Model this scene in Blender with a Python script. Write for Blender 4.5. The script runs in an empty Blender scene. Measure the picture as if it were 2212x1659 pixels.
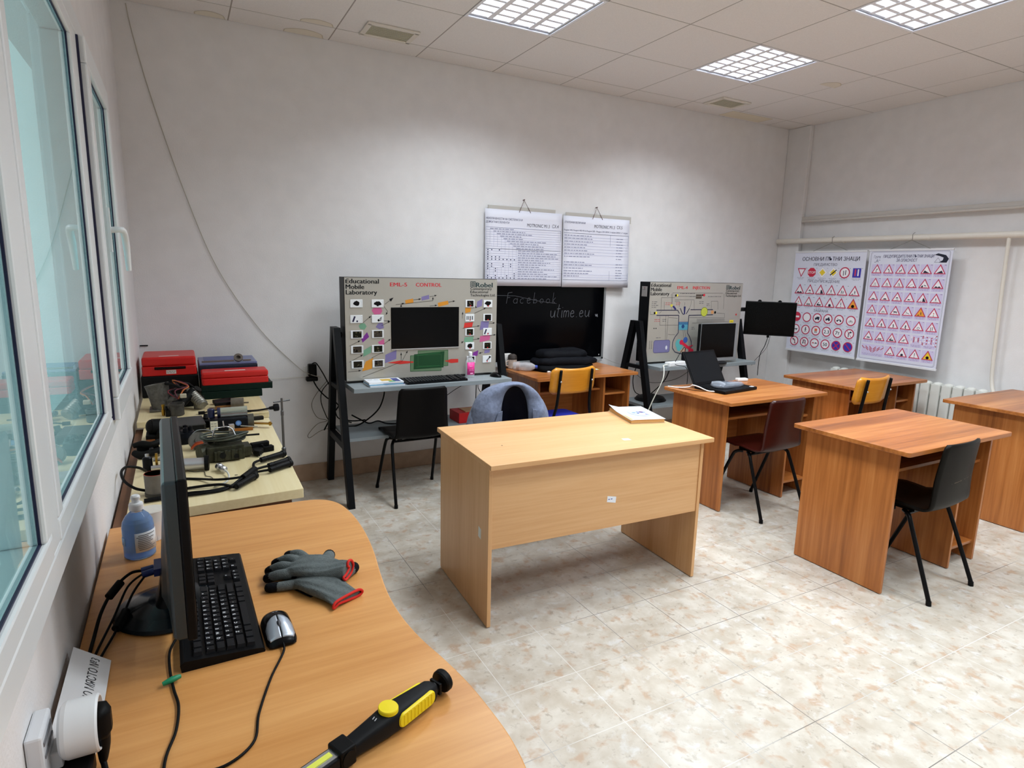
import bpy, bmesh, math, random
from mathutils import Vector, Matrix, Euler
PI = math.pi
S = bpy.context.scene
COL = S.collection

# ------------------------------------------------------------------ camera, world, exposure
cam_d = bpy.data.cameras.new('camera')
cam = bpy.data.objects.new('camera', cam_d)
COL.objects.link(cam)
S.camera = cam
cam_d.sensor_fit = 'HORIZONTAL'
cam_d.sensor_width = 36.0
cam_d.lens = 36.0 * 1320.6 / 2212.0
cam_d.clip_start = 0.02
cam_d.clip_end = 60
YAW, PITCH, ROLL = -0.498342, -0.182376, 0.0235679
_f = Vector((-math.sin(YAW)*math.cos(PITCH), math.cos(YAW)*math.cos(PITCH), math.sin(PITCH)))
_r0 = Vector((math.cos(YAW), math.sin(YAW), 0)); _u0 = _r0.cross(_f)
_r = math.cos(ROLL)*_r0 + math.sin(ROLL)*_u0
_u = -math.sin(ROLL)*_r0 + math.cos(ROLL)*_u0
_M = Matrix((( _r.x,_u.x,-_f.x),(_r.y,_u.y,-_f.y),(_r.z,_u.z,-_f.z))).to_4x4()
_M.translation = Vector((0.2075, -4.4184, 1.5281))
cam.matrix_world = _M

W = bpy.data.worlds.new('world'); S.world = W
W.use_nodes = True
W.node_tree.nodes['Background'].inputs[0].default_value = (0.42, 0.62, 0.66, 1)
W.node_tree.nodes['Background'].inputs[1].default_value = 0.9
S.view_settings.view_transform = 'Standard'
S.view_settings.look = 'None'
S.view_settings.gamma = 1.0
S.view_settings.use_curve_mapping = False
S.view_settings.exposure = 1.02
LAMP_WATTS = 10.0     # light output of one ceiling fixture
TUBE_GLOW = 5.0       # emission strength of the visible tube surface

# ------------------------------------------------------------------ colour and materials
def lin(c):
    c = c/255.0
    return c/12.92 if c <= 0.04045 else ((c+0.055)/1.055)**2.4
def L(rgb):
    k = 0.55 if max(rgb) < 50 else 1.0     # soot-black plastics and paints
    return (lin(rgb[0])*k, lin(rgb[1])*k, lin(rgb[2])*k, 1.0)
_mats = {}
def mat(rgb, rough=0.5, metal=0.0, spec=0.5, name=None, coat=0.0, alpha=1.0, trans=0.0, ior=1.45, noise=0.0, nscale=30.0, bump=0.0, bscale=200.0, emit=None, estr=0.0, sheen=0.0):
    key = (tuple(rgb), rough, metal, spec, coat, alpha, trans, ior, noise, nscale, bump, bscale, emit, estr, sheen)
    if key in _mats: return _mats[key]
    m = bpy.data.materials.new(name or 'paint_%02x%02x%02x' % tuple(int(v) for v in rgb))
    m.use_nodes = True
    nt = m.node_tree; b = nt.nodes['Principled BSDF']
    if max(rgb) < 50 and metal < 0.5: spec *= 0.3
    b.inputs['Base Color'].default_value = L(rgb)
    b.inputs['Roughness'].default_value = rough
    b.inputs['Metallic'].default_value = metal
    b.inputs['Specular IOR Level'].default_value = spec
    b.inputs['IOR'].default_value = ior
    b.inputs['Alpha'].default_value = alpha
    b.inputs['Transmission Weight'].default_value = trans
    b.inputs['Coat Weight'].default_value = coat
    b.inputs['Sheen Weight'].default_value = sheen
    if emit:
        b.inputs['Emission Color'].default_value = L(emit)
        b.inputs['Emission Strength'].default_value = estr
    if noise > 0 or bump > 0:
        tc = nt.nodes.new('ShaderNodeTexCoord')
    if noise > 0:
        n = nt.nodes.new('ShaderNodeTexNoise'); n.inputs['Scale'].default_value = nscale; n.inputs['Detail'].default_value = 5
        nt.links.new(tc.outputs['Object'], n.inputs['Vector'])
        r = nt.nodes.new('ShaderNodeValToRGB')
        c = L(rgb)
        r.color_ramp.elements[0].position = 0.3; r.color_ramp.elements[1].position = 0.7
        r.color_ramp.elements[0].color = tuple(max(0, v*(1-noise)) for v in c[:3])+(1,)
        r.color_ramp.elements[1].color = tuple(min(1, v*(1+noise)) for v in c[:3])+(1,)
        nt.links.new(n.outputs['Fac'], r.inputs['Fac']); nt.links.new(r.outputs['Color'], b.inputs['Base Color'])
    if bump > 0:
        n2 = nt.nodes.new('ShaderNodeTexNoise'); n2.inputs['Scale'].default_value = bscale; n2.inputs['Detail'].default_value = 3
        nt.links.new(tc.outputs['Object'], n2.inputs['Vector'])
        bp = nt.nodes.new('ShaderNodeBump'); bp.inputs['Strength'].default_value = bump; bp.inputs['Distance'].default_value = 0.004
        nt.links.new(n2.outputs['Fac'], bp.inputs['Height']); nt.links.new(bp.outputs['Normal'], b.inputs['Normal'])
    _mats[key] = m
    return m

def wood(name, c1, c2, c3, axis='X', fine=60.0, broad=4.0, rough=0.32, stretch=0.04, spec=0.5):
    """veneer: fine pores and broad bands stretched along one object axis"""
    m = bpy.data.materials.new(name); m.use_nodes = True
    nt = m.node_tree; b = nt.nodes['Principled BSDF']
    b.inputs['Roughness'].default_value = rough; b.inputs['Specular IOR Level'].default_value = spec
    tc = nt.nodes.new('ShaderNodeTexCoord')
    oi = nt.nodes.new('ShaderNodeObjectInfo')
    add = nt.nodes.new('ShaderNodeVectorMath'); add.operation = 'MULTIPLY_ADD'
    add.inputs[1].default_value = (1, 1, 1)
    mul = nt.nodes.new('ShaderNodeMath'); mul.operation = 'MULTIPLY'; mul.inputs[1].default_value = 7.0
    nt.links.new(oi.outputs['Random'], mul.inputs[0])
    nt.links.new(tc.outputs['Object'], add.inputs[0]); nt.links.new(mul.outputs[0], add.inputs[2])
    sc = {'X': (stretch, 1, 1), 'Y': (1, stretch, 1), 'Z': (1, 1, stretch)}[axis]
    def nz(scale, detail, dist=0.0):
        mp = nt.nodes.new('ShaderNodeMapping'); mp.inputs['Scale'].default_value = sc
        n = nt.nodes.new('ShaderNodeTexNoise'); n.inputs['Scale'].default_value = scale; n.inputs['Detail'].default_value = detail
        n.inputs['Distortion'].default_value = dist
        nt.links.new(add.outputs[0], mp.inputs['Vector']); nt.links.new(mp.outputs[0], n.inputs['Vector'])
        return n
    a = nz(broad, 3, 0.4); f = nz(fine, 4)
    r = nt.nodes.new('ShaderNodeValToRGB')
    e = r.color_ramp.elements
    e[0].position = 0.32; e[0].color = L(c2); e[1].position = 0.68; e[1].color = L(c3)
    k = e.new(0.5); k.color = L(c1)
    mx = nt.nodes.new('ShaderNodeMix'); mx.data_type = 'FLOAT'; mx.inputs[0].default_value = 0.38
    nt.links.new(a.outputs['Fac'], mx.inputs[2]); nt.links.new(f.outputs['Fac'], mx.inputs[3])
    nt.links.new(mx.outputs[0], r.inputs['Fac']); nt.links.new(r.outputs['Color'], b.inputs['Base Color'])
    return m

# ------------------------------------------------------------------ mesh builder
class MB:
    def __init__(self): self.v = []; self.f = []; self.mi = []; self.sm = []
    def add(self, vs, fs, mi=0, smooth=False, M=None):
        o = len(self.v)
        for p in vs:
            p = Vector(p)
            self.v.append(tuple(M @ p) if M is not None else tuple(p))
        for q in fs:
            self.f.append(tuple(i+o for i in q)); self.mi.append(mi); self.sm.append(smooth)
        return self
    def box(self, x0, x1, y0, y1, z0, z1, mi=0, M=None):
        vs = [(x0,y0,z0),(x1,y0,z0),(x1,y1,z0),(x0,y1,z0),(x0,y0,z1),(x1,y0,z1),(x1,y1,z1),(x0,y1,z1)]
        fs = [(0,3,2,1),(4,5,6,7),(0,1,5,4),(1,2,6,5),(2,3,7,6),(3,0,4,7)]
        return self.add(vs, fs, mi, False, M)
    def cbox(self, c, s, mi=0, rot=None):
        M = Matrix.Translation(c)
        if rot: M = M @ Euler(rot).to_matrix().to_4x4()
        return self.box(-s[0]/2, s[0]/2, -s[1]/2, s[1]/2, -s[2]/2, s[2]/2, mi, M)
    def loft(self, rings, mi=0, smooth=True, cap0=True, cap1=True, closed=True, M=None):
        n = len(rings[0]); vs = [p for r in rings for p in r]; fs = []
        for i in range(len(rings)-1):
            for j in range(n if closed else n-1):
                k = (j+1) % n
                fs.append((i*n+j, i*n+k, (i+1)*n+k, (i+1)*n+j))
        self.add(vs, fs, mi, smooth, M)
        if closed and cap0: self.add(rings[0], [tuple(range(n-1, -1, -1))], mi, False, M)
        if closed and cap1: self.add(rings[-1], [tuple(range(n))], mi, False, M)
        return self
    def lathe(self, prof, c=(0,0,0), axis='Z', n=24, mi=0, smooth=True, M=None):
        """prof: (radius, height) pairs turned about an axis through c"""
        T = Matrix.Translation(c)
        if axis == 'X': T = T @ Matrix.Rotation(PI/2, 4, 'Y')
        elif axis == 'Y': T = T @ Matrix.Rotation(-PI/2, 4, 'X')
        elif isinstance(axis, Vector): T = T @ axis.to_track_quat('Z', 'Y').to_matrix().to_4x4()
        if M is not None: T = M @ T
        rings = [[(r*math.cos(2*PI*j/n), r*math.sin(2*PI*j/n), h) for j in range(n)] for r, h in prof]
        for i in range(len(rings)-1):
            a, b2 = prof[i], prof[i+1]
            flat = abs(a[1]-b2[1]) < 1e-6
            self.add(rings[i]+rings[i+1], [(j, (j+1) % n, n+(j+1) % n, n+j) for j in range(n)], mi, smooth and not flat, T)
        if prof[0][0] > 1e-5: self.add(rings[0], [tuple(range(n-1, -1, -1))], mi, False, T)
        if prof[-1][0] > 1e-5: self.add(rings[-1], [tuple(range(n))], mi, False, T)
        return self
    def cyl(self, p, q, r, r2=None, n=16, mi=0):
        p, q = Vector(p), Vector(q); d = q-p
        return self.lathe([(r, 0), (r if r2 is None else r2, d.length)], p, d.normalized(), n, mi)
    def tube(self, pts, r, n=8, mi=0, smooth_pts=0, closed=False):
        pts = [Vector(p) for p in pts]
        if smooth_pts: pts = spline(pts, smooth_pts, closed)
        rs = r if isinstance(r, (list, tuple)) else [r]*len(pts)
        if len(rs) != len(pts):
            m_ = len(rs)-1; N = len(pts)-1
            rs = [rs[min(m_, int(i*m_/N))]*(1-(i*m_/N) % 1) + rs[min(m_, int(i*m_/N)+1)]*((i*m_/N) % 1) for i in range(N+1)]
        rings = []; up = None
        for i, p in enumerate(pts):
            a = pts[i-1] if i > 0 else (pts[-1] if closed else p)
            c = pts[(i+1) % len(pts)] if (i < len(pts)-1 or closed) else p
            d = (c-a)
            d = d.normalized() if d.length > 1e-9 else Vector((0, 0, 1))
            if up is None:
                up = Vector((0, 0, 1)) if abs(d.z) < 0.9 else Vector((1, 0, 0))
            s = d.cross(up)
            if s.length < 1e-6: s = d.orthogonal()
            s.normalize(); up = s.cross(d).normalized()
            rings.append([tuple(p + rs[i]*(math.cos(2*PI*j/n)*s + math.sin(2*PI*j/n)*up)) for j in range(n)])
        if closed: rings.append(rings[0])
        return self.loft(rings, mi, True, not closed, not closed)
    def prism(self, poly, z0, z1, mi=0, M=None):
        n = len(poly)
        vs = [(x, y, z0) for x, y in poly]+[(x, y, z1) for x, y in poly]
        fs = [tuple(range(n-1, -1, -1)), tuple(range(n, 2*n))]+[(i, (i+1) % n, n+(i+1) % n, n+i) for i in range(n)]
        return self.add(vs, fs, mi, False, M)
    def ball(self, c, r, n=16, m=10, mi=0, zmin=-1.0, M=None):
        if not isinstance(r, (list, tuple)): r = (r, r, r)
        rings = []
        for i in range(m+1):
            a = -PI/2 + PI*i/m
            z = max(math.sin(a), zmin); k = max(math.cos(a), 1e-4)
            rings.append([(c[0]+r[0]*k*math.cos(2*PI*j/n), c[1]+r[1]*k*math.sin(2*PI*j/n), c[2]+r[2]*z) for j in range(n)])
        return self.loft(rings, mi, True, True, True, M=M)

def spline(pts, k, closed=False):
    out = []; n = len(pts)
    rng = range(n if closed else n-1)
    for i in rng:
        p1, p2 = pts[i], pts[(i+1) % n]
        p0 = pts[i-1] if (i > 0 or closed) else p1
        p3 = pts[(i+2) % n] if (i+2 < n or closed) else p2
        for j in range(k):
            t = j/k
            out.append(0.5*((2*p1)+(-p0+p2)*t+(2*p0-5*p1+4*p2-p3)*t*t+(-p0+3*p1-3*p2+p3)*t**3))
    if not closed: out.append(pts[-1])
    return out

def build(name, mb, mats, parent=None, loc=(0, 0, 0), rot=(0, 0, 0), bevel=0.0, seg=2, solid=0.0, sub=0, merge=False):
    me = bpy.data.meshes.new(name)
    me.from_pydata(mb.v, [], mb.f)
    if not isinstance(mats, (list, tuple)): mats = [mats]
    for m in mats: me.materials.append(m)
    me.polygons.foreach_set('material_index', mb.mi)
    me.polygons.foreach_set('use_smooth', mb.sm)
    me.update()
    if merge:
        bm = bmesh.new(); bm.from_mesh(me); bmesh.ops.remove_doubles(bm, verts=bm.verts, dist=1e-5)
        bmesh.ops.recalc_face_normals(bm, faces=bm.faces); bm.to_mesh(me); bm.free()
    o = bpy.data.objects.new(name, me); COL.objects.link(o)
    o.location = loc; o.rotation_euler = rot
    if parent: o.parent = parent
    if solid:
        md = o.modifiers.new('thickness', 'SOLIDIFY'); md.thickness = abs(solid); md.offset = 0 if solid > 0 else -1
    if bevel:
        md = o.modifiers.new('bevel', 'BEVEL'); md.width = bevel; md.segments = seg; md.limit_method = 'ANGLE'; md.angle_limit = 0.7
        md.harden_normals = False
    if sub:
        md = o.modifiers.new('smooth', 'SUBSURF'); md.levels = sub; md.render_levels = sub
    return o
def tag(o, label, cat, group=None, kind=None):
    if label: o['label'] = label
    if cat: o['category'] = cat
    if group: o['group'] = group
    if kind: o['kind'] = kind
    return o
def thing(name, label, cat, loc=(0, 0, 0), rz=0.0, group=None):
    o = bpy.data.objects.new(name, None); COL.objects.link(o)
    o.empty_display_size = 0.05
    o.location = loc; o.rotation_euler = (0, 0, rz)
    return tag(o, label, cat, group)
def struct(name, mb, mats, parent=None, **k):
    o = build(name, mb, mats, parent, **k)
    if parent is None: o['kind'] = 'structure'
    return o
def dup(root, loc, rz, label, group=None):
    def cp(o, par):
        c = o.copy(); COL.objects.link(c)
        if par: c.parent = par
        for ch in list(o.children): cp(ch, c)
        return c
    r = cp(root, None); r.location = loc; r.rotation_euler = (0, 0, rz)
    r['label'] = label
    if group: r['group'] = group
    return r

# ------------------------------------------------------------------ flat print (lettering, diagrams) as real thin geometry
_txt = {}
def text_polys(s, bold=0.0):
    k = (s, bold)
    if k in _txt: return _txt[k]
    cu = bpy.data.curves.new('t', 'FONT'); cu.body = s; cu.size = 1.0; cu.resolution_u = 2; cu.offset = bold
    ob = bpy.data.objects.new('t', cu); COL.objects.link(ob)
    dg = bpy.context.evaluated_depsgraph_get(); me = bpy.data.meshes.new_from_object(ob.evaluated_get(dg))
    vs = [(v.co.x, v.co.y) for v in me.vertices]; fs = [tuple(p.vertices) for p in me.polygons]
    bpy.data.objects.remove(ob); bpy.data.curves.remove(cu); bpy.data.meshes.remove(me)
    w = max([v[0] for v in vs] or [0]); x0 = min([v[0] for v in vs] or [0])
    _txt[k] = (vs, fs, x0, w)
    return _txt[k]
class Print:
    """flat inks in a (u, v) plane; each layer lies a hair above the one before"""
    def __init__(self, O, U, V, eps=0.0006, step=0.00018):
        self.O, self.U, self.V = Vector(O), Vector(U).normalized(), Vector(V).normalized()
        self.N = self.U.cross(self.V).normalized(); self.eps = eps; self.step = step
        self.mb = MB(); self.cols = []; self.cnt = 0
    def ci(self, c):
        if c not in self.cols: self.cols.append(c)
        return self.cols.index(c)
    def raw(self, vs, fs, c, ly=0):
        self.cnt += 1
        h = self.eps+self.step*ly+3e-6*(self.cnt % 40)      # no two inks share a plane
        self.mb.add([self.O+self.U*x+self.V*y+self.N*h for x, y in vs], fs, self.ci(c))
    def poly(self, p, c, ly=0): self.raw(p, [tuple(range(len(p)))], c, ly)
    def rect(self, x0, y0, x1, y1, c, ly=0): self.poly([(x0, y0), (x1, y0), (x1, y1), (x0, y1)], c, ly)
    def line(self, a, b, w, c, ly=0):
        d = Vector((b[0]-a[0], b[1]-a[1]))
        if d.length < 1e-9: return
        d.normalize(); n = Vector((-d.y, d.x))*w/2
        self.poly([(a[0]-n.x, a[1]-n.y), (b[0]-n.x, b[1]-n.y), (b[0]+n.x, b[1]+n.y), (a[0]+n.x, a[1]+n.y)], c, ly)
    def path(self, pts, w, c, ly=0):
        for a, b in zip(pts, pts[1:]): self.line(a, b, w, c, ly)
    def arrow(self, a, b, w, c, ly=0, h=0.02):
        self.line(a, b, w, c, ly)
        d = Vector((b[0]-a[0], b[1]-a[1])).normalized(); n = Vector((-d.y, d.x)); e = Vector(b)
        self.poly([tuple(e), tuple(e-d*h+n*h*0.35), tuple(e-d*h-n*h*0.35)], c, ly)
    def disc(self, x, y, r, c, ly=0, n=20, ry=None):
        ry = r if ry is None else ry
        self.poly([(x+r*math.cos(2*PI*i/n), y+ry*math.sin(2*PI*i/n)) for i in range(n)], c, ly)
    def ring(self, x, y, r, w, c, ly=0, n=24):
        vs = [(x+q*math.cos(2*PI*i/n), y+q*math.sin(2*PI*i/n)) for q in (r-w, r) for i in range(n)]
        self.raw(vs, [(i, (i+1) % n, n+(i+1) % n, n+i) for i in range(n)], c, ly)
    def text(self, s, x, y, size, c, ly=0, bold=0.0, align='L', width=None, slant=0.0):
        vs, fs, x0, w = text_polys(s)
        if not vs: return
        sx = size if width is None else width/max(w-x0, 1e-6)
        off = {'L': 0, 'C': -(w-x0)*sx/2, 'R': -(w-x0)*sx}[align]
        for k in ((0,) if bold <= 0 else (-0.6, 0, 0.6)):          # heavier strokes: the letters struck three times, a hair apart
            self.raw([(x+off+(a-x0)*sx+slant*b*size+k*bold*size, y+b*size) for a, b in vs], fs, c, ly)
    def words(self, x0, x1, y, h, c, ly=0, rnd=random, dens=0.85):
        x = x0
        while x < x1-h:
            w = rnd.uniform(1.2, 4.5)*h
            self.rect(x, y, min(x+w, x1), y+h*0.7, c, ly); x += w+h*0.7/dens
    def build(self, name, parent=None, rough=0.6):
        return build(name, self.mb, [mat(c, rough) for c in self.cols], parent)

# ------------------------------------------------------------------ room shell
XL, XR, YB, YF, ZC = -0.03, 5.76, 0.0, -6.6, 2.99
def floor_mat():
    m = bpy.data.materials.new('marbled_ceramic_tile'); m.use_nodes = True
    nt = m.node_tree; b = nt.nodes['Principled BSDF']
    b.inputs['Roughness'].default_value = 0.28; b.inputs['Specular IOR Level'].default_value = 0.5
    N = nt.nodes.new; K = nt.links.new
    tc = N('ShaderNodeTexCoord')
    def noise(s, d, off=0, rough=0.55):
        mp = N('ShaderNodeMapping'); mp.inputs['Location'].default_value = (off, off*0.7, 0)
        n = N('ShaderNodeTexNoise'); n.inputs['Scale'].default_value = s; n.inputs['Detail'].default_value = d; n.inputs['Roughness'].default_value = rough
        n.inputs['Distortion'].default_value = 0.25
        K(tc.outputs['Object'], mp.inputs[0]); K(mp.outputs[0], n.inputs['Vector']); return n
    def ramp(n, a, b2, ca, cb):
        r = N('ShaderNodeValToRGB'); r.color_ramp.elements[0].position = a; r.color_ramp.elements[1].position = b2
        r.color_ramp.elements[0].color = ca; r.color_ramp.elements[1].color = cb
        K(n.outputs['Fac'], r.inputs['Fac']); return r
    def mix(f, a, c2, mode='MIX'):
        x = N('ShaderNodeMix'); x.data_type = 'RGBA'; x.blend_type = mode
        if isinstance(f, float): x.inputs[0].default_value = f
        else: K(f, x.inputs[0])
        if isinstance(a, tuple): x.inputs[6].default_value = a
        else: K(a, x.inputs[6])
        if isinstance(c2, tuple): x.inputs[7].default_value = c2
        else: K(c2, x.inputs[7])
        return x.outputs[2]
    base = ramp(noise(10, 5), 0.36, 0.64, L((202, 195, 184)), L((182, 171, 156))).outputs['Color']
    pe = ramp(noise(16, 3, 3.1), 0.55, 0.68, (0, 0, 0, 1), (0.75, 0.75, 0.75, 1)).outputs['Color']
    c = mix(pe, base, L((178, 149, 124)))
    gy = ramp(noise(24, 5, 8.7, 0.62), 0.58, 0.72, (0, 0, 0, 1), (0.8, 0.8, 0.8, 1)).outputs['Color']
    c = mix(gy, c, L((146, 133, 118)))
    lt = ramp(noise(16, 5, 12.3, 0.6), 0.56, 0.68, (0, 0, 0, 1), (0.7, 0.7, 0.7, 1)).outputs['Color']
    c = mix(lt, c, L((206, 204, 201)))
    sp = ramp(noise(60, 4, 1.7), 0.66, 0.74, (0, 0, 0, 1), (0.5, 0.5, 0.5, 1)).outputs['Color']
    c = mix(sp, c, L((130, 112, 98)))
    # grout lines every 0.30 m
    def grout(axis, off):
        sx = N('ShaderNodeSeparateXYZ'); K(tc.outputs['Object'], sx.inputs[0])
        a = N('ShaderNodeMath'); a.operation = 'ADD'; a.inputs[1].default_value = -off; K(sx.outputs[axis], a.inputs[0])
        w = N('ShaderNodeMath'); w.operation = 'PINGPONG'; w.inputs[1].default_value = 0.15; K(a.outputs[0], w.inputs[0])
        l = N('ShaderNodeMath'); l.operation = 'LESS_THAN'; l.inputs[1].default_value = 0.0015; K(w.outputs[0], l.inputs[0])
        return l.outputs[0]
    gm = N('ShaderNodeMath'); gm.operation = 'MAXIMUM'; K(grout('X', GX), gm.inputs[0]); K(grout('Y', GY), gm.inputs[1])
    gn = ramp(noise(1.1, 2, 5.5), 0.40, 0.62, L((212, 208, 202)), L((118, 112, 106))).outputs['Color']
    c = mix(gm.outputs[0], c, gn)
    K(c, b.inputs['Base Color'])
    bp = N('ShaderNodeBump'); bp.inputs['Strength'].default_value = 0.25; bp.inputs['Distance'].default_value = 0.002; bp.invert = True
    K(gm.outputs[0], bp.inputs['Height']); K(bp.outputs['Normal'], b.inputs['Normal'])
    return m
GX, GY = 1.1724, -2.6726   # one grid crossing of the floor tiles
mb = MB(); mb.box(XL-0.25, XR+0.2, YF-0.2, YB+0.2, -0.1, 0.0)
struct('floor', mb, floor_mat())

plaster = mat((232, 230, 230), 0.85, name='rough_white_plaster', noise=0.03, nscale=8, bump=0.25, bscale=140)
mb = MB(); mb.box(XL-0.2, XR+0.2, YB, YB+0.2, 0, ZC+0.2); struct('wall_back', mb, plaster)
mb = MB(); mb.box(XR, XR+0.2, YF, YB, 0, ZC+0.2); struct('wall_right', mb, plaster)
mb = MB(); mb.box(XL-0.2, XR+0.2, YF-0.2, YF, 0, ZC+0.2); struct('wall_front', mb, plaster)
WY0, WY1, WZ0, WZ1 = -4.32, -1.36, 0.985, 2.235       # window opening in the left wall
mb = MB()
mb.box(XL-0.2, XL, YF, YB, 0, WZ0); mb.box(XL-0.2, XL, YF, YB, WZ1, ZC+0.2)
mb.box(XL-0.2, XL, YF, WY0, WZ0, WZ1); mb.box(XL-0.2, XL, WY1, YB, WZ0, WZ1)
struct('wall_left', mb, plaster)
skirt = mat((176, 148, 124), 0.4, name='brown_skirting_tile', noise=0.12, nscale=14)
mb = MB(); mb.box(XL, XR, -0.012, -0.0005, 0, 0.125); struct('baseboard_back', mb, skirt, bevel=0.003)
mb = MB(); mb.box(XR-0.012, XR-0.0005, YF, -0.26, 0, 0.125); struct('baseboard_right', mb, skirt, bevel=0.003)
# boxed-in column in the far right corner and a plastered pipe chase along the right wall
mb = MB(); mb.box(XR-0.05, XR-0.0005, -0.25, -0.0005, 0, ZC-0.001); struct('trim_1', mb, plaster, bevel=0.006)
mb = MB(); mb.box(XR-0.045, XR-0.0005, YF, -0.0005, 2.075, 2.125); mb.cyl((XR-0.052, YF+0.01, 2.08), (XR-0.052, -0.26, 2.08), 0.012, n=10)
struct('trim_2', mb, mat((205, 200, 194), 0.6, name='painted_conduit'), bevel=0.004)

# ------------------------------------------------------------------ suspended ceiling (0.6 m grid) with openings for the lamps
CX0, CY0 = 1.78, -0.83
LAMPS = [(0, 0), (3, 0), (3, -2), (0, -2), (0, -4), (3, -4), (0, -6), (3, -6)]   # grid cells (column, row toward the camera)
tile_m = mat((238, 234, 231), 0.9, name='mineral_fibre_ceiling_tile', noise=0.035, nscale=160, bump=0.4, bscale=420)
bar_m = mat((168, 160, 154), 0.6, name='ceiling_grid_bar')
mb = MB()
cols = [(CX0+0.6*i) for i in range(-4, 8)]; rows = [(CY0+0.6*j) for j in range(-10, 3)]
cols = [c for c in cols if XL < c < XR-0.02]; rows = [r for r in rows if YF < r < YB-0.02]
xs = [XL]+cols+[XR]; ys = [YF]+rows+[YB]
lampset = set((round(CX0+0.6*i, 3), round(CY0-0.6+0.6*j, 3)) for i, j in LAMPS)
for i in range(len(xs)-1):
    for j in range(len(ys)-1):
        if (round(xs[i], 3), round(ys[j], 3)) in lampset: continue
        mb.box(xs[i]+0.004, xs[i+1]-0.004, ys[j]+0.004, ys[j+1]-0.004, ZC, ZC+0.015)
for x in cols:
    segs = []; y = YF
    for r in rows+[YB]:
        mb.box(x-0.004, x+0.004, y, r, ZC+0.001, ZC+0.03, 1); y = r
for y in rows:
    mb.box(XL, XR, y-0.004, y+0.004, ZC+0.001, ZC+0.03, 1)
struct('ceiling', mb, [tile_m, bar_m])
mb = MB(); mb.box(XL-0.2, XR+0.2, YF-0.2, YB+0.2, ZC+0.25, ZC+0.35); struct('ceiling_slab', mb, plaster)  # ceiling slab, unseen above the suspended tiles
# faint brown water stains on the ceiling edge
pr = Print((0, 0, ZC), (1, 0, 0), (0, -1, 0), eps=0.0008)
for cx, cy, rx, ry in ((0.48, 0.01, 0.085, 0.085), (1.02, 0.01, 0.125, 0.10), (1.06, 0.24, 0.10, 0.07), (4.72, 1.10, 0.09, 0.10)):
    pts = [(cx+rx*math.cos(PI*i/16)*(1+0.05*math.sin(5*i)), cy+ry*math.sin(PI*i/16)) for i in range(17)]
    pr.poly(pts, (232, 224, 208), 0); pr.path(pts, 0.006, (206, 194, 172), 1)
pr.rect(4.70, 0.03, 5.22, 0.20, (236, 226, 204), 0); pr.path([(4.70, 0.03), (4.70, 0.20), (5.22, 0.20), (5.22, 0.03)], 0.006, (200, 188, 168), 1)
pr.build('water_stains', bpy.data.objects['ceiling'])

white_met = mat((235, 238, 242), 0.25, 0.0, 0.6, name='white_enamel_reflector')
alu = mat((244, 245, 250), 0.35, 0.0, name='satin_aluminium_louvre')
tube_m = mat((240, 245, 255), 0.4, name='lit_fluorescent_tube', emit=(232, 240, 255), estr=TUBE_GLOW)
def make_lamp():
    t = thing('ceiling_light', 'x', 'ceiling light', (0, 0, ZC), 0, 'square fluorescent ceiling lights')
    m = MB()
    e = 0.296
    m.box(-e, e, -e, e, 0.100, 0.104)
    for s in (-1, 1):
        m.box(s*e-0.002, s*e+0.002, -e, e, 0.002, 0.102); m.box(-e, e, s*e-0.002, s*e+0.002, 0.002, 0.102)
    build('housing', m, white_met, t)
    m = MB()
    for s in (-1, 1):
        m.box(s*0.290-0.008, s*0.290+0.008, -0.298, 0.298, -0.003, 0.003); m.box(-0.298, 0.298, s*0.290-0.008, s*0.290+0.008, -0.003, 0.003)
    build('frame', m, alu, t)
    m = MB()
    def blade(p, q, z0, z1, top, bot):
        p, q = Vector(p), Vector(q); d = (q-p).normalized(); n = Vector((-d.y, d.x, 0))
        ring = [(-bot, z0), (bot, z0), (top, z1), (-top, z1)]
        m.loft([[tuple(b+n*o+Vector((0, 0, z))) for o, z in ring] for b in (p, q)], smooth=False)
    for k in range(5):
        x = -0.284+0.142*k; blade((x, -0.284, 0), (x, 0.284, 0), 0.008, 0.050, 0.004, 0.016)
    for k in range(8):
        y = -0.284+0.0811*k; blade((-0.284, y, 0), (0.284, y, 0), 0.012, 0.050, 0.003, 0.012)
    build('louvre', m, alu, t)
    for k in range(4):
        x = -0.213+0.142*k
        m = MB(); m.cyl((x, -0.28, 0.076), (x, 0.28, 0.076), 0.013, n=8)
        build('tube', m, tube_m, t)
    ld = bpy.data.lights.new('fluorescent_light', 'AREA'); ld.shape = 'SQUARE'; ld.size = 0.56; ld.energy = LAMP_WATTS; ld.color = (0.865, 0.95, 1.0); ld.spread = math.radians(138)
    lo = bpy.data.objects.new('fluorescent_light', ld); COL.objects.link(lo); lo.parent = t; lo.location = (0, 0, -0.006)
    return t
lab = {(0, 0): 'square fluorescent ceiling light above the two wall charts, cut by the top of the photo', (3, 0): 'square fluorescent ceiling light nearest the far right corner, fully visible',
       (3, -2): 'large bright fluorescent ceiling light at the top right edge of the photo', (0, -2): 'square fluorescent ceiling light over the pale beech desk, above the photo',
       (0, -4): 'square fluorescent ceiling light over the middle of the room, left row', (3, -4): 'square fluorescent ceiling light over the middle of the room, right row',
       (0, -6): 'square fluorescent ceiling light at the near end of the left row', (3, -6): 'square fluorescent ceiling light at the near end of the right row'}
lamp0 = make_lamp()
for n_, (i, j) in enumerate(LAMPS):
    p = (CX0+0.6*i+0.3, CY0+0.6*j-0.3, ZC)
    if n_ == 0: lamp0.location = p; lamp0['label'] = lab[(i, j)]
    else: dup(lamp0, p, 0, lab[(i, j)])
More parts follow.
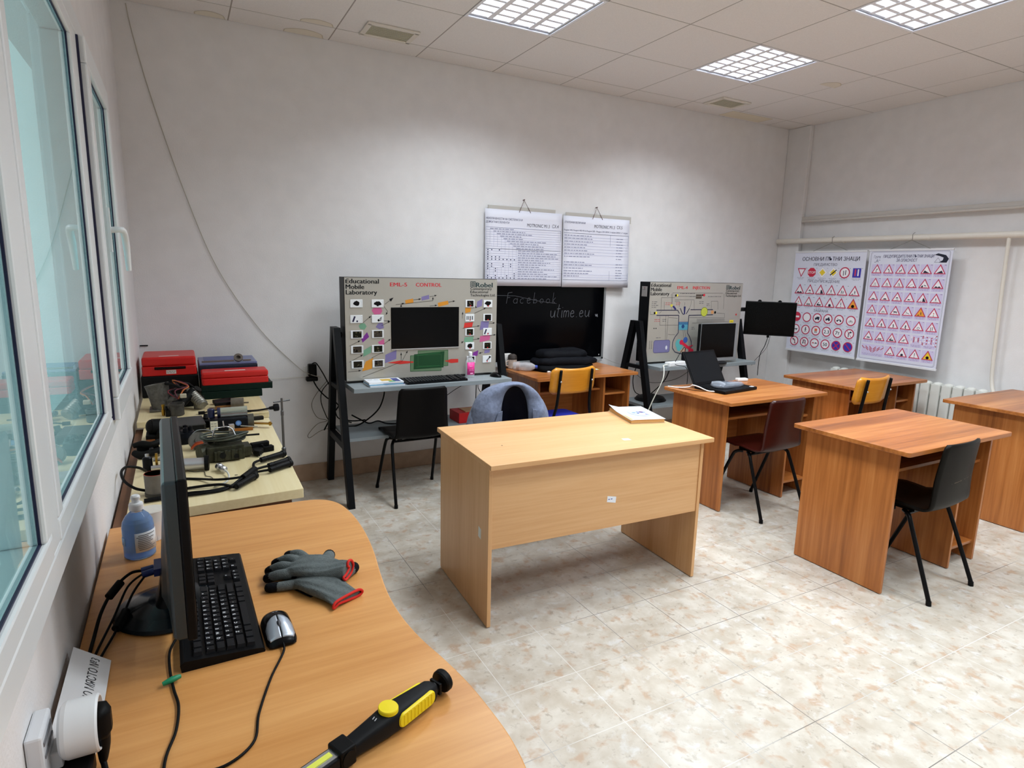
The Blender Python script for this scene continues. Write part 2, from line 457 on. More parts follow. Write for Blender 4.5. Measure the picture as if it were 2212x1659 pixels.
def make_vent():
    t = thing('ceiling_vent', 'x', 'vent', (0, 0, ZC), 0, 'ceiling air vents')
    m = MB()
    for s in (-1, 1):
        m.box(-0.165, 0.165, s*0.1-0.016, s*0.1+0.016, -0.012, -0.0005); m.box(s*0.15-0.016, s*0.15+0.016, -0.1, 0.1, -0.012, -0.0005)
    build('frame', m, mat((230, 224, 214), 0.5), t, bevel=0.003)
    m = MB()
    for k in range(12):
        m.cbox((0, -0.078+0.0142*k, -0.007), (0.27, 0.011, 0.0015), rot=(0.5, 0, 0))
    build('slats', m, mat((238, 234, 216), 0.6), t)
    m = MB(); m.box(-0.14, 0.14, -0.09, 0.09, -0.0025, -0.0008); build('backing', m, mat((214, 211, 194), 0.8), t)
    return t
v0 = make_vent(); v0.location = (1.485, -0.345, ZC); v0['label'] = 'larger-looking beige air vent on the ceiling left of the lights'
dup(v0, (4.45, -0.36, ZC), 0, 'small-looking air vent on the ceiling near the far right corner')

# ------------------------------------------------------------------ window in the left wall
pvc = mat((232, 236, 238), 0.3, name='white_pvc')
gask_and_shade = mat((26, 26, 60), 0.5, name='dark_gasket_and_gap_shade')
glass = bpy.data.materials.new('green_tinted_glass'); glass.use_nodes = True
g_ = glass.node_tree.nodes['Principled BSDF']
g_.inputs['Base Color'].default_value = L((222, 243, 240)); g_.inputs['Transmission Weight'].default_value = 1.0
g_.inputs['Roughness'].default_value = 0.0; g_.inputs['IOR'].default_value = 1.52
m = MB()
FX0, FX1 = -0.10, -0.002
def bar(m, y0, y1, z0, z1, x0=FX0, x1=FX1): m.box(x0, x1, y0, y1, z0, z1)
bar(m, WY0+0.001, WY1-0.001, WZ0+0.001, 1.045); bar(m, WY0+0.001, WY1-0.001, 2.165, WZ1-0.001)
bar(m, WY0+0.001, WY0+0.07, 1.045, 2.165); bar(m, -1.46, WY1-0.001, 1.045, 2.165)
bar(m, -3.24, -3.17, 1.045, 2.165); bar(m, -2.27, -2.17, 1.045, 2.165)
win = struct('window_1', m, pvc, bevel=0.006)
def sash(y0, y1, z0, z1, w, x1, gl):
    m = MB()
    bar(m, y0, y1, z0, z0+w, -0.075, x1); bar(m, y0, y1, z1-w, z1, -0.075, x1)
    bar(m, y0, y0+w, z0+w, z1-w, -0.075, x1); bar(m, y1-w, y1, z0+w, z1-w, -0.075, x1)
    s = build('sash', m, pvc, win, bevel=0.005)
    m = MB(); a, b, c, d, q, e = y0+w-0.0005, y1-w+0.0005, z0+w-0.0005, z1-w+0.0005, 0.004, gl+0.004
    for bx in ((a, b, c, c+q), (a, b, d-q, d), (a, a+q, c, d), (b-q, b, c, d)): bar(m, *bx, x0=gl, x1=e)
    build('gasket', m, gask_and_shade, s)
    m = MB(); m.box(gl-0.006, gl-0.001, y0+w-0.002, y1-w+0.002, z0+w-0.002, z1-w+0.002)
    build('glass_pane', m, glass, s)
    return s
sash(WY0+0.0705, -3.2405, 1.0455, 2.1645, 0.042, 0.0, -0.012)
sash(-3.1695, -2.2705, 1.0455, 2.1645, 0.042, 0.0, -0.012)
m = MB(); m.box(-0.07, 0.003, -2.1675, -2.1565, 1.035, 2.160); build('gap_shade_strip', m, gask_and_shade, win)  # dark strip painting the shade in the gap between mullion and casement
s3 = sash(-2.155, -1.475, 1.030, 2.165, 0.075, 0.018, 0.002)
m = MB(); m.box(0.0185, 0.027, -2.008, -1.978, 1.56, 1.70)
m.tube([(0.026, -1.993, 1.63), (0.052, -1.993, 1.632), (0.060, -1.975, 1.625), (0.062, -1.93, 1.585), (0.062, -1.905, 1.50)], [0.010, 0.010, 0.011, 0.011, 0.008], n=10, smooth_pts=5)
build('window_handle', m, pvc, s3, bevel=0.003)
# ------------------------------------------------------------------ pupil desks (orange-brown veneer)
AL = dict(c1=(172, 104, 50), c2=(126, 70, 29), c3=(198, 132, 74))
wd_x = wood('alder_veneer_lengthwise', axis='X', broad=8.0, **AL)
wd_z = wood('alder_veneer_upright', axis='Z', broad=8.0, **AL)
def rrect(x0, x1, y0, y1, r, n=5):
    out = []
    for cx, cy, a in ((x1-r, y1-r, 0), (x0+r, y1-r, 1), (x0+r, y0+r, 2), (x1-r, y0+r, 3)):
        for i in range(n+1):
            t = (a+i/n)*PI/2; out.append((cx+r*math.cos(t), cy+r*math.sin(t)))
    return out
def make_desk(label, loc, group='orange-brown pupil desks'):
    t = thing('school_desk', label, 'desk', loc, 0, group)
    m = MB(); m.prism(rrect(-0.475, 0.475, -0.307, 0.307, 0.014), 0.728, 0.75); build('desktop', m, wd_x, t, bevel=0.002)
    m = MB(); m.box(-0.427, -0.409, -0.236, 0.25, 0.004, 0.728); build('side_panel', m, wd_z, t, bevel=0.0015)
    m = MB(); m.box(0.43, 0.448, -0.236, 0.25, 0.004, 0.728); build('side_panel', m, wd_z, t, bevel=0.0015)
    m = MB(); m.box(0.180, 0.198, -0.236, 0.25, 0.004, 0.728); build('divider_panel', m, wd_z, t, bevel=0.0015)
    m = MB(); m.box(-0.409, 0.43, 0.195, 0.211, 0.30, 0.726); build('back_panel', m, wd_x, t)
    m = MB(); m.box(-0.409, 0.180, -0.19, 0.195, 0.605, 0.621); build('shelf', m, wd_x, t, bevel=0.001)
    m = MB(); m.box(0.198, 0.43, -0.2, 0.195, 0.56, 0.576); build('shelf', m, wd_x, t, bevel=0.001)
    m = MB(); m.box(0.198, 0.43, -0.225, 0.195, 0.10, 0.116); build('shelf', m, wd_x, t, bevel=0.001)
    return t
d0 = make_desk('orange-brown school desk at front right with the scratched black chair pushed under it', (3.58, -2.613, 0))
dup(d0, (3.665, -1.492, 0), 0, 'orange-brown school desk carrying the open black laptop')
dup(d0, (4.975, -1.455, 0), 0, 'orange-brown school desk below the road sign posters')
dup(d0, (5.16, -2.56, 0), 0, 'orange-brown school desk cut off by the right edge of the photo')
dup(d0, (2.968, -0.31, 0), 0, 'orange-brown school desk under the blackboard with the black bag on it')

# ------------------------------------------------------------------ pale beech teacher's desk
BE = dict(c1=(216, 167, 116), c2=(204, 151, 98), c3=(224, 179, 130))
be_x = wood('beech_laminate_lengthwise', axis='X', broad=9, fine=90, rough=0.35, **BE)
be_z = wood('beech_laminate_upright', axis='Z', broad=9, fine=90, rough=0.35, **BE)
td = thing('teacher_desk', 'pale beech desk with a modesty panel standing alone in the middle of the floor', 'desk', (1.885, -1.99, 0), -0.045)
m = MB(); m.box(-0.597, 0.597, -0.335, 0.335, 0.728, 0.75); build('desktop', m, be_x, td, bevel=0.002)
m = MB(); m.box(-0.585, -0.567, -0.292, 0.315, 0.004, 0.728); build('side_panel', m, be_z, td, bevel=0.0015)
m = MB(); m.box(0.557, 0.575, -0.292, 0.315, 0.004, 0.728); build('side_panel', m, be_z, td, bevel=0.0015)
m = MB(); m.box(-0.567, 0.557, -0.286, -0.268, 0.36, 0.728); build('modesty_panel', m, be_x, td, bevel=0.001)
pr = Print((0, -0.286, 0), (1, 0, 0), (0, 0, 1)); 
pr.poly([(0.015, 0.488), (0.064, 0.478), (0.066, 0.508), (0.017, 0.517)], (232, 234, 240)); pr.words(0.022, 0.045, 0.498, 0.006, (70, 80, 150), 1)
o = pr.build('sticker', td); o['label'] = 'small white inventory sticker'
pr = Print((0, 0, 0.75), (1, 0, 0), (0, 1, 0))
pr.poly([(0.145, -0.215), (0.185, -0.222), (0.192, -0.185), (0.155, -0.178)], (232, 208, 178)); pr.disc(-0.43, -0.08, 0.004, (70, 50, 40))
pr.build('sticker', td)
pr = Print((-0.585, 0, 0), (0, -1, 0), (0, 0, 1))
pr.poly([(0.185, 0.385), (0.215, 0.38), (0.217, 0.428), (0.187, 0.433)], (222, 226, 222)); pr.build('sticker', td)

# paperback book lying on it
bk = thing('book', 'worn thick paperback with a blue picture on its white cover, lying on the beech desk', 'book', (2.395, -1.845, 0.7505), -0.26)
m = MB(); m.box(-0.096, 0.096, -0.150, 0.150, 0.0015, 0.0225); build('pages', m, mat((206, 164, 108), 0.8, noise=0.12, nscale=300), bk, bevel=0.002)
m = MB(); n = 10
ring0 = [(-0.1+0.2*i/n, -0.155) for i in range(n+1)]
vs = []
for iy in range(9):
    y = -0.155+0.31*iy/8
    for i in range(n+1):
        x = -0.1+0.2*i/n
        c = max(0, (-x-0.04))*max(0, (y-0.05))*2.2 + 0.002*math.sin(9*y)*(i == 0)
        vs.append((x, y, 0.0228+c))
m.add(vs, [(iy*(n+1)+i, iy*(n+1)+i+1, (iy+1)*(n+1)+i+1, (iy+1)*(n+1)+i) for iy in range(8) for i in range(n)], 0, True)
build('front_cover', m, mat((206, 212, 218), 0.55), bk, solid=-0.0012)
m = MB(); m.box(-0.1, 0.1, -0.155, 0.155, 0, 0.0012); build('back_cover', m, mat((214, 190, 150), 0.6), bk)
pr = Print((0, 0, 0.0232), (1, 0, 0), (0, 1, 0), eps=0.001)
rnd = random.Random(4)
pr.disc(0.015, 0.0, 0.062, (178, 190, 226), 0, 24, 0.085)
for k in range(26):
    a = rnd.uniform(0, 2*PI); q = rnd.uniform(0, 1)
    pr.disc(0.015+0.05*q*math.cos(a), 0.07*q*math.sin(a), rnd.uniform(0.006, 0.014), rnd.choice([(70, 90, 170), (110, 130, 200), (205, 190, 215), (60, 60, 120), (200, 170, 190)]), 1+k % 3, 9)
pr.build('cover_print', bk)

# ------------------------------------------------------------------ plywood shell chairs on steel legs
steel = mat((26, 26, 28), 0.35, 0.3, 0.6, name='black_steel_tube')
def shell(w0=0.385, w1=0.325):
    prof = [(0.215, 0.425), (0.20, 0.438), (0.15, 0.447), (0.05, 0.440), (-0.05, 0.432), (-0.11, 0.430), (-0.142, 0.440), (-0.158, 0.468), (-0.164, 0.53), (-0.172, 0.62), (-0.181, 0.71), (-0.189, 0.776)]
    P = spline([Vector((0, y, z)) for y, z in prof], 3)
    n = len(P); K = 12; vs = []
    for i, p in enumerate(P):
        t = i/(n-1)
        w = (w0 + (w1-w0)*max(0, (t-0.45)/0.55))/2
        for end in (t*0.85, (1-t)*0.85):
            d = min(1.0, end/0.05); w *= 1-0.10*(1-math.sqrt(max(0, 1-(1-d)**2)))
        for j in range(K+1):
            s = -1+2*j/K
            back = max(0, min(1, (t-0.5)/0.3))
            vs.append((w*s, p.y + 0.022*back*(s*s), p.z + 0.012*(1-back)*(s*s)*(0.3 < t)))
    m = MB(); m.add(vs, [(i*(K+1)+j, i*(K+1)+j+1, (i+1)*(K+1)+j+1, (i+1)*(K+1)+j) for i in range(n-1) for j in range(K)], 0, True)
    return m
def leg_mb(sx, sy):
    m = MB()
    m.tube([(sx*0.150, sy*0.02, 0.405), (sx*0.172, sy*0.055, 0.395), (sx*0.185, sy*0.085, 0.34), (sx*0.205, sy*0.215, 0.015)], 0.0105, 10, smooth_pts=5)
    m.cyl((sx*0.205, sy*0.2155, 0.0), (sx*0.2045, sy*0.213, 0.022), 0.0125, n=10)
    return m
def make_shell_chair(label, loc, rz, colour, group, worn=False, rough=0.3):
    t = thing('shell_chair', label, 'chair', loc, rz, group)
    build('seat_shell', shell(), mat(colour, rough, 0, 0.5, noise=0.08, nscale=12), t, solid=0.011, bevel=0)
    for sx in (-1, 1):
        for sy in (-1, 1): build('leg', leg_mb(sx, sy), steel, t)
    m = MB()
    for y in (-0.045, 0.055): m.cyl((-0.175, y, 0.398), (0.175, y, 0.398), 0.0085, n=8)
    for x in (-0.12, 0.12): m.box(x-0.012, x+0.012, -0.06, 0.07, 0.404, 0.428)
    build('seat_frame', m, steel, t)
    return t
g_ = 'plywood shell chairs on steel legs'
chA = make_shell_chair('black shell chair with a scratched backrest tucked under the front right desk', (3.466, -2.795, 0), 0.03, (26, 22, 18), g_, rough=0.42)
pr = Print((0, -0.1885, 0.62), (1, 0, 0), (0, -0.16, 1), eps=0.0)
rnd = random.Random(2)
pr.N = Vector((0, -1, 0)); 
vsx = [-0.115+0.0115*i for i in range(19)]
for a, b in zip(vsx, vsx[1:]):
    if rnd.random() < 0.75:
        za = -0.045+0.12*(a+0.115)*2.2*0.5; h = 0.0075
        yy = lambda x: -0.0085+0.022*(x/0.18)**2
        ya = yy(a)
        pr.mb.add([(a, -0.1845+yy(a)-0.16*za*0.9, 0.62+za), (b, -0.1845+yy(b)-0.16*za*0.9, 0.62+za+0.001), (b, -0.1845+yy(b)-0.16*za*0.9, 0.62+za+rnd.uniform(0.001, 0.005))], [(0, 1, 2)], pr.ci((150, 132, 112)))
pr.build('scratches', chA)
make_shell_chair('dark red-brown shell chair drawn up to the desk with the laptop', (3.55, -1.765, 0), 0, (54, 12, 8), g_)
make_shell_chair('plain black shell chair in front of the left demonstration panel', (1.56, -0.565, 0), 0, (22, 20, 20), g_, rough=0.4)
make_shell_chair('dark shell chair behind the beech desk under the grey jacket', (1.985, -1.30, 0), PI-0.06, (34, 28, 26), g_)

# ------------------------------------------------------------------ school chairs with orange plywood back on black posts
ply = wood('orange_birch_plywood', (212, 138, 38), (198, 122, 26), (222, 152, 54), axis='X', broad=6, fine=80, rough=0.3)
def make_ply_chair(label, loc, seat_m):
    t = thing('school_chair', label, 'chair', loc, 0, 'school chairs with orange backrests')
    m = MB(); K = 14; R = 10; vs = []
    for i in range(R+1):
        tz = i/R; z = 0.675+0.182*tz
        for j in range(K+1):
            s = -1+2*j/K
            w = 0.190
            dz = min(tz, 1-tz)*0.182
            rr = 0.035
            if dz < rr: w -= rr-math.sqrt(max(0, rr*rr-(rr-dz)**2))
            vs.append((w*s, -0.215+0.035*s*s-0.03*(tz-0.5)-0.012, z+0.012*s*s*(tz-0.2)))
    m.add(vs, [(i*(K+1)+j, i*(K+1)+j+1, (i+1)*(K+1)+j+1, (i+1)*(K+1)+j) for i in range(R) for j in range(K)], 0, True)
    build('backrest', m, ply, t, solid=0.010)
    m = MB(); m.prism(rrect(-0.2, 0.2, -0.18, 0.2, 0.04), 0.444, 0.458); build('seat', m, seat_m, t, bevel=0.003)
    for s in (-1, 1):
        m = MB(); m.tube([(s*0.175, -0.24, 0.0), (s*0.172, -0.205, 0.42), (s*0.140, -0.215, 0.60), (s*0.133, -0.243, 0.83), (s*0.133, -0.245, 0.842)], [0.011]*4+[0.008], 10, smooth_pts=5); build('rear_leg', m, steel, t)
        m = MB(); m.tube([(s*0.175, 0.22, 0.0), (s*0.17, 0.17, 0.40), (s*0.165, 0.12, 0.432), (s*0.17, -0.2, 0.432)], 0.011, 10, smooth_pts=5); build('front_leg', m, steel, t)
    m = MB()
    for s in (-1, 1): m.lathe([(0.007, 0), (0.005, 0.003), (0.0, 0.004)], (s*0.1335, -0.2515, 0.77), Vector((0, -1, 0)), 8)
    build('rivet', m, mat((205, 205, 205), 0.3, 0.8), t)
    m = MB(); m.cyl((-0.17, -0.12, 0.432), (0.17, -0.12, 0.432), 0.009, n=8); m.cyl((-0.17, 0.13, 0.432), (0.17, 0.13, 0.432), 0.009, n=8); build('seat_frame', m, steel, t)
    return t
make_ply_chair('orange-backed chair with a blue seat at the desk under the blackboard', (2.665, -0.62, 0), mat((24, 38, 150), 0.6))
make_ply_chair('chair with orange plywood back at the desk below the road sign posters', (4.45, -1.715, 0), ply)

# ------------------------------------------------------------------ grey jacket hung over the chair behind the beech desk
V3_ = lambda x, y, z: Vector((x, y, z))
def jacket():
    t = thing('jacket', 'grey-blue blazer draped over the chair back behind the beech desk, dark lining showing', 'jacket', (1.985, -1.15, 0.44), PI-0.08)
    # local: +y faces away from the chair's sitter... after the turn the open front (local +y) looks to the camera side
    felt = mat((116, 124, 146), 0.95, 0, 0.15, name='grey_blue_wool', noise=0.22, nscale=45, bump=0.8, bscale=35, sheen=0.1)
    N = 34
    OUT = [(-0.238, -0.12), (-0.238, 0.10), (-0.232, 0.225), (-0.205, 0.305), (-0.150, 0.368), (-0.075, 0.412), (0.0, 0.428), (0.080, 0.420), (0.155, 0.398), (0.215, 0.355), (0.255, 0.285), (0.270, 0.20), (0.275, 0.05), (0.275, -0.12)]
    INN = [(-0.105, -0.12), (-0.100, 0.05), (-0.096, 0.17), (-0.088, 0.25), (-0.072, 0.325), (-0.040, 0.378), (0.0, 0.397), (0.035, 0.390), (0.066, 0.358), (0.082, 0.31), (0.090, 0.25), (0.094, 0.17), (0.098, 0.05), (0.102, -0.12)]
    def along(P, k):
        q = spline([V3_(x, 0, z) for x, z in P], 6); f = k*(len(q)-1); i = min(int(f), len(q)-2); p = q[i].lerp(q[i+1], f-i); return p.x, p.z
    rings = []
    for i in range(N+1):
        k = i/N
        ix, iz = along(INN, k); ox, oz = along(OUT, k)
        w = 0.007*math.sin(17*k)+0.005*math.sin(41*k+1)
        fold = 0.020*math.exp(-((k-0.17)/0.05)**2)-0.022*math.exp(-((k-0.25)/0.03)**2)+0.016*math.exp(-((k-0.80)/0.04)**2)
        mix2 = lambda f: (ix*(1-f)+ox*f, iz*(1-f)+oz*f)
        a1, a2, a3 = mix2(0.28), mix2(0.55), mix2(0.82)
        rings.append([(ix, 0.046, iz), (ix, 0.064, iz+0.003), (a1[0], 0.084+w, a1[1]+0.004), (a2[0], 0.082+w+fold, a2[1]+0.006),
                      (a3[0], 0.062-w+0.5*fold, a3[1]+0.004), (ox, 0.022+w, oz-0.004), (ox*1.01, -0.022, oz-0.012), (ox*0.95, -0.055, oz-0.03), (a2[0]*0.9, -0.066, a2[1]-0.03), (ix, -0.062, iz-0.012), (ix, -0.05, iz-0.01)])
    m = MB(); m.loft(rings, 0, True, False, False, closed=False)
    build('shell', m, felt, t, solid=-0.004, sub=1)
    # dark lining across the opening
    m = MB(); rr = []
    for i in range(N+1):
        ix, iz = along(INN, i/N); rr.append((ix*1.05, iz+0.002))
    rows_ = []
    for q in range(6):
        f = q/5; rows_.append([(x*(1-0.98*f), 0.050-0.075*f+0.004*math.sin(8*f*3), (z*(1-f)+(0.10)*f)) for x, z in rr])
    m.loft(rows_, 0, True, False, False, closed=False)
    build('lining', m, mat((14, 15, 30), 0.45, 0, 0.4, name='navy_satin_lining'), t)
    # lapels
    for s in (-1, 1):
        m = MB()
        pts = [(0.108, 0.0), (0.106, 0.14), (0.100, 0.26), (0.128, 0.25), (0.148, 0.19), (0.135, 0.18), (0.165, 0.172), (0.168, 0.09), (0.140, -0.02), (0.120, -0.09), (0.110, -0.10)]
        m.prism([(s*x, z) for x, z in (pts if s > 0 else pts[::-1])], 0, 0.006, M=Matrix(((1, 0, 0, 0), (0, 0, 1, 0.094), (0, 1, 0, 0), (0, 0, 0, 1))))
        build('lapel', m, felt, t, bevel=0.0025)
        m = MB()
        m.tube([((0.195 if s > 0 else -0.175), -0.02, 0.27), ((0.222 if s > 0 else -0.205), -0.015, 0.19), ((0.245 if s > 0 else -0.215), -0.01, 0.08), ((0.250 if s > 0 else -0.215), 0.0, -0.06), ((0.245 if s > 0 else -0.21), 0.01, -0.17)], [0.05, 0.058, 0.058, 0.052, 0.046], 14, smooth_pts=5)
        build('sleeve', m, felt, t)
    return t
jacket()

# ------------------------------------------------------------------ near desk with the wavy edge
nd = thing('corner_desk', 'light wood desk with a wavy front edge under the window, nearest the camera', 'desk', (0, 0, 0))
front = [(0.500, -2.338), (0.56, -2.342), (0.605, -2.362), (0.636, -2.405), (0.652, -2.47), (0.660, -2.57), (0.658, -2.69), (0.646, -2.82), (0.628, -2.94), (0.614, -3.06), (0.612, -3.17), (0.622, -3.27), (0.640, -3.36), (0.654, -3.45), (0.660, -3.54), (0.660, -3.62), (0.648, -3.70), (0.62, -3.78), (0.56, -3.85), (0.46, -3.90)]
fp = [(p.x, p.y) for p in spline([Vector((x, y, 0)) for x, y in front], 4)]
outline = [(-0.022, -3.90), (-0.022, -2.332)]+fp
outline = outline[::-1]
nw = wood('pear_laminate', (210, 148, 84), (198, 134, 70), (220, 160, 96), axis='X', broad=16, fine=110, rough=0.36, stretch=0.05)
m = MB(); m.prism(outline, 0.715, 0.74); build('desktop', m, nw, nd, bevel=0.003)
m = MB(); m.box(0.0, 0.48, -2.385, -2.367, 0.004, 0.715); build('side_panel', m, nw, nd)
m = MB(); m.box(0.0, 0.44, -3.86, -3.842, 0.004, 0.715); build('side_panel', m, nw, nd)
m = MB(); m.box(0.02, 0.038, -3.842, -2.385, 0.25, 0.715); build('modesty_panel', m, nw, nd)
m = MB(); m.box(-0.0215, -0.0195, -3.89, -2.34, 0.716, 0.739); build('edge_strip', m, mat((40, 26, 18), 0.6), nd)

# ------------------------------------------------------------------ two pale workbenches against the window wall
birch = wood('pale_birch_top', (222, 205, 160), (212, 192, 144), (230, 215, 175), axis='Y', broad=6, fine=70, rough=0.4)
brown = mat((104, 66, 40), 0.6, name='brown_fibreboard', noise=0.1, nscale=20)
b1 = thing('workbench', 'pale birch workbench next to the wavy desk, covered with engine parts', 'workbench', (0, 0, 0))
m = MB(); m.prism([(0.015, -2.250), (0.558, -2.216), (0.566, -1.793), (0.578, -1.20), (0.585, -0.96), (0.015, -0.96)][::1], 0.704, 0.7395); build('tabletop', m, birch, b1, bevel=0.002)
m = MB(); m.box(0.12, 0.52, -2.19, -2.172, 0.002, 0.704); build('side_panel', m, brown, b1)
m = MB(); m.box(0.04, 0.52, -1.09, -1.072, 0.002, 0.704); build('side_panel', m, brown, b1)
m = MB(); m.add([(-0.022, -2.31, 0.66), (0.012, -2.25, 0.66), (0.012, -0.97, 0.66), (-0.022, -0.97, 0.66), (-0.022, -2.31, 0.715), (0.012, -2.25, 0.715), (0.012, -0.97, 0.715), (-0.022, -0.97, 0.715)],
               [(0, 3, 2, 1), (4, 5, 6, 7), (0, 1, 5, 4), (1, 2, 6, 5), (2, 3, 7, 6), (3, 0, 4, 7)]); build('rear_board', m, brown, b1)
b2 = thing('workbench', 'pale workbench in the far left corner, carrying the red and green tool cases', 'workbench', (0, 0, 0))
m = MB(); m.box(-0.012, 0.585, -1.055, -0.015, 0.741, 0.771); build('tabletop', m, birch, b2, bevel=0.002)
for x in (0.02, 0.52):
    for y in (-0.93, -0.06):
        m = MB(); m.box(x, x+0.04, y, y+0.04, 0.002, 0.741); build('leg', m, birch, b2)
# ------------------------------------------------------------------ two demonstration stands (grey panel on an A-frame with a shelf)
blk = mat((20, 22, 26), 0.42, 0.0, 0.5, name='black_powder_coat')
grey_pan = mat((176, 172, 163), 0.32, 0.30, 0.5, name='brushed_grey_panel')
shelf_m = mat((138, 146, 150), 0.42, name='grey_laminate_shelf')
INK = dict(pink=(196, 92, 140), green=(112, 158, 130), lilac=(122, 112, 160), purple=(120, 40, 140), orange=(206, 136, 36), red=(206, 48, 40))
DK = (24, 30, 36); CR = (200, 34, 48)
def stand(name, label, x0):
    t = thing(name, label, 'display stand', (x0, -0.33, 0), 0, 'educational demonstration stands')
    m = MB(); m.box(-0.550, 0.552, -0.09, 0.035, 0.788, 1.468); build('cabinet', m, blk, t, bevel=0.003)
    m = MB(); m.box(-0.547, 0.549, -0.0935, -0.0895, 0.790, 1.466); build('front_panel', m, grey_pan, t)
    for s in (-1, 1):
        for (y1, n_) in ((-0.317, 'front'), (0.300, 'back')):
            m = MB(); sg = -1 if y1 < 0 else 1; h = 0.030
            yt = sg*0.030
            rings = []
            for y, z in ((y1, 0.0), (yt, 1.14)):
                rings.append([(s*0.592-0.021, y-h, z), (s*0.592+0.021, y-h, z), (s*0.592+0.021, y+h, z), (s*0.592-0.021, y+h, z)])
            m.loft(rings, 0, False); build('leg', m, blk, t, bevel=0.002)
        m = MB(); m.box(s*0.592-0.018, s*0.592+0.018, -0.215, 0.20, 0.36, 0.405); m.box(s*0.592-0.018, s*0.592+0.018, -0.1, 0.1, 0.735, 0.765); build('brace', m, blk, t, bevel=0.002)
        m = MB(); m.cyl((s*0.5555, -0.02, 1.09), (s*0.572, -0.02, 1.09), 0.02, n=12); build('hinge', m, blk, t)
    m = MB(); m.box(-0.548, 0.585, -0.285, 0.03, 0.742, 0.772); build('shelf', m, shelf_m, t, bevel=0.002)
    m = MB(); m.box(-0.570, 0.570, -0.20, 0.19, 0.405, 0.425); build('lower_shelf', m, shelf_m, t)
    return t
def head(pr, title, model, titx, modx):
    pr.text('Educational', -0.538, 1.428, 0.042, DK, 0, 0.05, width=0.216); pr.text('Mobile', -0.538, 1.392, 0.042, DK, 0, 0.05, width=0.118)
    pr.text('Laboratory', -0.538, 1.357, 0.042, DK, 0, 0.05, width=0.203)
    pr.text(model, modx, 1.411, 0.036, CR, 0, 0.05, width=0.117); pr.text(title, titx[0], 1.411, 0.036, CR, 0, 0.05, width=titx[1])
    pr.text('Robel', 0.382, 1.410, 0.048, (16, 48, 52), 0, 0.06, width=0.130)
    pr.text('Contemporary', 0.338, 1.391, 0.025, DK, 0, 0.035, width=0.168); pr.text('Educational', 0.338, 1.369, 0.025, DK, 0, 0.035, width=0.139); pr.text('Technologies Ltd.', 0.338, 1.346, 0.025, DK, 0, 0.035, width=0.198)
    for a, b in (((0.339, 1.413), (0.376, 1.413)), ((0.376, 1.413), (0.376, 1.449)), ((0.376, 1.449), (0.339, 1.449)), ((0.339, 1.449), (0.339, 1.413))): pr.line(a, b, 0.004, (16, 48, 52), 0)
    pr.ring(0.3575, 1.431, 0.013, 0.0035, (16, 48, 52), 1)
    for k in range(4): pr.line((0.3575+0.016*math.cos(PI/4+k*PI/2), 1.431+0.016*math.sin(PI/4+k*PI/2)), (0.3575, 1.431), 0.003, (16, 48, 52), 1)
    for x in (-0.537, 0.0, 0.538):
        for z in (1.455, 0.80): pr.disc(x, z, 0.004, (190, 190, 190), 0, 8)
PLATES5= [(-.473,1.299),(-.475,1.198),(-.474,1.097),(-.475,.998),(-.474,.899),(-.333,1.298),(-.334,1.198),(-.335,1.097),(-.336,.998),(-.334,.899),(.335,1.295),(.334,1.194),(.334,1.093),(.336,.993),(.347,.893),(.476,1.293),(.476,1.194),(.476,1.092),(.476,.991),(.475,.891)]
SHAPES5= {'pink': [[(-.373,1.253),(-.358,1.27),(-.31,1.27),(-.301,1.249),(-.314,1.228),(-.356,1.226)],[(-.335,1.042),(-.292,1.064),(-.29,1.025),(-.323,1.026)],[(.419,1.061),(.502,1.066),(.495,1.03),(.416,1.016)]],'green': [[(-.461,1.154),(-.446,1.169),(-.422,1.17),(-.408,1.15),(-.423,1.127),(-.453,1.134)],[(-.432,.991),(-.381,1.019),(-.382,.974),(-.436,.947)],[(.296,1.055),(.366,1.06),(.363,1.021),(.292,1.02)]],'lilac': [[(-.348,1.143),(-.33,1.167),(-.3,1.172),(-.292,1.136),(-.322,1.128)],[(-.285,.955),(-.207,.985),(-.21,.924),(-.288,.898)],[(-.028,1.342),(.027,1.356),(.029,1.328),(-.026,1.317)],[(.392,1.309),(.433,1.328),(.43,1.277),(.388,1.265)],[(.425,1.168),(.489,1.168),(.483,1.118),(.415,1.104)],[(.457,.959),(.5,.96),(.497,.938),(.454,.933)]],'purple': [[(-.445,1.066),(-.406,1.111),(-.393,1.079),(-.437,1.043)],[(.364,.943),(.406,.958),(.4,.919),(.361,.914)]],'orange': [[(-.419,.916),(-.367,.938),(-.378,.866),(-.444,.851)],[(-.144,1.319),(-.087,1.331),(-.085,1.304),(-.14,1.294)],[(.091,1.301),(.167,1.316),(.172,1.291),(.096,1.274)],[(.299,1.265),(.346,1.265),(.339,1.236),(.299,1.227)]],'red': [[(-.273,.9),(-.182,.911),(-.087,.9),(-.087,.891),(-.182,.886)],[(.142,.892),(.193,.904),(.248,.902),(.248,.877),(.193,.875)],[(.295,1.158),(.361,1.163),(.354,1.128),(.288,1.121)]],'glass': [[(-.109,.941),(.118,.941),(.118,.826),(-.11,.832)],[(-.054,.973),(.169,.97),(.169,.858),(-.054,.867)]],'dgreen': [[(-.083,.949),(.142,.962),(.135,.847),(-.087,.844)]]}
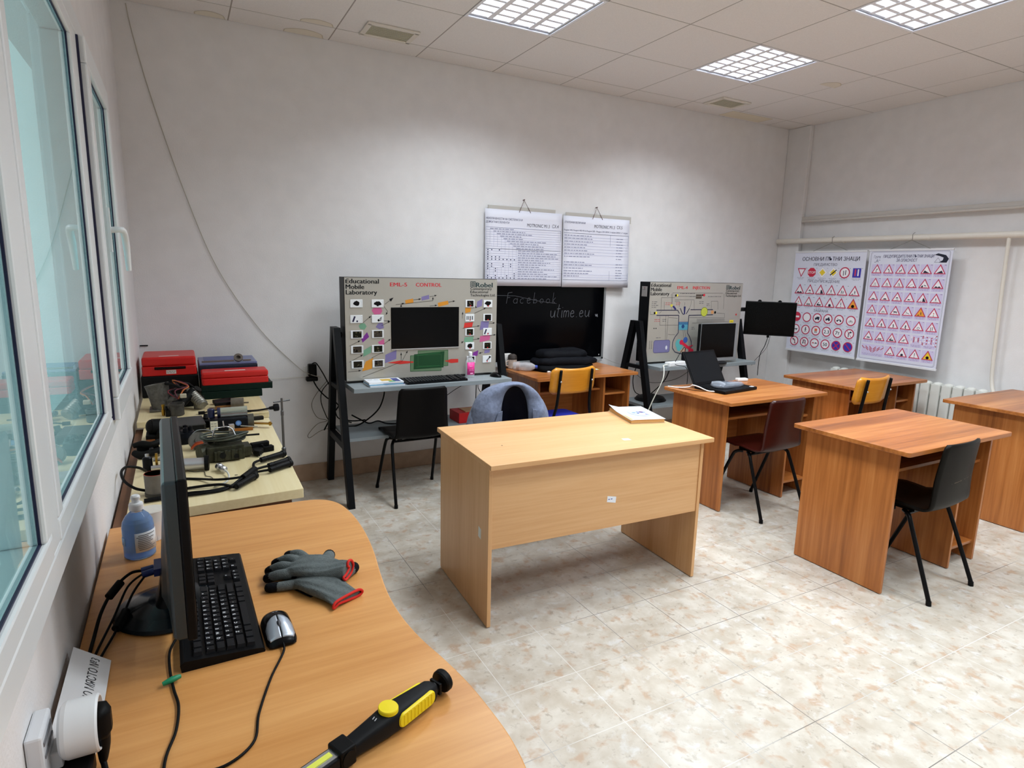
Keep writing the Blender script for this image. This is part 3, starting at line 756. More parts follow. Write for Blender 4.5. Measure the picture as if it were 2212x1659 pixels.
LINES5= [[(-.283,1.293),(-.224,1.337)],[(-.434,1.171),(-.377,1.217)],[(-.525,1.022),(-.451,1.057)],[(-.38,1.194),(-.248,1.18)],[(-.299,1.025),(-.246,1.061)],[(-.528,.916),(-.436,.962)],[(-.538,.851),(-.45,.858)],[(-.442,.812),(-.17,.904),(-.128,.977)],[(-.172,1.293),(-.15,1.301)],[(-.172,1.275),(-.172,1.293)],[(-.084,1.322),(-.03,1.328)],[(.032,1.343),(.084,1.353)],[(.171,1.306),(.221,1.314)],[(.032,1.279),(.087,1.285)],[(-.295,1.287),(-.265,1.246),(-.278,1.222)],[(-.176,.91),(-.175,.966)],[(-.209,1.29),(.055,1.316),(.055,1.342)],[(.371,1.226),(.462,1.264)],[(.281,1.12),(.414,1.136)],[(.486,1.148),(.537,1.156)],[(.359,1.034),(.416,1.045)],[(.384,1.265),(.377,1.28)],[(.277,1.19),(.28,1.237)],[(.272,1.018),(.289,1.027)],[(.495,1.063),(.546,1.068)],[(.446,.943),(.41,.935)],[(-.379,.938),(-.293,.977)],[(-.309,1.151),(-.248,1.18)]]
THICK4= [[(-.465,1.232),(-.226,1.23)],[(-.461,1.189),(-.209,1.186)],[(-.209,1.186),(-.201,1.034),(-.236,.998),(-.258,.955),(-.256,.901),(-.224,.866),(-.143,.845),(-.072,.854),(-.036,.898),(-.038,.948),(-.063,.993),(-.093,1.029),(-.092,1.184)],[(-.092,1.184),(.198,1.186)],[(-.077,1.233),(.193,1.231)],[(-.199,1.247),(-.169,1.201),(-.151,1.191)],[(-.091,1.244),(-.126,1.196)],[(-.226,1.23),(-.204,1.201)]]
THIN4= [[(-.297,1.378),(.3,1.378)],[(-.297,1.378),(-.294,1.269)],[(-.269,1.35),(-.023,1.35)],[(-.267,1.319),(-.043,1.319),(-.034,1.234)],[(-.419,1.338),(-.268,1.338)],[(-.419,1.338),(-.415,1.232)],[(-.384,1.303),(-.378,1.232)],[(.163,1.306),(.172,1.232)],[(.163,1.306),(.246,1.306),(.255,1.231)],[(.315,1.376),(.324,1.236)],[(-.149,1.297),(-.149,1.261)],[(-.075,1.312),(-.076,1.283),(-.091,1.244)],[(-.355,1.184),(-.345,.973)],[(-.33,1.184),(-.33,.972)],[(-.083,1.163),(.348,1.154)],[(.005,1.147),(.35,1.14)],[(.006,1.137),(.351,1.129)],[(.007,1.125),(.403,1.118)],[(-.045,1.116),(.419,1.105)],[(-.423,1.18),(-.417,1.104),(-.207,1.1)],[(-.322,1.167),(-.22,1.161)],[(.244,1.201),(.343,1.195)],[(.343,1.195),(.348,1.157)],[(-.309,1.369),(-.296,1.231)],[(-.265,1.307),(-.214,1.307),(-.21,1.259)],[(-.315,1.025),(-.289,1.019),(-.238,1.018)],[(-.148,1.057),(-.132,.99)],[(-.128,1.057),(-.11,.99)],[(-.432,1.204),(-.408,1.223)],[(-.531,1.224),(-.529,1.196),(-.486,1.195)]]
s5 = stand('demonstration_stand', 'left demonstration stand with grey panel headed EML-5 CONTROL and a built-in screen', 1.69)
pr = Print((0, -0.0935, 0), (1, 0, 0), (0, 0, 1))
head(pr, 'CONTROL', 'EML-5', (-0.067, 0.185), -0.246)
for k, polys in SHAPES5.items():
    if k in INK:
        for q in polys: pr.poly(q[::-1], INK[k], 1)
for q in SHAPES5['glass']:
    pr.poly(q[::-1], (98, 124, 92), 0)
    for a, b in zip(q, q[1:]+q[:1]): pr.line(a, b, 0.003, (40, 90, 50), 2)
for q in SHAPES5['dgreen']: pr.poly(q[::-1], (12, 66, 30), 1)
q = SHAPES5['dgreen'][0]; pr.line((q[0][0]+0.02, q[0][1]-0.008), (q[1][0]-0.03, q[1][1]-0.008), 0.003, (40, 110, 60), 2); pr.line((q[3][0]+0.02, q[3][1]+0.015), (q[2][0]-0.03, q[2][1]+0.015), 0.003, (40, 110, 60), 2)
for i, l in enumerate(LINES5):
    pr.path(l[:-1], 0.002, (40, 40, 46), 3); pr.arrow(l[-2], l[-1], 0.0022, (30, 30, 36), 3, 0.030 if i == 0 else 0.017)
pr.build('panel_print', s5)
m = MB(); m.box(-0.243, 0.250, -0.0985, -0.0937, 0.992, 1.272); build('screen', m, mat((5, 5, 7), 0.16, 0, 0.5), s5, bevel=0.002)
m = MB(); m.box(-0.243, 0.250, -0.100, -0.0937, 0.985, 0.9915); build('screen_trim', m, mat((200, 200, 200), 0.3, 0.5), s5)
rnd = random.Random(11)
kinds = ['ecu', 'blob', 'rod', 'coil', 'photo', 'photo', 'green', 'green', 'photo', 'photo', 'dark', 'fan', 'combs', 'photo', 'dark', 'photo2', 'tube', 'photo', 'photo', 'probe']
kinds = ['blob', 'wide', 'rod', 'coil', 'photo', 'photo', 'photo', 'photo', 'photo', 'photo', 'dark', 'combs', 'photo', 'blob', 'dark', 'fan', 'photo', 'rodb', 'photo', 'probe']
order = [0, 2, 4, 6, 8, 1, 3, 5, 7, 9, 10, 11, 12, 13, 14, 15, 16, 17, 18, 19]
kk = ['blob', 'rod', 'photo', 'photo', 'photo', 'wide', 'coil', 'photo', 'photo', 'photo', 'dark', 'combs', 'photo', 'blob', 'dark', 'fan', 'dark', 'rodb', 'photo', 'probe']
for i, (x, z) in enumerate(PLATES5):
    hw, hh = (0.0405, 0.026) if i < 10 else (0.035, 0.0262)
    m = MB(); m.box(x-hw, x+hw, -0.0985, -0.0937, z-hh, z+hh)
    pl = build('component_plate', m, mat((226, 228, 230), 0.4), s5, bevel=0.0015)
    p2 = Print((x, -0.0985, z), (1, 0, 0), (0, 0, 1), eps=0.0004)
    K = kk[i]; D = (18, 16, 18)
    if K in ('photo', 'dark'):
        c = rnd.choice([(44, 36, 20), (34, 34, 16), (50, 40, 30)]) if K == 'photo' else (30, 22, 24)
        w = 0.030 if i < 10 else 0.026
        p2.rect(-w*0.9, -0.021, w, 0.021, c)
        for k in range(7): p2.disc(rnd.uniform(-w*0.7, w*0.7), rnd.uniform(-0.015, 0.015), rnd.uniform(0.003, 0.007), rnd.choice([(70, 64, 34), (14, 12, 10), (86, 76, 56), (24, 20, 18)]), 1, 8)
    elif K in ('blob', 'wide', 'fan'):
        r = 0.020 if K == 'blob' else 0.026
        p2.poly([(0.0+r*rnd.uniform(0.8, 1.1)*math.cos(a), (0.9 if K == 'blob' else 0.6)*r*rnd.uniform(0.75, 1.1)*math.sin(a)+(0.004 if K == 'fan' else 0)) for a in [2*PI*j/16 for j in range(16)]], D)
        if K != 'blob': p2.disc(0, -0.008, 0.010, D, 1, 10)
    elif K in ('rod', 'rodb'):
        p2.line((-0.024, -0.018), (-0.010, 0.018), 0.011, (30, 22, 60)); p2.disc(0.004, -0.014, 0.006, (20, 20, 60), 1, 10)
    elif K == 'coil':
        p2.disc(0.006, -0.010, 0.008, D, 0, 10); p2.line((0.018, -0.014), (0.024, 0.012), 0.006, (70, 70, 76)); p2.line((0.01, 0.0), (0.024, 0.008), 0.004, (90, 90, 96), 1)
    elif K == 'combs':
        for k in range(4): p2.line((-0.022+0.014*k, -0.014), (-0.022+0.014*k, 0.013), 0.006, D)
    elif K == 'probe':
        p2.line((-0.004, -0.014), (0.022, 0.012), 0.009, (96, 96, 100)); p2.disc(0.022, 0.014, 0.008, D, 1, 8)
    if i >= 10: p2.disc(0.002, -0.016, 0.0048, (214, 26, 34), 2, 10)
    else:
        for k in range(4): p2.disc(hw-0.006, 0.016-0.0105*k, 0.0016, (60, 60, 60), 0, 6)
    p2.build('plate_print', pl)
    for c in ((-1, 1), (1, 1), (-1, -1), (1, -1)): pass

s4 = stand('demonstration_stand', 'right demonstration stand with grey panel headed EML-4 INJECTION and an engine diagram', 4.22)
pr = Print((0, -0.0935, 0), (1, 0, 0), (0, 0, 1))
head(pr, 'INJECTION', 'EML-4', (-0.068, 0.201), -0.248)
NV = (38, 40, 70)
for l in THICK4: pr.path(l, 0.007, NV, 2)
for l in THIN4: pr.path(l, 0.0024, (84, 82, 84), 1)
pr.poly([(-0.160, 1.261), (-0.152, 1.194), (-0.139, 1.193), (-0.136, 1.261)], (52, 54, 104), 3)
pr.poly([(-0.293, 1.264), (-0.258, 1.233), (-0.241, 1.240), (-0.271, 1.269)], (40, 40, 110), 3); pr.poly([(-0.319, 1.277), (-0.305, 1.257), (-0.287, 1.264), (-0.289, 1.283)], (206, 196, 74), 4)
pr.poly([(-0.207, 1.127), (-0.203, 1.058), (-0.092, 1.056), (-0.096, 1.125)], (84, 154, 176), 1)
pr.line((-0.207, 1.112), (-0.095, 1.110), 0.006, (30, 50, 130), 3); pr.line((-0.207, 1.126), (-0.096, 1.124), 0.005, (30, 50, 130), 3); pr.disc(-0.152, 1.088, 0.017, (36, 70, 120), 3)
pr.disc(-0.185, 0.938, 0.040, (92, 168, 170), 1); pr.disc(-0.176, 0.905, 0.032, (92, 168, 170), 1); pr.disc(-0.111, 0.968, 0.026, (58, 92, 160), 3)
pr.disc(-0.133, 0.872, 0.030, (182, 152, 128), 1, 20, 0.02)
pr.disc(-0.157, 0.949, 0.022, (204, 30, 74), 4); pr.line((-0.150, 0.945), (-0.040, 0.880), 0.024, (208, 34, 62), 4); pr.disc(-0.032, 0.868, 0.026, (208, 34, 62), 4, 16, 0.02)
pr.ring(-0.085, 0.876, 0.026, 0.006, (208, 34, 62), 4); pr.line((-0.07, 0.905), (-0.02, 0.918), 0.010, (208, 34, 62), 4)
pr.disc(0.089, 1.212, 0.042, (190, 196, 70), 2); pr.ring(0.089, 1.212, 0.042, 0.004, (110, 120, 40), 3)
pr.rect(0.172, 1.194, 0.204, 1.224, (210, 150, 96), 3); pr.disc(0.223, 1.206, 0.012, (20, 20, 20), 3, 10)
for (a, b, c, r) in ((-0.242, 1.357, (240, 222, 60), 0.010), (-0.258, 1.356, (20, 20, 24), 0.010), (0.072, 1.360, (206, 36, 56), 0.012), (0.054, 1.360, (40, 16, 20), 0.008), (-0.467, 1.209, (240, 222, 60), 0.012), (-0.483, 1.208, (20, 20, 24), 0.010), (0.492, 1.184, (214, 26, 34), 0.009)):
    pr.disc(a, b, r, c, 4, 12)
pr.rect(-0.025, 1.329, 0.044, 1.366, (74, 64, 54), 3); pr.line((-0.02, 1.347), (0.04, 1.347), 0.004, (150, 140, 130), 4)
pr.poly(rrect(-0.472, -0.290, 0.868, 0.974, 0.018), (116, 112, 152), 1); 
pr.path([(x, y) for x, y in rrect(-0.472, -0.290, 0.868, 0.974, 0.018)]+[(-0.290, 0.956)], 0.003, (52, 44, 110), 2)
pr.disc(-0.327, 0.909, 0.011, (214, 214, 220), 3, 12, 0.018)
for k in range(6):
    for x in (-0.516, -0.494): pr.disc(x, 0.969-0.0122*k*1.0, 0.0034, (24, 24, 28), 2, 8)
rnd = random.Random(8)
for (x0, x1, z, c) in ((-0.52, -0.45, 1.30, 0), (-0.52, -0.46, 1.285, 0), (-0.52, -0.45, 1.27, 0), (-0.52, -0.46, 1.255, 0), (-0.37, -0.30, 1.29, 1), (-0.37, -0.31, 1.275, 1), (-0.25, -0.20, 1.29, 1), (-0.25, -0.20, 1.275, 1), (-0.48, -0.42, 1.15, 1), (-0.48, -0.42, 1.135, 1), (-0.39, -0.35, 1.15, 0), (-0.39, -0.35, 1.135, 0), (0.02, 0.08, 1.30, 0), (0.02, 0.07, 1.285, 0), (0.11, 0.15, 1.28, 0), (0.11, 0.15, 1.265, 0), (-0.21, -0.04, 1.37, 0), (-0.1, 0.0, 1.345, 0), (0.12, 0.28, 1.345, 0), (-0.45, -0.40, 0.995, 0), (-0.05, -0.01, 1.075, 0), (-0.05, -0.01, 1.06, 0)):
    pr.words(x0, x1, z, 0.008, (190, 110, 110) if c else (120, 118, 118), 2, rnd)
pr.rect(0.414, 1.110, 0.465, 1.134, (236, 214, 40), 3); pr.words(0.42, 0.46, 1.118, 0.006, (120, 100, 30), 4, rnd)
pr.poly([(-0.484, 1.084), (-0.470, 1.078), (-0.484, 1.072)], DK, 2); pr.poly([(-0.452, 1.072), (-0.466, 1.078), (-0.452, 1.084)], DK, 2)
pr.build('panel_print', s4)
pr = Print((-0.55, -0.0275, 1.46), (0, -1, 0), (0, 0, 1)); pr.rect(-0.035, -0.115, 0.035, -0.030, (150, 148, 146)); pr.words(-0.03, 0.02, -0.06, 0.006, (90, 90, 96), 1); pr.disc(0.0, -0.045, 0.006, (120, 70, 70), 1)
pr.build('rating_label', s4)

# things standing on the left stand's shelf
for i, (x, y, rz, sx, sy, h, c, lb) in enumerate(((1.365, -0.52, 0.03, 0.235, 0.155, 0.008, (210, 214, 220), 'bottom booklet of the small pile on the left demonstration stand shelf'), (1.36, -0.52, 0.0, 0.225, 0.15, 0.008, (120, 170, 200), 'middle booklet of the small pile on the left demonstration stand shelf'), (1.365, -0.515, -0.04, 0.23, 0.15, 0.009, (226, 228, 230), 'top booklet with a colourful cover in the pile on the left demonstration stand shelf'))):
    t = thing('booklet', lb, 'booklet', (x, y, 0.7725+[0, 0.0085, 0.017][i]), rz, 'booklets on the left stand shelf')
    m = MB(); m.box(-sx/2, sx/2, -sy/2, sy/2, 0, h); build('pages', m, mat(c, 0.5), t)
    pr = Print((0, 0, h), (1, 0, 0), (0, 1, 0), eps=0.0003, step=0.0001)
    pr.rect(-sx/2, -sy/2, sx/2, sy/2, (36, 52, 130) if i < 2 else (226, 230, 236))
    if i == 2:
        pr.rect(-0.02, -0.03, 0.05, 0.05, (206, 170, 80), 1); pr.rect(0.055, -0.06, 0.1, 0.06, (60, 70, 130), 1); pr.rect(0.02, -0.07, 0.06, -0.03, (90, 160, 110), 1); pr.words(-0.1, -0.03, 0.03, 0.014, (120, 130, 150), 1)
    else: pr.rect(-sx/2, -sy/2, -0.02, sy/2, (230, 232, 236), 1)
    pr.build('cover', t)
def flat_keyboard(name, label, loc, rz, wx=0.44, wy=0.135):
    t = thing(name, label, 'keyboard', loc, rz)
    m = MB(); m.loft([[(-wx/2, -wy/2, 0), (wx/2, -wy/2, 0), (wx/2, wy/2, 0), (-wx/2, wy/2, 0)], [(-wx/2, -wy/2, 0.012), (wx/2, -wy/2, 0.012), (wx/2, wy/2, 0.024), (-wx/2, wy/2, 0.024)]], 0, False)
    build('case', m, mat((24, 25, 28), 0.4), t, bevel=0.003)
    m = MB()
    for r in range(6):
        for k in range(20):
            if k in (14, 17) and r < 6: continue
            x = -wx/2+0.012+(wx-0.024)*(k+0.5)/20; y = -wy/2+0.010+(wy-0.02)*(r+0.5)/6
            z = 0.012+0.012*(y+wy/2)/wy
            m.cbox((x, y, z+0.0025), (0.0165, 0.0155, 0.007))
    build('keys', m, mat((40, 41, 45), 0.35), t, bevel=0.0015, seg=1)
    return t
flat_keyboard('keyboard', 'black keyboard on the shelf below the EML-5 panel', (1.720, -0.525, 0.7725), 0.02)
# clear bottle with pink label
bt = thing('bottle', 'clear hand-gel bottle with a bright pink label on the left stand shelf', 'bottle', (2.008, -0.475, 0.7725), 0)
m = MB()
prof = [(0.028, 0), (0.031, 0.003), (0.031, 0.10), (0.029, 0.118), (0.020, 0.135), (0.0115, 0.145), (0.0115, 0.158)]
rings = [[(1.12*r*math.cos(2*PI*j/28), 0.8*r*math.sin(2*PI*j/28), h) for j in range(28)] for r, h in prof]
m.loft(rings); build('body', m, mat((232, 236, 240), 0.12, 0, 0.5, alpha=0.38), bt)
m = MB(); rr = [[(1.12*0.0315*math.cos(a), 0.8*0.0315*math.sin(a), h) for a in [PI*1.2+PI*0.6*j/14 for j in range(15)]] for h in (0.022, 0.112)]
m.loft(rr, closed=False, smooth=True); lo = build('label', m, mat((236, 60, 150), 0.4), bt, solid=0.0006)
pr = Print((0, -0.0258, 0), (1, 0, 0), (0, 0, 1), eps=0.0008); pr.rect(-0.01, 0.028, 0.012, 0.036, (250, 180, 215)); pr.words(-0.014, 0.014, 0.078, 0.008, (252, 150, 205)); pr.words(-0.018, 0.018, 0.062, 0.004, (252, 160, 210)); pr.words(-0.018, 0.018, 0.052, 0.004, (252, 160, 210)); pr.build('label_print', bt)
m = MB(); m.lathe([(0.0125, 0.156), (0.0135, 0.158), (0.0135, 0.180), (0.011, 0.186), (0.0, 0.187)], n=20); build('cap', m, mat((240, 242, 245), 0.35), bt)
def mouse(label, loc, rz, dark=True):
    pass
ms = thing('mouse', 'small black mouse at the right end of the left stand shelf', 'mouse', (2.195, -0.515, 0.7725), 0.3)
m = MB(); m.ball((0, 0, 0.002), (0.031, 0.052, 0.030), 20, 12, zmin=0.0); build('body', m, mat((18, 18, 20), 0.3), ms)
m = MB(); m.box(-0.0012, 0.0012, -0.046, -0.006, 0.018, 0.0305); build('button_gap', m, mat((6, 6, 6), 0.6), ms)

# things on the right stand: monitor, power strip, adapter
mo = thing('monitor', 'square grey-framed computer monitor on the right stand shelf behind the laptop', 'monitor', (4.345, -0.58, 0.7725), -0.03)
m = MB(); m.box(-0.210, 0.210, 0.0, 0.040, 0.025, 0.347); build('rear_shell', m, mat((24, 25, 27), 0.4), mo, bevel=0.008)
m = MB(); m.box(-0.2125, 0.215, -0.012, -0.0002, 0.020, 0.352); build('casing', m, mat((140, 142, 145), 0.4), mo, bevel=0.002)
m = MB(); m.box(-0.2145, 0.180, -0.0135, -0.0115, 0.052, 0.349); build('screen', m, mat((6, 6, 8), 0.2), mo)
m = MB(); m.cbox((0, 0.06, 0.10), (0.08, 0.03, 0.17)); m.lathe([(0.115, 0.0), (0.115, 0.010), (0.05, 0.02), (0.0, 0.021)], (0, 0.04, 0), 'Z', 28); build('stand', m, mat((34, 35, 38), 0.4), mo)
ps = thing('power_strip', 'white multi-socket power strip on the right stand shelf', 'power strip', (3.895, -0.575, 0.7725), 0.10)
m = MB(); m.box(-0.13, 0.13, -0.030, 0.030, 0, 0.038); build('body', m, mat((236, 238, 240), 0.4), ps, bevel=0.006)
m = MB()
for x in (-0.075, -0.015, 0.045): m.lathe([(0.019, 0.0382), (0.019, 0.0392), (0.016, 0.0392), (0.016, 0.0384), (0.0, 0.0384)], (x, 0, 0), n=16)
build('socket', m, mat((210, 212, 214), 0.5), ps)
m = MB(); m.tube([(-0.128, 0, 0.02), (-0.19, -0.01, 0.012), (-0.235, -0.06, 0.004), (-0.275, -0.09, -0.09), (-0.33, -0.04, -0.28), (-0.38, 0.0, -0.48), (-0.41, 0.04, -0.66), (-0.42, 0.08, -0.764), (-0.41, 0.22, -0.767)], 0.0045, 8, smooth_pts=7)
build('flex', m, mat((226, 226, 214), 0.5), ps)
ad = thing('plug_adapter', 'black plug-in adapter standing in the white power strip', 'adapter', (3.975, -0.567, 0.8115), 0.1)
m = MB(); m.box(-0.024, 0.024, -0.018, 0.018, 0.002, 0.075); build('body', m, mat((22, 24, 30), 0.3), ad, bevel=0.005)
m = MB(); m.tube([(0, 0, 0.073), (0.0, -0.002, 0.10), (-0.02, -0.006, 0.115), (-0.05, -0.015, 0.10), (-0.10, -0.02, 0.05), (-0.145, -0.03, -0.02), (-0.155, -0.16, -0.034), (-0.156, -0.175, -0.2), (-0.15, -0.16, -0.45), (-0.13, -0.15, -0.62)], 0.0026, 6, smooth_pts=6); build('lead', m, mat((24, 24, 26), 0.5), ad)
pr = Print((0, -0.018, 0), (1, 0, 0), (0, 0, 1)); pr.rect(-0.014, 0.012, 0.012, 0.045, (198, 204, 210)); pr.words(-0.012, 0.01, 0.030, 0.004, (60, 60, 70), 1); pr.build('label', ad)
# swivel-arm screen at the right of the right stand
am = thing('monitor', 'black flat screen on a swivel arm at the right side of the right stand', 'monitor', (5.088, -0.492, 1.145), -0.896)
m = MB(); m.box(-0.222, 0.222, -0.012, 0.020, -0.158, 0.158); build('casing', m, mat((14, 14, 16), 0.35), am, bevel=0.006)
m = MB(); m.box(-0.212, 0.212, -0.0135, -0.0115, -0.142, 0.148); build('screen', m, mat((5, 5, 6), 0.22), am)
m = MB()
for x in (-0.10, 0.075):
    m.lathe([(0.018, -0.006), (0.018, 0.006)], (x, 0.004, 0.156), 'Y', 14)
build('hook', m, mat((16, 16, 18), 0.4), am)
m = MB(); m.box(-0.012, 0.012, -0.01, 0.015, -0.178, -0.156); m.tube([(0.0, 0.005, -0.175), (-0.02, 0.01, -0.26), (-0.055, 0.02, -0.36), (-0.06, 0.03, -0.55)], 0.0035, 6, smooth_pts=6); m.tube([(0.02, 0.01, -0.16), (-0.005, 0.01, -0.28), (-0.09, 0.03, -0.40), (-0.12, 0.05, -0.46)], 0.002, 6, smooth_pts=6); build('cable', m, mat((18, 18, 20), 0.5), am)
m = MB(); m.tube([(-0.298, -0.150, 0.075), (-0.252, 0.020, 0.075), (-0.225, 0.042, 0.075), (0.0, 0.042, 0.05)], 0.020, 4); m.box(-0.05, 0.05, 0.020, 0.045, 0.0, 0.10)
build('swivel_arm', m, blk, am, bevel=0.003)

# cables of the stands
def cable(name, label, pts, r, col, k=7, rough=0.5, group=None):
    m = MB(); m.tube(pts, r, 8, smooth_pts=k)
    return tag(build(name, m, mat(col, rough)), label, 'cable', group)
BKC = (18, 18, 20)
cable('cable', 'black cable running from the wall socket down behind the left stand', [(1.005, -0.05, 0.80), (1.00, -0.04, 0.745), (1.03, -0.05, 0.68), (1.09, -0.045, 0.61), (1.16, -0.05, 0.56), (1.22, -0.06, 0.44), (1.35, -0.09, 0.434)], 0.0045, BKC)
cable('cable', 'black cable from the top of the black plug curving down to the left stand', [(0.993, -0.055, 0.862), (1.02, -0.055, 0.865), (1.06, -0.05, 0.80), (1.09, -0.04, 0.74), (1.125, -0.035, 0.66), (1.14, -0.035, 0.58), (1.16, -0.04, 0.46), (1.24, -0.12, 0.431)], 0.004, BKC)
cable('cable', 'thin black cable bowing out to the left of the left stand', [(1.11, -0.03, 0.72), (1.06, -0.03, 0.66), (1.05, -0.03, 0.58), (1.08, -0.03, 0.48), (1.10, -0.03, 0.44)], 0.003, BKC)
cable('cable', 'thin brown wire looping low on the wall left of the left stand', [(1.10, -0.03, 0.735), (1.02, -0.025, 0.64), (0.985, -0.025, 0.56), (1.02, -0.025, 0.47), (1.09, -0.03, 0.44), (1.02, -0.025, 0.42), (0.955, -0.025, 0.35), (0.965, -0.025, 0.325), (1.03, -0.03, 0.365), (1.10, -0.035, 0.385)], 0.0018, (92, 84, 66))
cable('cable', 'short stiff black cable end sticking out left of the left stand leg', [(1.16, -0.10, 0.56), (1.10, -0.09, 0.47), (1.055, -0.08, 0.385)], 0.005, BKC)
cable('cable', 'black cable hanging from the left stand shelf to its lower board', [(1.40, -0.42, 0.741), (1.395, -0.40, 0.66), (1.37, -0.36, 0.57), (1.31, -0.30, 0.49), (1.25, -0.22, 0.431), (1.17, -0.20, 0.431)], 0.005, BKC)
cable('cable', 'black cable lying wavily on the lower board of the left stand', [(1.20, -0.30, 0.53), (1.26, -0.28, 0.49), (1.33, -0.26, 0.450), (1.40, -0.24, 0.455), (1.46, -0.26, 0.435), (1.56, -0.28, 0.432), (1.66, -0.22, 0.431), (1.78, -0.24, 0.431)], 0.005, BKC)
cable('cable', 'black wire with a hooked end hanging under the right end of the left stand shelf', [(2.115, -0.36, 0.741), (2.12, -0.34, 0.60), (2.14, -0.30, 0.47), (2.165, -0.28, 0.44), (2.19, -0.28, 0.45)], 0.0032, BKC)
cable('cable', 'black wire sagging in a loop below the right end of the left stand shelf', [(2.125, -0.37, 0.741), (2.14, -0.34, 0.66), (2.19, -0.33, 0.61), (2.27, -0.32, 0.62)], 0.0025, BKC)
cable('cable', 'black wire curving right below the left stand shelf toward the jacket', [(2.15, -0.38, 0.741), (2.19, -0.36, 0.67), (2.26, -0.34, 0.645), (2.30, -0.33, 0.64)], 0.0025, BKC)
cable('cable', 'thin wire slanting from the left stand shelf behind the black chair', [(2.08, -0.40, 0.741), (1.98, -0.30, 0.66), (1.86, -0.22, 0.55)], 0.0022, BKC)
cable('cable', 'black cable drooping behind the left legs of the right stand', [(3.83, -0.14, 0.735), (3.80, -0.12, 0.60), (3.83, -0.12, 0.47), (3.92, -0.14, 0.432), (4.05, -0.12, 0.431)], 0.004, BKC)
cable('cable', 'black cable hanging from the left end of the right stand shelf', [(3.98, -0.40, 0.741), (3.97, -0.36, 0.62), (3.92, -0.28, 0.50), (3.87, -0.22, 0.435), (3.83, -0.18, 0.431)], 0.0042, BKC)
cable('cable', 'thin wire sagging under the right stand shelf', [(3.86, -0.10, 0.62), (3.98, -0.10, 0.55), (4.15, -0.10, 0.53), (4.40, -0.10, 0.57), (4.62, -0.16, 0.735)], 0.002, BKC)
cable('cable', 'thin grey string stretched from the blackboard to the right stand', [(3.50, -0.06, 0.79), (3.62, -0.08, 0.74), (3.72, -0.20, 0.715)], 0.0015, (176, 174, 168), group=None)
cable('ceiling_cable', 'long thin grey cable slanting down the back wall from the far left ceiling corner', [(0.05, -0.006, 2.975), (0.075, -0.006, 2.80), (0.147, -0.006, 2.46), (0.283, -0.006, 1.95), (0.438, -0.006, 1.50), (0.668, -0.006, 1.11), (0.896, -0.010, 0.846), (0.97, -0.06, 0.792), (1.05, -0.066, 0.765)], 0.0021, (186, 180, 168))
cable('cable', 'thin white cable from the green tool case across the back wall to the socket', [(0.668, -0.135, 0.80), (0.74, -0.03, 0.770), (0.86, -0.015, 0.765), (1.00, -0.012, 0.768), (1.09, -0.012, 0.771)], 0.0025, (226, 222, 216))
# wall socket with plugs
so = thing('wall_socket', 'white wall socket left of the left stand', 'socket', (0.985, 0, 0.80))
m = MB(); m.box(-0.042, 0.042, -0.012, -0.0005, -0.042, 0.042); build('plate', m, mat((226, 226, 224), 0.4), so, bevel=0.003)
m = MB(); m.lathe([(0.022, 0.0125), (0.022, 0.0135), (0.019, 0.0135), (0.019, 0.0128), (0, 0.0128)], (0, 0, 0), Vector((0, -1, 0)), 18); build('socket_rim', m, mat((206, 206, 204), 0.5), so)
pg = thing('plug', 'tall black plug in the wall socket left of the left stand', 'plug', (0.995, -0.014, 0.815))
m = MB(); m.box(-0.028, 0.028, -0.05, 0, -0.045, 0.045); build('body', m, mat(BKC, 0.4), pg, bevel=0.01, seg=3)
pg = thing('plug', 'round black plug low in the wall socket, under the tall one', 'plug', (0.985, -0.014, 0.755))
m = MB(); m.box(-0.034, 0.045, -0.045, 0, -0.018, 0.013); build('body', m, mat((24, 24, 26), 0.4), pg, bevel=0.008, seg=3)
m = MB(); m.box(-0.002, 0.042, -0.008, -0.0005, -0.004, 0.003)
o = build('wall_bracket', m, mat((22, 22, 30), 0.5), None, loc=(-0.025, 0, 1.02), bevel=0.001); tag(o, 'small black metal strip on the back wall above the red tool case', 'bracket')

# ------------------------------------------------------------------ blackboard with chalk writing
bb = thing('blackboard', 'glossy blackboard with a grey metal frame and chalk writing behind the wall charts', 'blackboard', (2.93, 0, 1.1))
m = MB(); m.box(-0.570, 0.570, -0.022, -0.002, -0.305, 0.42); build('board', m, mat((8, 9, 13), 0.16, 0, 0.35, name='black_board_surface'), bb)
m = MB()
for s in (-1, 1): m.box(s*0.578-0.010, s*0.578+0.010, -0.028, -0.0015, -0.325, 0.44)
for z in (-0.315, 0.43): m.box(-0.588, 0.588, -0.028, -0.0015, z-0.010, z+0.010)
build('frame', m, mat((150, 152, 154), 0.4, 0.4), bb, bevel=0.002)
m = MB(); m.box(-0.55, 0.55, -0.065, -0.0285, -0.335, -0.322); build('chalk_tray', m, mat((168, 170, 172), 0.4, 0.3), bb)
pr = Print((0, -0.022, 0), (1, 0, 0), (0, 0, 1)); CH = (84, 86, 92)
rnd = random.Random(3)
def chalk(strokes, x, y, s, w=0.006, sl=0.12):
    for st in strokes: pr.path([(x+(a+sl*b)*s, y+b*s) for a, b in st], w, CH, 0)
def circ(cx, cy, r, a0=0, a1=360, n=9): return [(cx+r*math.cos(math.radians(a0+(a1-a0)*i/n)), cy+r*math.sin(math.radians(a0+(a1-a0)*i/n))) for i in range(n+1)]
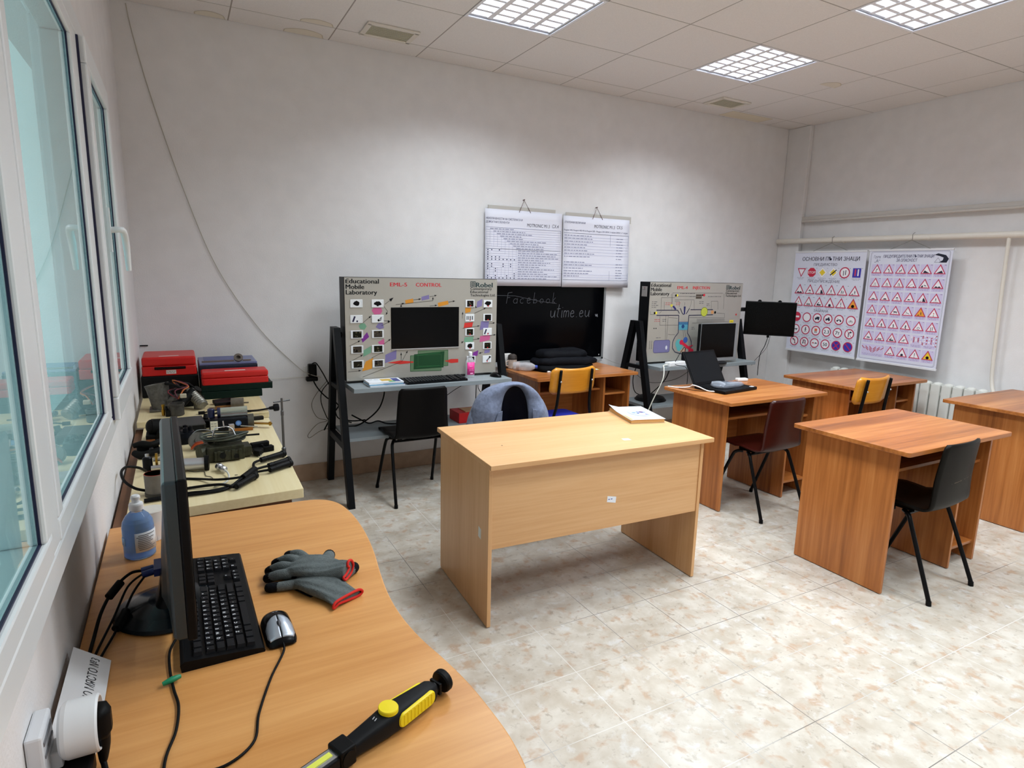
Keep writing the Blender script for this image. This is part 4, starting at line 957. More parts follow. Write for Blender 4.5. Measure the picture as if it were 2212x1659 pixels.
GL = {'u': [[(0.0, 0.5), (0.02, 0.12), (0.15, 0.0), (0.3, 0.12), (0.36, 0.5), (0.36, 0.05), (0.42, 0.0)]], 't': [[(0.15, 0.95), (0.1, 0.1), (0.2, 0.0)], [(0.0, 0.62), (0.3, 0.64)]], 'i': [[(0.08, 0.5), (0.08, 0.0), (0.14, 0.0)], [(0.09, 0.70), (0.10, 0.73)]],
      'm': [[(0.0, 0.5), (0.0, 0.0)], [(0.0, 0.38), (0.12, 0.5), (0.2, 0.4), (0.2, 0.0)], [(0.2, 0.38), (0.34, 0.5), (0.42, 0.4), (0.43, 0.0)]], 'e': [[(0.02, 0.25), (0.3, 0.3), (0.26, 0.45), (0.12, 0.5), (0.0, 0.3), (0.05, 0.05), (0.2, 0.0), (0.34, 0.1)]], '.': [[(0.05, 0.0), (0.08, 0.03)]],
      'F': [[(0.0, 0.0), (0.05, 0.9), (0.45, 0.95)], [(0.03, 0.5), (0.3, 0.52)]], 'a': [circ(0.15, 0.22, 0.2, 20, 340), [(0.33, 0.45), (0.33, 0.0)]], 'c': [circ(0.16, 0.22, 0.2, 50, 310)], 'b': [[(0.0, 0.95), (0.0, 0.0)], circ(0.16, 0.2, 0.17, 180, -180)], 'o': [circ(0.16, 0.22, 0.18)], 'k': [[(0.0, 0.95), (0.0, 0.0)], [(0.25, 0.5), (0.0, 0.22), (0.28, 0.0)]]}
x = 0.02
for ch in 'utime.eu':
    chalk(GL[ch], x, 0.052, 0.115, 0.005); x += {'i': 0.03, '.': 0.035, 'm': 0.068, 't': 0.045}.get(ch, 0.058)
x = -0.40
CH = (58, 60, 66)
for ch in 'Facebook':
    chalk(GL[ch], x, 0.170, 0.095, 0.0045); x += {'F': 0.066}.get(ch, 0.062)
pr.path([(-0.50, 0.235), (-0.32, 0.232), (-0.1, 0.19), (0.08, 0.168)], 0.004, CH, 0)
CH = (120, 122, 128); pr.path([(0.485, 0.075), (0.495, 0.055), (0.505, 0.075), (0.51, 0.05)], 0.008, CH); pr.disc(0.545, -0.285, 0.005, (200, 200, 200), 0, 8)
pr.build('chalk_writing', bb)

# ------------------------------------------------------------------ two charts hanging over the blackboard
BLU = (92, 98, 140); paper = mat((226, 226, 238), 0.7, name='chart_paper')
def chart(label, x0, x1, z0, z1, rz):
    w, h = x1-x0, z1-z0
    t = thing('wall_chart', label, 'chart', ((x0+x1)/2, -0.034, z0), 0, 'hanging paper charts above the blackboard')
    m = MB(); N = 10; vs = []
    for i in range(N+1):
        z = h*i/N
        for j in range(N+1):
            s = j/N
            vs.append((-w/2+w*s, -0.012*math.sin(PI*(1-i/N)*0.5)-(0.012*(s**6)*(1-i/N)), z))
    m.add(vs, [(i*(N+1)+j, i*(N+1)+j+1, (i+1)*(N+1)+j+1, (i+1)*(N+1)+j) for i in range(N) for j in range(N)], 0, True)
    build('sheet', m, paper, t, solid=0.0016)
    m = MB(); m.box(-w/2+0.03, w/2+(0.02 if rz else -0.06), 0.006, 0.014, h-0.03, h+0.028); build('backing_strip', m, mat((190, 186, 180), 0.7), t)
    m = MB(); m.tube([(-0.052, -0.004, h-0.012), (0.0, 0.016, h+0.085), (0.052, -0.004, h-0.012)], 0.0022, 6); m.cyl((0, 0.0335, h+0.086), (0, 0.008, h+0.088), 0.004, n=8)
    build('hanger', m, mat((96, 60, 62), 0.5), t)
    return t, w, h
def conform(pr, w, h):
    # lay the ink on the gently bowed sheet
    for k, v in enumerate(pr.mb.v):
        s = (v[0]+w/2)/w; i = v[2]/h
        pr.mb.v[k] = (v[0], v[1]-0.012*math.sin(PI*(1-i)*0.5)-0.012*(max(0, min(1, s))**6)*(1-i)-0.001, v[2])
rnd = random.Random(21)
t, w, h = chart('left paper wall chart headed MOTRONIC M1.3 with a fault grid', 2.322, 3.024, 1.412, 2.000, False)
pr = Print((0, 0, 0), (1, 0, 0), (0, 0, 1))
X = lambda u: -w/2+w*u
Z = lambda v: h*(1-v)
pr.text('НЕИЗПРАВНОСТИ НА СИСТЕМАТА И', X(0.01), Z(0.135), 0.022, (50, 54, 96), 0, 0.012, width=0.46*w); pr.text('ДЕФЕКТНИ ЕЛЕМЕНТИ', X(0.01), Z(0.18), 0.022, (50, 54, 96), 0, 0.012, width=0.29*w)
pr.text('MOTRONIC M1.3', X(0.53), Z(0.205), 0.038, (40, 40, 60), 0, 0.004, width=0.30*w, slant=0.1); pr.text('СХ.4', X(0.865), Z(0.200), 0.038, (40, 40, 60), 0, 0.004, width=0.085*w, slant=0.1)
pr.line((X(0.01), Z(0.235)), (X(0.985), Z(0.235)), 0.0022, BLU)
n = 22
for i in range(n+1):
    v = 0.235+0.675*i/n; a = 0.01 if i >= 9 else 0.01
    pr.line((X(a), Z(v)), (X(0.985), Z(v)), 0.0013 if i not in (9, 22) else 0.0024, (150, 154, 190) if i not in (9, 22) else (70, 76, 110))
for k in range(9):
    u = 0.01+0.048*k
    pr.line((X(u), Z(0.235+0.031*min(k, 9)*0.9)), (X(u), Z(0.91)), 0.0013, (140, 144, 180))
pr.line((X(0.985), Z(0.235)), (X(0.985), Z(0.91)), 0.002, BLU)
for i in range(n):
    v = 0.235+0.675*(i+0.78)/n
    a = 0.06+0.042*i if i < 9 else 0.415
    pr.words(X(a), X(min(a+rnd.uniform(0.25, 0.55), 0.97)), Z(v), 0.009, (150, 152, 176), 1, rnd)
    if i >= 9:
        for k in range(8):
            pat = {0: [0, 1, 3], 1: [0], 2: [0], 3: [0, 1, 2, 3], 4: [0, 1, 2, 3, 4, 5, 6, 7], 6: [0, 1, 4, 6], 7: [0, 1, 4, 6], 8: [0, 2], 9: [2], 10: [7], 11: [0, 2, 5, 7], 12: [2, 4, 6]}.get(i-9, [])
            if k in pat or i == n-1: pr.disc(X(0.034+0.048*k), Z(v-0.008), 0.0052, (50, 54, 90), 2, 8)
conform(pr, w, h); pr.build('chart_print', t)
t, w, h = chart('right paper wall chart headed MOTRONIC M1.3 with a two-column table', 3.038, 3.728, 1.408, 1.990, True)
pr = Print((0, 0, 0), (1, 0, 0), (0, 0, 1))
pr.text('ЕТАЛОННИ ВЕЛИЧИНИ', X(0.02), Z(0.10), 0.022, (50, 54, 96), 0, 0.012, width=0.30*w)
pr.text('MOTRONIC M1.3', X(0.455), Z(0.145), 0.038, (40, 40, 60), 0, 0.004, width=0.31*w, slant=0.05); pr.text('СХ.5', X(0.80), Z(0.140), 0.038, (40, 40, 60), 0, 0.004, width=0.085*w, slant=0.05)
pr.text('Peugeot 405; Peugeot 405 Mi16; Peugeot 205 - Peugeot 309; BMW 3 серия; BMW 5-7 серия', X(0.01), Z(0.205), 0.018, (70, 74, 110), 0, 0.008, width=0.96*w)
pr.line((X(0.01), Z(0.235)), (X(0.985), Z(0.235)), 0.0024, (70, 76, 110)); pr.line((X(0.01), Z(0.895)), (X(0.985), Z(0.895)), 0.0024, (70, 76, 110))
for u in (0.705, 0.985): pr.line((X(u), Z(0.235)), (X(u), Z(0.895)), 0.0018, BLU)
vs_ = [0.285, 0.325, 0.368, 0.41, 0.452, 0.494, 0.538, 0.66, 0.70, 0.82, 0.858]
for v in vs_: pr.line((X(0.01), Z(v)), (X(0.985), Z(v)), 0.0013, (140, 144, 184))
for v in vs_+[0.58, 0.745, 0.785]:
    pr.words(X(0.02), X(rnd.uniform(0.25, 0.48)), Z(v-0.012), 0.009, (140, 142, 170), 1, rnd); pr.words(X(0.80), X(0.90), Z(v-0.012+0.02), 0.009, (150, 152, 176), 1, rnd)
conform(pr, w, h); pr.build('chart_print', t)

# ------------------------------------------------------------------ pipes and radiator on the right wall
cream = mat((228, 222, 212), 0.45, name='cream_pipe_paint')
pp = thing('heating_pipe', 'cream heating pipe along the right wall above the road sign posters', 'pipe', (0, 0, 0))
m = MB(); m.cyl((5.68, -6.55, 1.862), (5.68, -0.02, 1.890), 0.026, n=14); build('main_pipe', m, cream, pp)
m = MB(); m.tube([(5.68, -2.055, 1.86), (5.685, -2.058, 1.60), (5.69, -2.07, 1.2), (5.69, -2.09, 0.80), (5.66, -2.15, 0.66), (5.65, -2.22, 0.62)], 0.0135, 10, smooth_pts=6); build('branch_pipe', m, cream, pp)
for y in (-0.10, -0.75, -1.50, -2.5):
    m = MB(); m.cyl((5.68, y, 1.89), (5.7595, y, 1.89), 0.006, n=8); m.lathe([(0.0285, -0.008), (0.0285, 0.008)], (5.68, y, 1.8875+0.0043*y), 'Y', 14); build('bracket', m, cream, pp)
rad = thing('radiator', 'white cast radiator under the window posters, partly hidden by the desks', 'radiator', (5.655, 0, 0))
rad['label'] = 'white ribbed radiator on the right wall behind the desks'
m = MB()
rings_w = mat((224, 224, 218), 0.4, name='white_radiator_enamel')
ny = 16
for k in range(ny):
    y = -0.84-0.0815*k
    m = MB(); m.prism(rrect(-0.042, 0.042, y-0.036, y+0.036, 0.012), 0.16, 0.695)
    m.ball((0, y, 0.695), (0.042, 0.034, 0.018), 12, 8, zmin=0.0)
    build('rib', m, rings_w, rad, bevel=0.003)
m = MB(); m.cyl((0, -0.80, 0.62), (0, -2.13, 0.62), 0.022, n=12); m.cyl((0, -0.80, 0.21), (0, -2.13, 0.21), 0.022, n=12); build('header_pipe', m, rings_w, rad)
for y in (-0.92, -2.02):
    m = MB(); m.box(0.0, 0.1045, y-0.012, y+0.012, 0.50, 0.53); build('bracket', m, rings_w, rad)
m = MB(); m.cyl((0, -2.10, 0.62), (-0.002, -2.19, 0.62), 0.016, n=10); m.lathe([(0.018, 0), (0.02, 0.03), (0.014, 0.034)], (0, -2.17, 0.625), 'Z', 12); build('valve', m, mat((200, 200, 196), 0.4, 0.3), rad)

# ------------------------------------------------------------------ road sign posters
RED = (196, 40, 84); WHT = (246, 244, 250); INKB = (34, 34, 60); YEL = (236, 206, 52); BLUE = (58, 58, 176)
def sign_tri(p, x, y, s, g, fill=WHT, ly=2):
    up = [(x-s*0.56, y-s*0.42), (x+s*0.56, y-s*0.42), (x, y+s*0.56)]
    c = (x, y-s*0.095)
    p.poly(up, RED, ly); p.poly([(c[0]+(a-c[0])*0.74, c[1]+(b-c[1])*0.74) for a, b in up], fill, ly+1)
    glyph(p, x, y-s*0.12, s*0.42, g, ly+2)
def sign_circ(p, x, y, s, g, fill=WHT, ly=2, rim=RED):
    p.disc(x, y, s*0.5, rim, ly, 24); p.disc(x, y, s*0.40, fill, ly+1, 24); glyph(p, x, y, s*0.50, g, ly+2)
def person(p, x, y, s, ly, c=INKB):
    p.disc(x, y+s*0.42, s*0.11, c, ly, 8); p.line((x, y+s*0.32), (x, y-s*0.05), s*0.16, c, ly); p.line((x, y), (x-s*0.2, y-s*0.45), s*0.09, c, ly); p.line((x, y), (x+s*0.2, y-s*0.45), s*0.09, c, ly); p.line((x, y+s*0.25), (x-s*0.22, y-s*0.02), s*0.07, c, ly); p.line((x, y+s*0.25), (x+s*0.22, y), s*0.07, c, ly)
def car(p, x, y, s, ly, c=INKB):
    p.poly([(x-s*0.5, y-s*0.12), (x+s*0.5, y-s*0.12), (x+s*0.5, y+s*0.05), (x+s*0.3, y+s*0.08), (x+s*0.2, y+s*0.28), (x-s*0.25, y+s*0.28), (x-s*0.35, y+s*0.06), (x-s*0.5, y+s*0.04)], c, ly); p.disc(x-s*0.28, y-s*0.15, s*0.12, c, ly+1, 8); p.disc(x+s*0.28, y-s*0.15, s*0.12, c, ly+1, 8)
def glyph(p, x, y, s, g, ly):
    K = INKB; l = lambda a, b, w=0.14, c=K: p.line((x+a[0]*s, y+a[1]*s), (x+b[0]*s, y+b[1]*s), w*s, c, ly)
    P = lambda pts, c=K: p.poly([(x+a*s, y+b*s) for a, b in pts], c, ly)
    if g == 'bendR': l((-0.15, -0.5), (-0.15, 0.0)); l((-0.15, 0.0), (0.05, 0.3)); P([(0.0, 0.1), (0.3, 0.42), (-0.08, 0.42)])
    elif g == 'bendL': l((0.15, -0.5), (0.15, 0.0)); l((0.15, 0.0), (-0.05, 0.3)); P([(0.08, 0.42), (-0.3, 0.42), (0.0, 0.1)])
    elif g == 'zigR': l((-0.3, -0.4), (-0.25, 0.0), 0.16); l((-0.25, 0.0), (0.1, -0.12), 0.16); l((0.1, -0.12), (0.2, 0.35), 0.16)
    elif g == 'zigL': l((0.3, -0.4), (0.25, -0.02), 0.16); l((0.25, -0.02), (-0.1, -0.1), 0.16); l((-0.1, -0.1), (-0.15, 0.35), 0.16)
    elif g == 'down': P([(-0.72, -0.5), (0.72, -0.5), (-0.40, 0.12)])
    elif g == 'up': P([(-0.72, -0.5), (0.72, -0.5), (0.40, 0.12)])
    elif g == 'narrow': l((-0.22, -0.45), (-0.14, 0.35), 0.09); l((0.22, -0.45), (0.14, 0.35), 0.09)
    elif g == 'lanes': l((-0.22, -0.45), (-0.12, 0.4), 0.09); l((0.05, -0.45), (0.05, 0.4), 0.09); l((0.3, -0.45), (0.18, 0.2), 0.09)
    elif g == 'two': l((-0.2, -0.5), (-0.2, 0.35), 0.13); l((0.2, -0.4), (0.2, 0.45), 0.13)
    elif g == 'bridge': P([(-0.8, -0.5), (-0.4, -0.5), (-0.45, -0.25)]); P([(0.4, -0.5), (0.8, -0.5), (0.45, -0.25)]); l((-0.45, -0.2), (0.3, 0.25), 0.06)
    elif g == 'quay': P([(-0.75, -0.5), (-0.25, -0.5), (-0.3, 0.0), (-0.6, -0.15)]); l((-0.1, 0.05), (0.4, -0.15), 0.16); l((0, -0.35), (0.6, -0.4), 0.06)
    elif g == 'bumps': P([(-0.75, -0.5), (0.75, -0.5), (0.5, -0.2), (0.3, -0.15), (0.0, -0.38), (-0.3, -0.15), (-0.5, -0.2)])
    elif g == 'hump': P([(-0.5, -0.45), (0.5, -0.45), (0.2, -0.22), (-0.2, -0.22)])
    elif g == 'dip': P([(-0.4, -0.42), (0.4, -0.42), (0.36, -0.2), (0.1, -0.1), (-0.36, -0.2)])
    elif g == 'slip': car(p, x, y+0.12*s, s*0.6, ly); l((-0.3, -0.5), (0.1, -0.2), 0.08); l((0.05, -0.5), (0.35, -0.2), 0.08)
    elif g == 'gravel': car(p, x-0.15*s, y-0.2*s, s*0.6, ly); l((0.15, 0.05), (0.35, -0.1), 0.07)
    elif g == 'rocks': P([(0.05, -0.5), (0.8, -0.5), (0.3, 0.45), (0.1, 0.2)]); p.disc(x-0.2*s, y-0.3*s, 0.08*s, K, ly, 6); p.disc(x-0.35*s, y-0.42*s, 0.06*s, K, ly, 6)
    elif g == 'zebra':
        person(p, x, y+0.1*s, s*0.8, ly)
        for k in range(5): l((-0.5+0.25*k, -0.55), (-0.44+0.22*k, -0.38), 0.09)
    elif g == 'kids': person(p, x-0.18*s, y, s*0.8, ly); person(p, x+0.2*s, y-0.04*s, s*0.7, ly)
    elif g == 'bike': p.ring(x-0.25*s, y-0.2*s, 0.2*s, 0.05*s, K, ly, 12); p.ring(x+0.25*s, y-0.2*s, 0.2*s, 0.05*s, K, ly, 12); l((-0.25, -0.2), (0.05, 0.1), 0.06); l((0.05, 0.1), (0.25, -0.2), 0.06); l((0.02, -0.2), (-0.1, 0.12), 0.06)
    elif g == 'cow': P([(-0.4, -0.02), (-0.5, 0.15), (-0.3, 0.18), (0.4, 0.14), (0.45, -0.1), (-0.3, -0.1)]); l((-0.25, -0.1), (-0.25, -0.4), 0.09); l((0.35, -0.1), (0.35, -0.4), 0.09)
    elif g == 'deer': P([(-0.3, 0.1), (0.35, -0.12), (0.3, -0.25), (-0.25, -0.02)]); l((-0.28, 0.05), (-0.4, 0.35), 0.08); l((0.3, -0.2), (0.5, -0.4), 0.06); l((-0.2, -0.05), (-0.4, -0.25), 0.06)
    elif g == 'works': person(p, x+0.12*s, y, s*0.85, ly); P([(-0.65, -0.45), (-0.2, -0.45), (-0.42, -0.15)])
    elif g == 'lights':
        p.disc(x, y+0.25*s, 0.13*s, (200, 40, 50), ly, 10); p.disc(x, y-0.32*s, 0.12*s, (50, 120, 90), ly, 10); p.disc(x, y-0.03*s, 0.08*s, (220, 190, 60), ly, 8)
    elif g == 'cross': l((-0.3, -0.4), (0.3, 0.2), 0.17); l((-0.3, 0.2), (0.3, -0.4), 0.17)
    elif g == 'prio': l((0, -0.5), (0, 0.1), 0.18); P([(-0.2, 0.1), (0.2, 0.1), (0, 0.45)]); l((-0.28, -0.1), (0.28, -0.1), 0.10)
    elif g == 'prioR': l((0, -0.5), (0, 0.1), 0.18); P([(-0.2, 0.1), (0.2, 0.1), (0, 0.45)]); l((0, -0.15), (0.28, -0.1), 0.10)
    elif g == 'prioL': l((0, -0.5), (0, 0.1), 0.18); P([(-0.2, 0.1), (0.2, 0.1), (0, 0.45)]); l((-0.28, -0.2), (0, -0.1), 0.10)
    elif g == 'round': p.ring(x, y-0.1*s, 0.3*s, 0.09*s, K, ly, 14)
    elif g == 'tram': l((-0.4, -0.1), (0.4, -0.1), 0.22); l((-0.4, -0.36), (0.4, -0.36), 0.05); l((-0.3, 0.08), (0.2, 0.1), 0.05)
    elif g == 'fence':
        for k in range(4): l((-0.36+0.24*k, -0.5), (-0.36+0.24*k, -0.02), 0.10)
        l((-0.5, -0.16), (0.5, -0.16), 0.09); l((-0.5, -0.38), (0.5, -0.38), 0.09)
    elif g == 'train': P([(-0.5, -0.42), (0.5, -0.42), (0.5, -0.12), (-0.1, -0.12), (-0.15, 0.0), (-0.5, 0.0)]); P([(-0.42, 0.05), (-0.1, 0.3), (0.1, 0.5), (-0.05, 0.1)])
    elif g == 'plane': l((-0.4, -0.2), (0.4, 0.25), 0.13); l((-0.1, 0.3), (0.1, -0.35), 0.10); l((-0.4, 0.0), (-0.3, -0.25), 0.08)
    elif g == 'tunnel': P([(-0.3, -0.5), (0.3, -0.5), (0.3, -0.1), (0.15, 0.08), (-0.15, 0.08), (-0.3, -0.1)])
    elif g == 'excl': l((0, -0.1), (0, 0.6), 0.14); p.disc(x, y-0.35*s, 0.10*s, K, ly, 8)
    elif g == 'dot': p.disc(x, y-0.15*s, 0.36*s, (20, 20, 24), ly, 14)
    elif g == 'queue': car(p, x-0.2*s, y-0.3*s, s*0.45, ly); car(p, x+0.25*s, y-0.25*s, s*0.45, ly)
    elif g == 'person': person(p, x, y, s*1.1, ly)
    elif g == 'car': car(p, x, y-0.05*s, s*1.05, ly)
    elif g == 'truck': P([(-0.5, -0.25), (0.5, -0.25), (0.5, 0.3), (-0.15, 0.3), (-0.2, 0.1), (-0.5, 0.05)]); p.disc(x-0.3*s, y-0.3*s, 0.13*s, K, ly+1, 8); p.disc(x+0.3*s, y-0.3*s, 0.13*s, K, ly+1, 8); 
    elif g == 'tractor': P([(-0.5, -0.2), (0.1, -0.2), (0.35, 0.0), (0.3, 0.35), (0.0, 0.35), (-0.05, 0.1), (-0.5, 0.08)]); p.disc(x+0.25*s, y-0.15*s, 0.24*s, K, ly+1, 10); p.disc(x-0.35*s, y-0.25*s, 0.15*s, K, ly+1, 8)
    elif g == 'moto': p.disc(x-0.35*s, y-0.2*s, 0.18*s, K, ly, 8); p.disc(x+0.35*s, y-0.2*s, 0.18*s, K, ly, 8); l((-0.35, -0.1), (0.3, 0.05), 0.16); l((-0.2, 0.1), (-0.3, 0.3), 0.08)
    elif g == 'cart': l((-0.5, 0.0), (0.5, 0.0), 0.14); p.disc(x+0.2*s, y-0.08*s, 0.17*s, K, ly, 8); l((-0.4, 0.0), (-0.45, -0.25), 0.09); l((-0.2, 0), (-0.2, -0.25), 0.09); l((-0.45, 0.0), (-0.55, 0.2), 0.1)
    elif g == 'tank': P([(-0.3, -0.1), (0.3, -0.1), (0.3, 0.45), (-0.3, 0.45)], (226, 110, 80)); [l((-0.24+0.16*k, -0.45), (-0.24+0.16*k, -0.12), 0.08) for k in range(4)]
    elif g == 'noR': l((-0.15, -0.6), (-0.15, 0.2), 0.16); l((-0.15, 0.2), (0.2, 0.35), 0.16); P([(0.15, 0.12), (0.55, 0.35), (0.15, 0.6)]); l((-0.5, 0.62), (0.5, -0.62), 0.09, RED)
    elif g == 'noL': l((0.15, -0.6), (0.15, 0.2), 0.16); l((0.15, 0.2), (-0.2, 0.35), 0.16); P([(-0.15, 0.6), (-0.55, 0.35), (-0.15, 0.12)]); l((-0.5, 0.62), (0.5, -0.62), 0.09, RED)
    elif g == 'noU': l((0.25, -0.5), (0.25, 0.3), 0.16); l((0.25, 0.35), (-0.25, 0.35), 0.16); l((-0.25, 0.35), (-0.25, -0.2), 0.16); P([(-0.45, -0.15), (-0.25, -0.5), (-0.05, -0.15)]); l((-0.5, 0.62), (0.5, -0.62), 0.09, RED)
    elif g == 'overtake': car(p, x-0.32*s, y, s*0.5, ly, (200, 50, 60)); car(p, x+0.32*s, y, s*0.5, ly)
    elif g == 'noent': p.rect(x-0.62*s, y-0.18*s, x+0.62*s, y+0.18*s, WHT, ly)
    elif g == 'X': l((-0.55, -0.55), (0.55, 0.55), 0.2, RED); l((-0.55, 0.55), (0.55, -0.55), 0.2, RED)
    elif g == 'slash': l((-0.55, 0.55), (0.55, -0.55), 0.2, RED)
    elif g and g[0] == '#':
        p.text(g[1:], x, y-0.36*s, s*1.0, K, ly, 0.03, 'C')
def poster(label, y0, y1, z0, z1, top_w):
    w, h = y0-y1, z1-z0
    t = thing('road_sign_poster', label, 'poster', (5.635, (y0+y1)/2, z0), 0, 'road sign posters on the right wall')
    m = MB(); m.box(-0.002, 0.002, -w/2, w/2, 0.008, h-0.006); build('sheet', m, mat((224, 226, 242), 0.35, coat=0.15), t)
    m = MB(); m.box(-0.006, 0.006, -w/2-0.004, w/2+0.004, h-0.014, h); m.box(-0.006, 0.006, -w/2-0.004, w/2+0.004, 0, 0.018); build('hanging_strip', m, mat((228, 228, 232), 0.4), t, bevel=0.001)
    m = MB(); m.tube([(0, w*0.25, h-0.003), (0.012, 0, h+0.072), (0, -w*0.25, h-0.003)], 0.0018, 6)
    m.tube([(0.012, 0, h+0.07), (0.018, 0.0, h+0.085), (0.015, 0.0, h+0.12), (0.045, 0.0, h+0.1350)], 0.0022, 6, smooth_pts=4); build('string', m, mat((130, 126, 120), 0.6), t)
    return t, w, h
t, w, h = poster('left road sign poster headed ОСНОВНИ ПЪТНИ ЗНАЦИ, with round and triangular signs', -0.285, -1.012, 0.805, 1.786, 0)
pr = Print((-0.002, 0, 0), (0, -1, 0), (0, 0, 1))
X = lambda u: -w/2+w*u
Z = lambda v: h*(1-v)
pr.text('ОСНОВНИ ПЪТНИ ЗНАЦИ', 0.012, Z(0.093), 0.050, INKB, 0, 0.022, 'C', width=0.80*w); pr.text('ПРЕДИМСТВО', X(0.46), Z(0.142), 0.034, (70, 72, 100), 0, 0.01, 'C', width=0.33*w)
pr.text('ПРЕДУПРЕЖДЕНИЕ', X(0.46), Z(0.302), 0.034, (90, 92, 116), 0, 0.008, 'C', width=0.46*w); pr.text('ЗАБРАНА', X(0.47), Z(0.587), 0.034, (70, 72, 100), 0, 0.01, 'C', width=0.21*w)
xs_ = [0.12, 0.275, 0.43, 0.585, 0.74, 0.90]
rnd = random.Random(5)
y = Z(0.205); s = 0.092
pr.poly([(X(xs_[0])-s*0.5, y+s*0.42), (X(xs_[0]), y-s*0.52), (X(xs_[0])+s*0.5, y+s*0.42)], RED, 2); pr.poly([(X(xs_[0])-s*0.34, y+s*0.32), (X(xs_[0]), y-s*0.34), (X(xs_[0])+s*0.34, y+s*0.32)], WHT, 3)
q = X(xs_[1]); pr.poly([(q+s*0.5*math.cos(PI/8+k*PI/4), y+s*0.5*math.sin(PI/8+k*PI/4)) for k in range(8)], (206, 42, 70), 2); pr.text('STOP', q, y-s*0.13, s*0.36, WHT, 3, 0.02, 'C')
for i_ in (2, 3):
    q = X(xs_[i_])
    for r_, c_, ly in ((0.56, (200, 200, 206), 2), (0.53, WHT, 3), (0.34, YEL, 4)): pr.poly([(q+s*r_, y), (q, y+s*r_), (q-s*r_, y), (q, y-s*r_)], c_, ly)
    if i_ == 3: pr.line((q-s*0.33, y-s*0.27), (q+s*0.33, y+s*0.27), s*0.10, (40, 40, 44), 5)
sign_circ(pr, X(xs_[4]), y, s*1.12, 'two'); q = X(xs_[5]); pr.rect(q-s*0.42, y-s*0.46, q+s*0.42, y+s*0.46, BLUE, 2); pr.rect(q-s*0.22, y-s*0.3, q-s*0.08, y+s*0.36, (206, 60, 90), 3); pr.rect(q+s*0.08, y-s*0.3, q+s*0.22, y+s*0.36, WHT, 3)
for v, gs in ((0.375, ['bumps', 'slip', 'rocks', 'zebra', 'kids', 'works']), (0.495, ['lights', 'fence', 'train', 'tunnel', 'excl', 'dot'])):
    for u, g in zip(xs_, gs): sign_tri(pr, X(u), Z(v), 0.098, g, (240, 160, 60) if g == 'dot' else WHT)
for v, gs in ((0.648, ['noent', '', 'truck', 'tractor', 'moto', 'bike']), (0.772, ['cart', 'person', 'tank', '#2.3', '#7т', 'noR']), (0.895, ['noL', 'noU', 'overtake', '#50', 'X', 'slash'])):
    for u, g in zip(xs_, gs): sign_circ(pr, X(u), Z(v), 0.094, g, {'noent': (206, 42, 70), 'X': BLUE, 'slash': BLUE}.get(g, WHT))
for v in (0.262, 0.425, 0.545, 0.703, 0.828, 0.948):
    for u in xs_:
        pr.words(X(u)-0.042, X(u)+0.042, Z(v), 0.006, (160, 160, 176), 0, rnd); pr.words(X(u)-0.03, X(u)+0.03, Z(v+0.011), 0.006, (170, 170, 186), 0, rnd); pr.words(X(u)+0.045, X(u)+0.060, Z(v-0.095), 0.005, (120, 120, 140), 0, rnd)
pr.build('poster_print', t)
t, w, h = poster('right road sign poster with rows of red-bordered warning triangles on a lilac ground', -1.038, -1.712, 0.802, 1.790, 0)
pr = Print((-0.002, 0, 0), (0, -1, 0), (0, 0, 1))
fr = rrect(-w/2+0.016, w/2-0.016, 0.026, h-0.02, 0.02); pr.path(fr+fr[:1], 0.0025, (150, 150, 170), 1); fr = rrect(-w/2+0.022, w/2-0.022, 0.032, h-0.026, 0.018); pr.path(fr+fr[:1], 0.0015, (170, 170, 190), 1)
pr.text('Група', X(0.065), Z(0.075), 0.032, (70, 72, 110), 0, 0.004, width=0.085*w); pr.text('„А“', X(0.075), Z(0.112), 0.034, (70, 72, 110), 0, 0.012)
pr.text('ПРЕДУПРЕДИТЕЛНИ ПЪТНИ ЗНАЦИ', X(0.49), Z(0.073), 0.034, (52, 54, 100), 0, 0.02, 'C', width=0.61*w, slant=0.1); pr.text('ЗА ОПАСНОСТ', X(0.48), Z(0.107), 0.034, (52, 54, 100), 0, 0.02, 'C', width=0.25*w, slant=0.1)
# winding road emblem
pr.poly([(X(0.80), Z(0.052)), (X(0.84), Z(0.040)), (X(0.93), Z(0.055)), (X(0.965), Z(0.085)), (X(0.945), Z(0.115)), (X(0.855), Z(0.115)), (X(0.90), Z(0.095)), (X(0.905), Z(0.075)), (X(0.86), Z(0.062))], (24, 28, 50), 1)
pr.path([(X(0.81), Z(0.113)), (X(0.845), Z(0.075)), (X(0.885), Z(0.113)), (X(0.81), Z(0.113))], 0.0025, (110, 110, 130), 2)
rowsG = [['bendR', 'bendL', 'zigR', 'zigL', 'down', 'up'], ['narrow', 'lanes', 'lanes', 'bridge', 'quay', 'bumps'], ['hump', 'dip', 'slip', 'gravel', 'rocks', 'zebra'], ['kids', 'bike', 'cow', 'deer', 'works', 'lights'], ['cross', 'prio', 'prioR', 'prioL', 'round', 'two'], ['tram', 'fence', 'train', 'plane', 'andrew1', 'andrew2'], ['chev', None, 'queue', 'tunnel', 'excl', 'dot']]
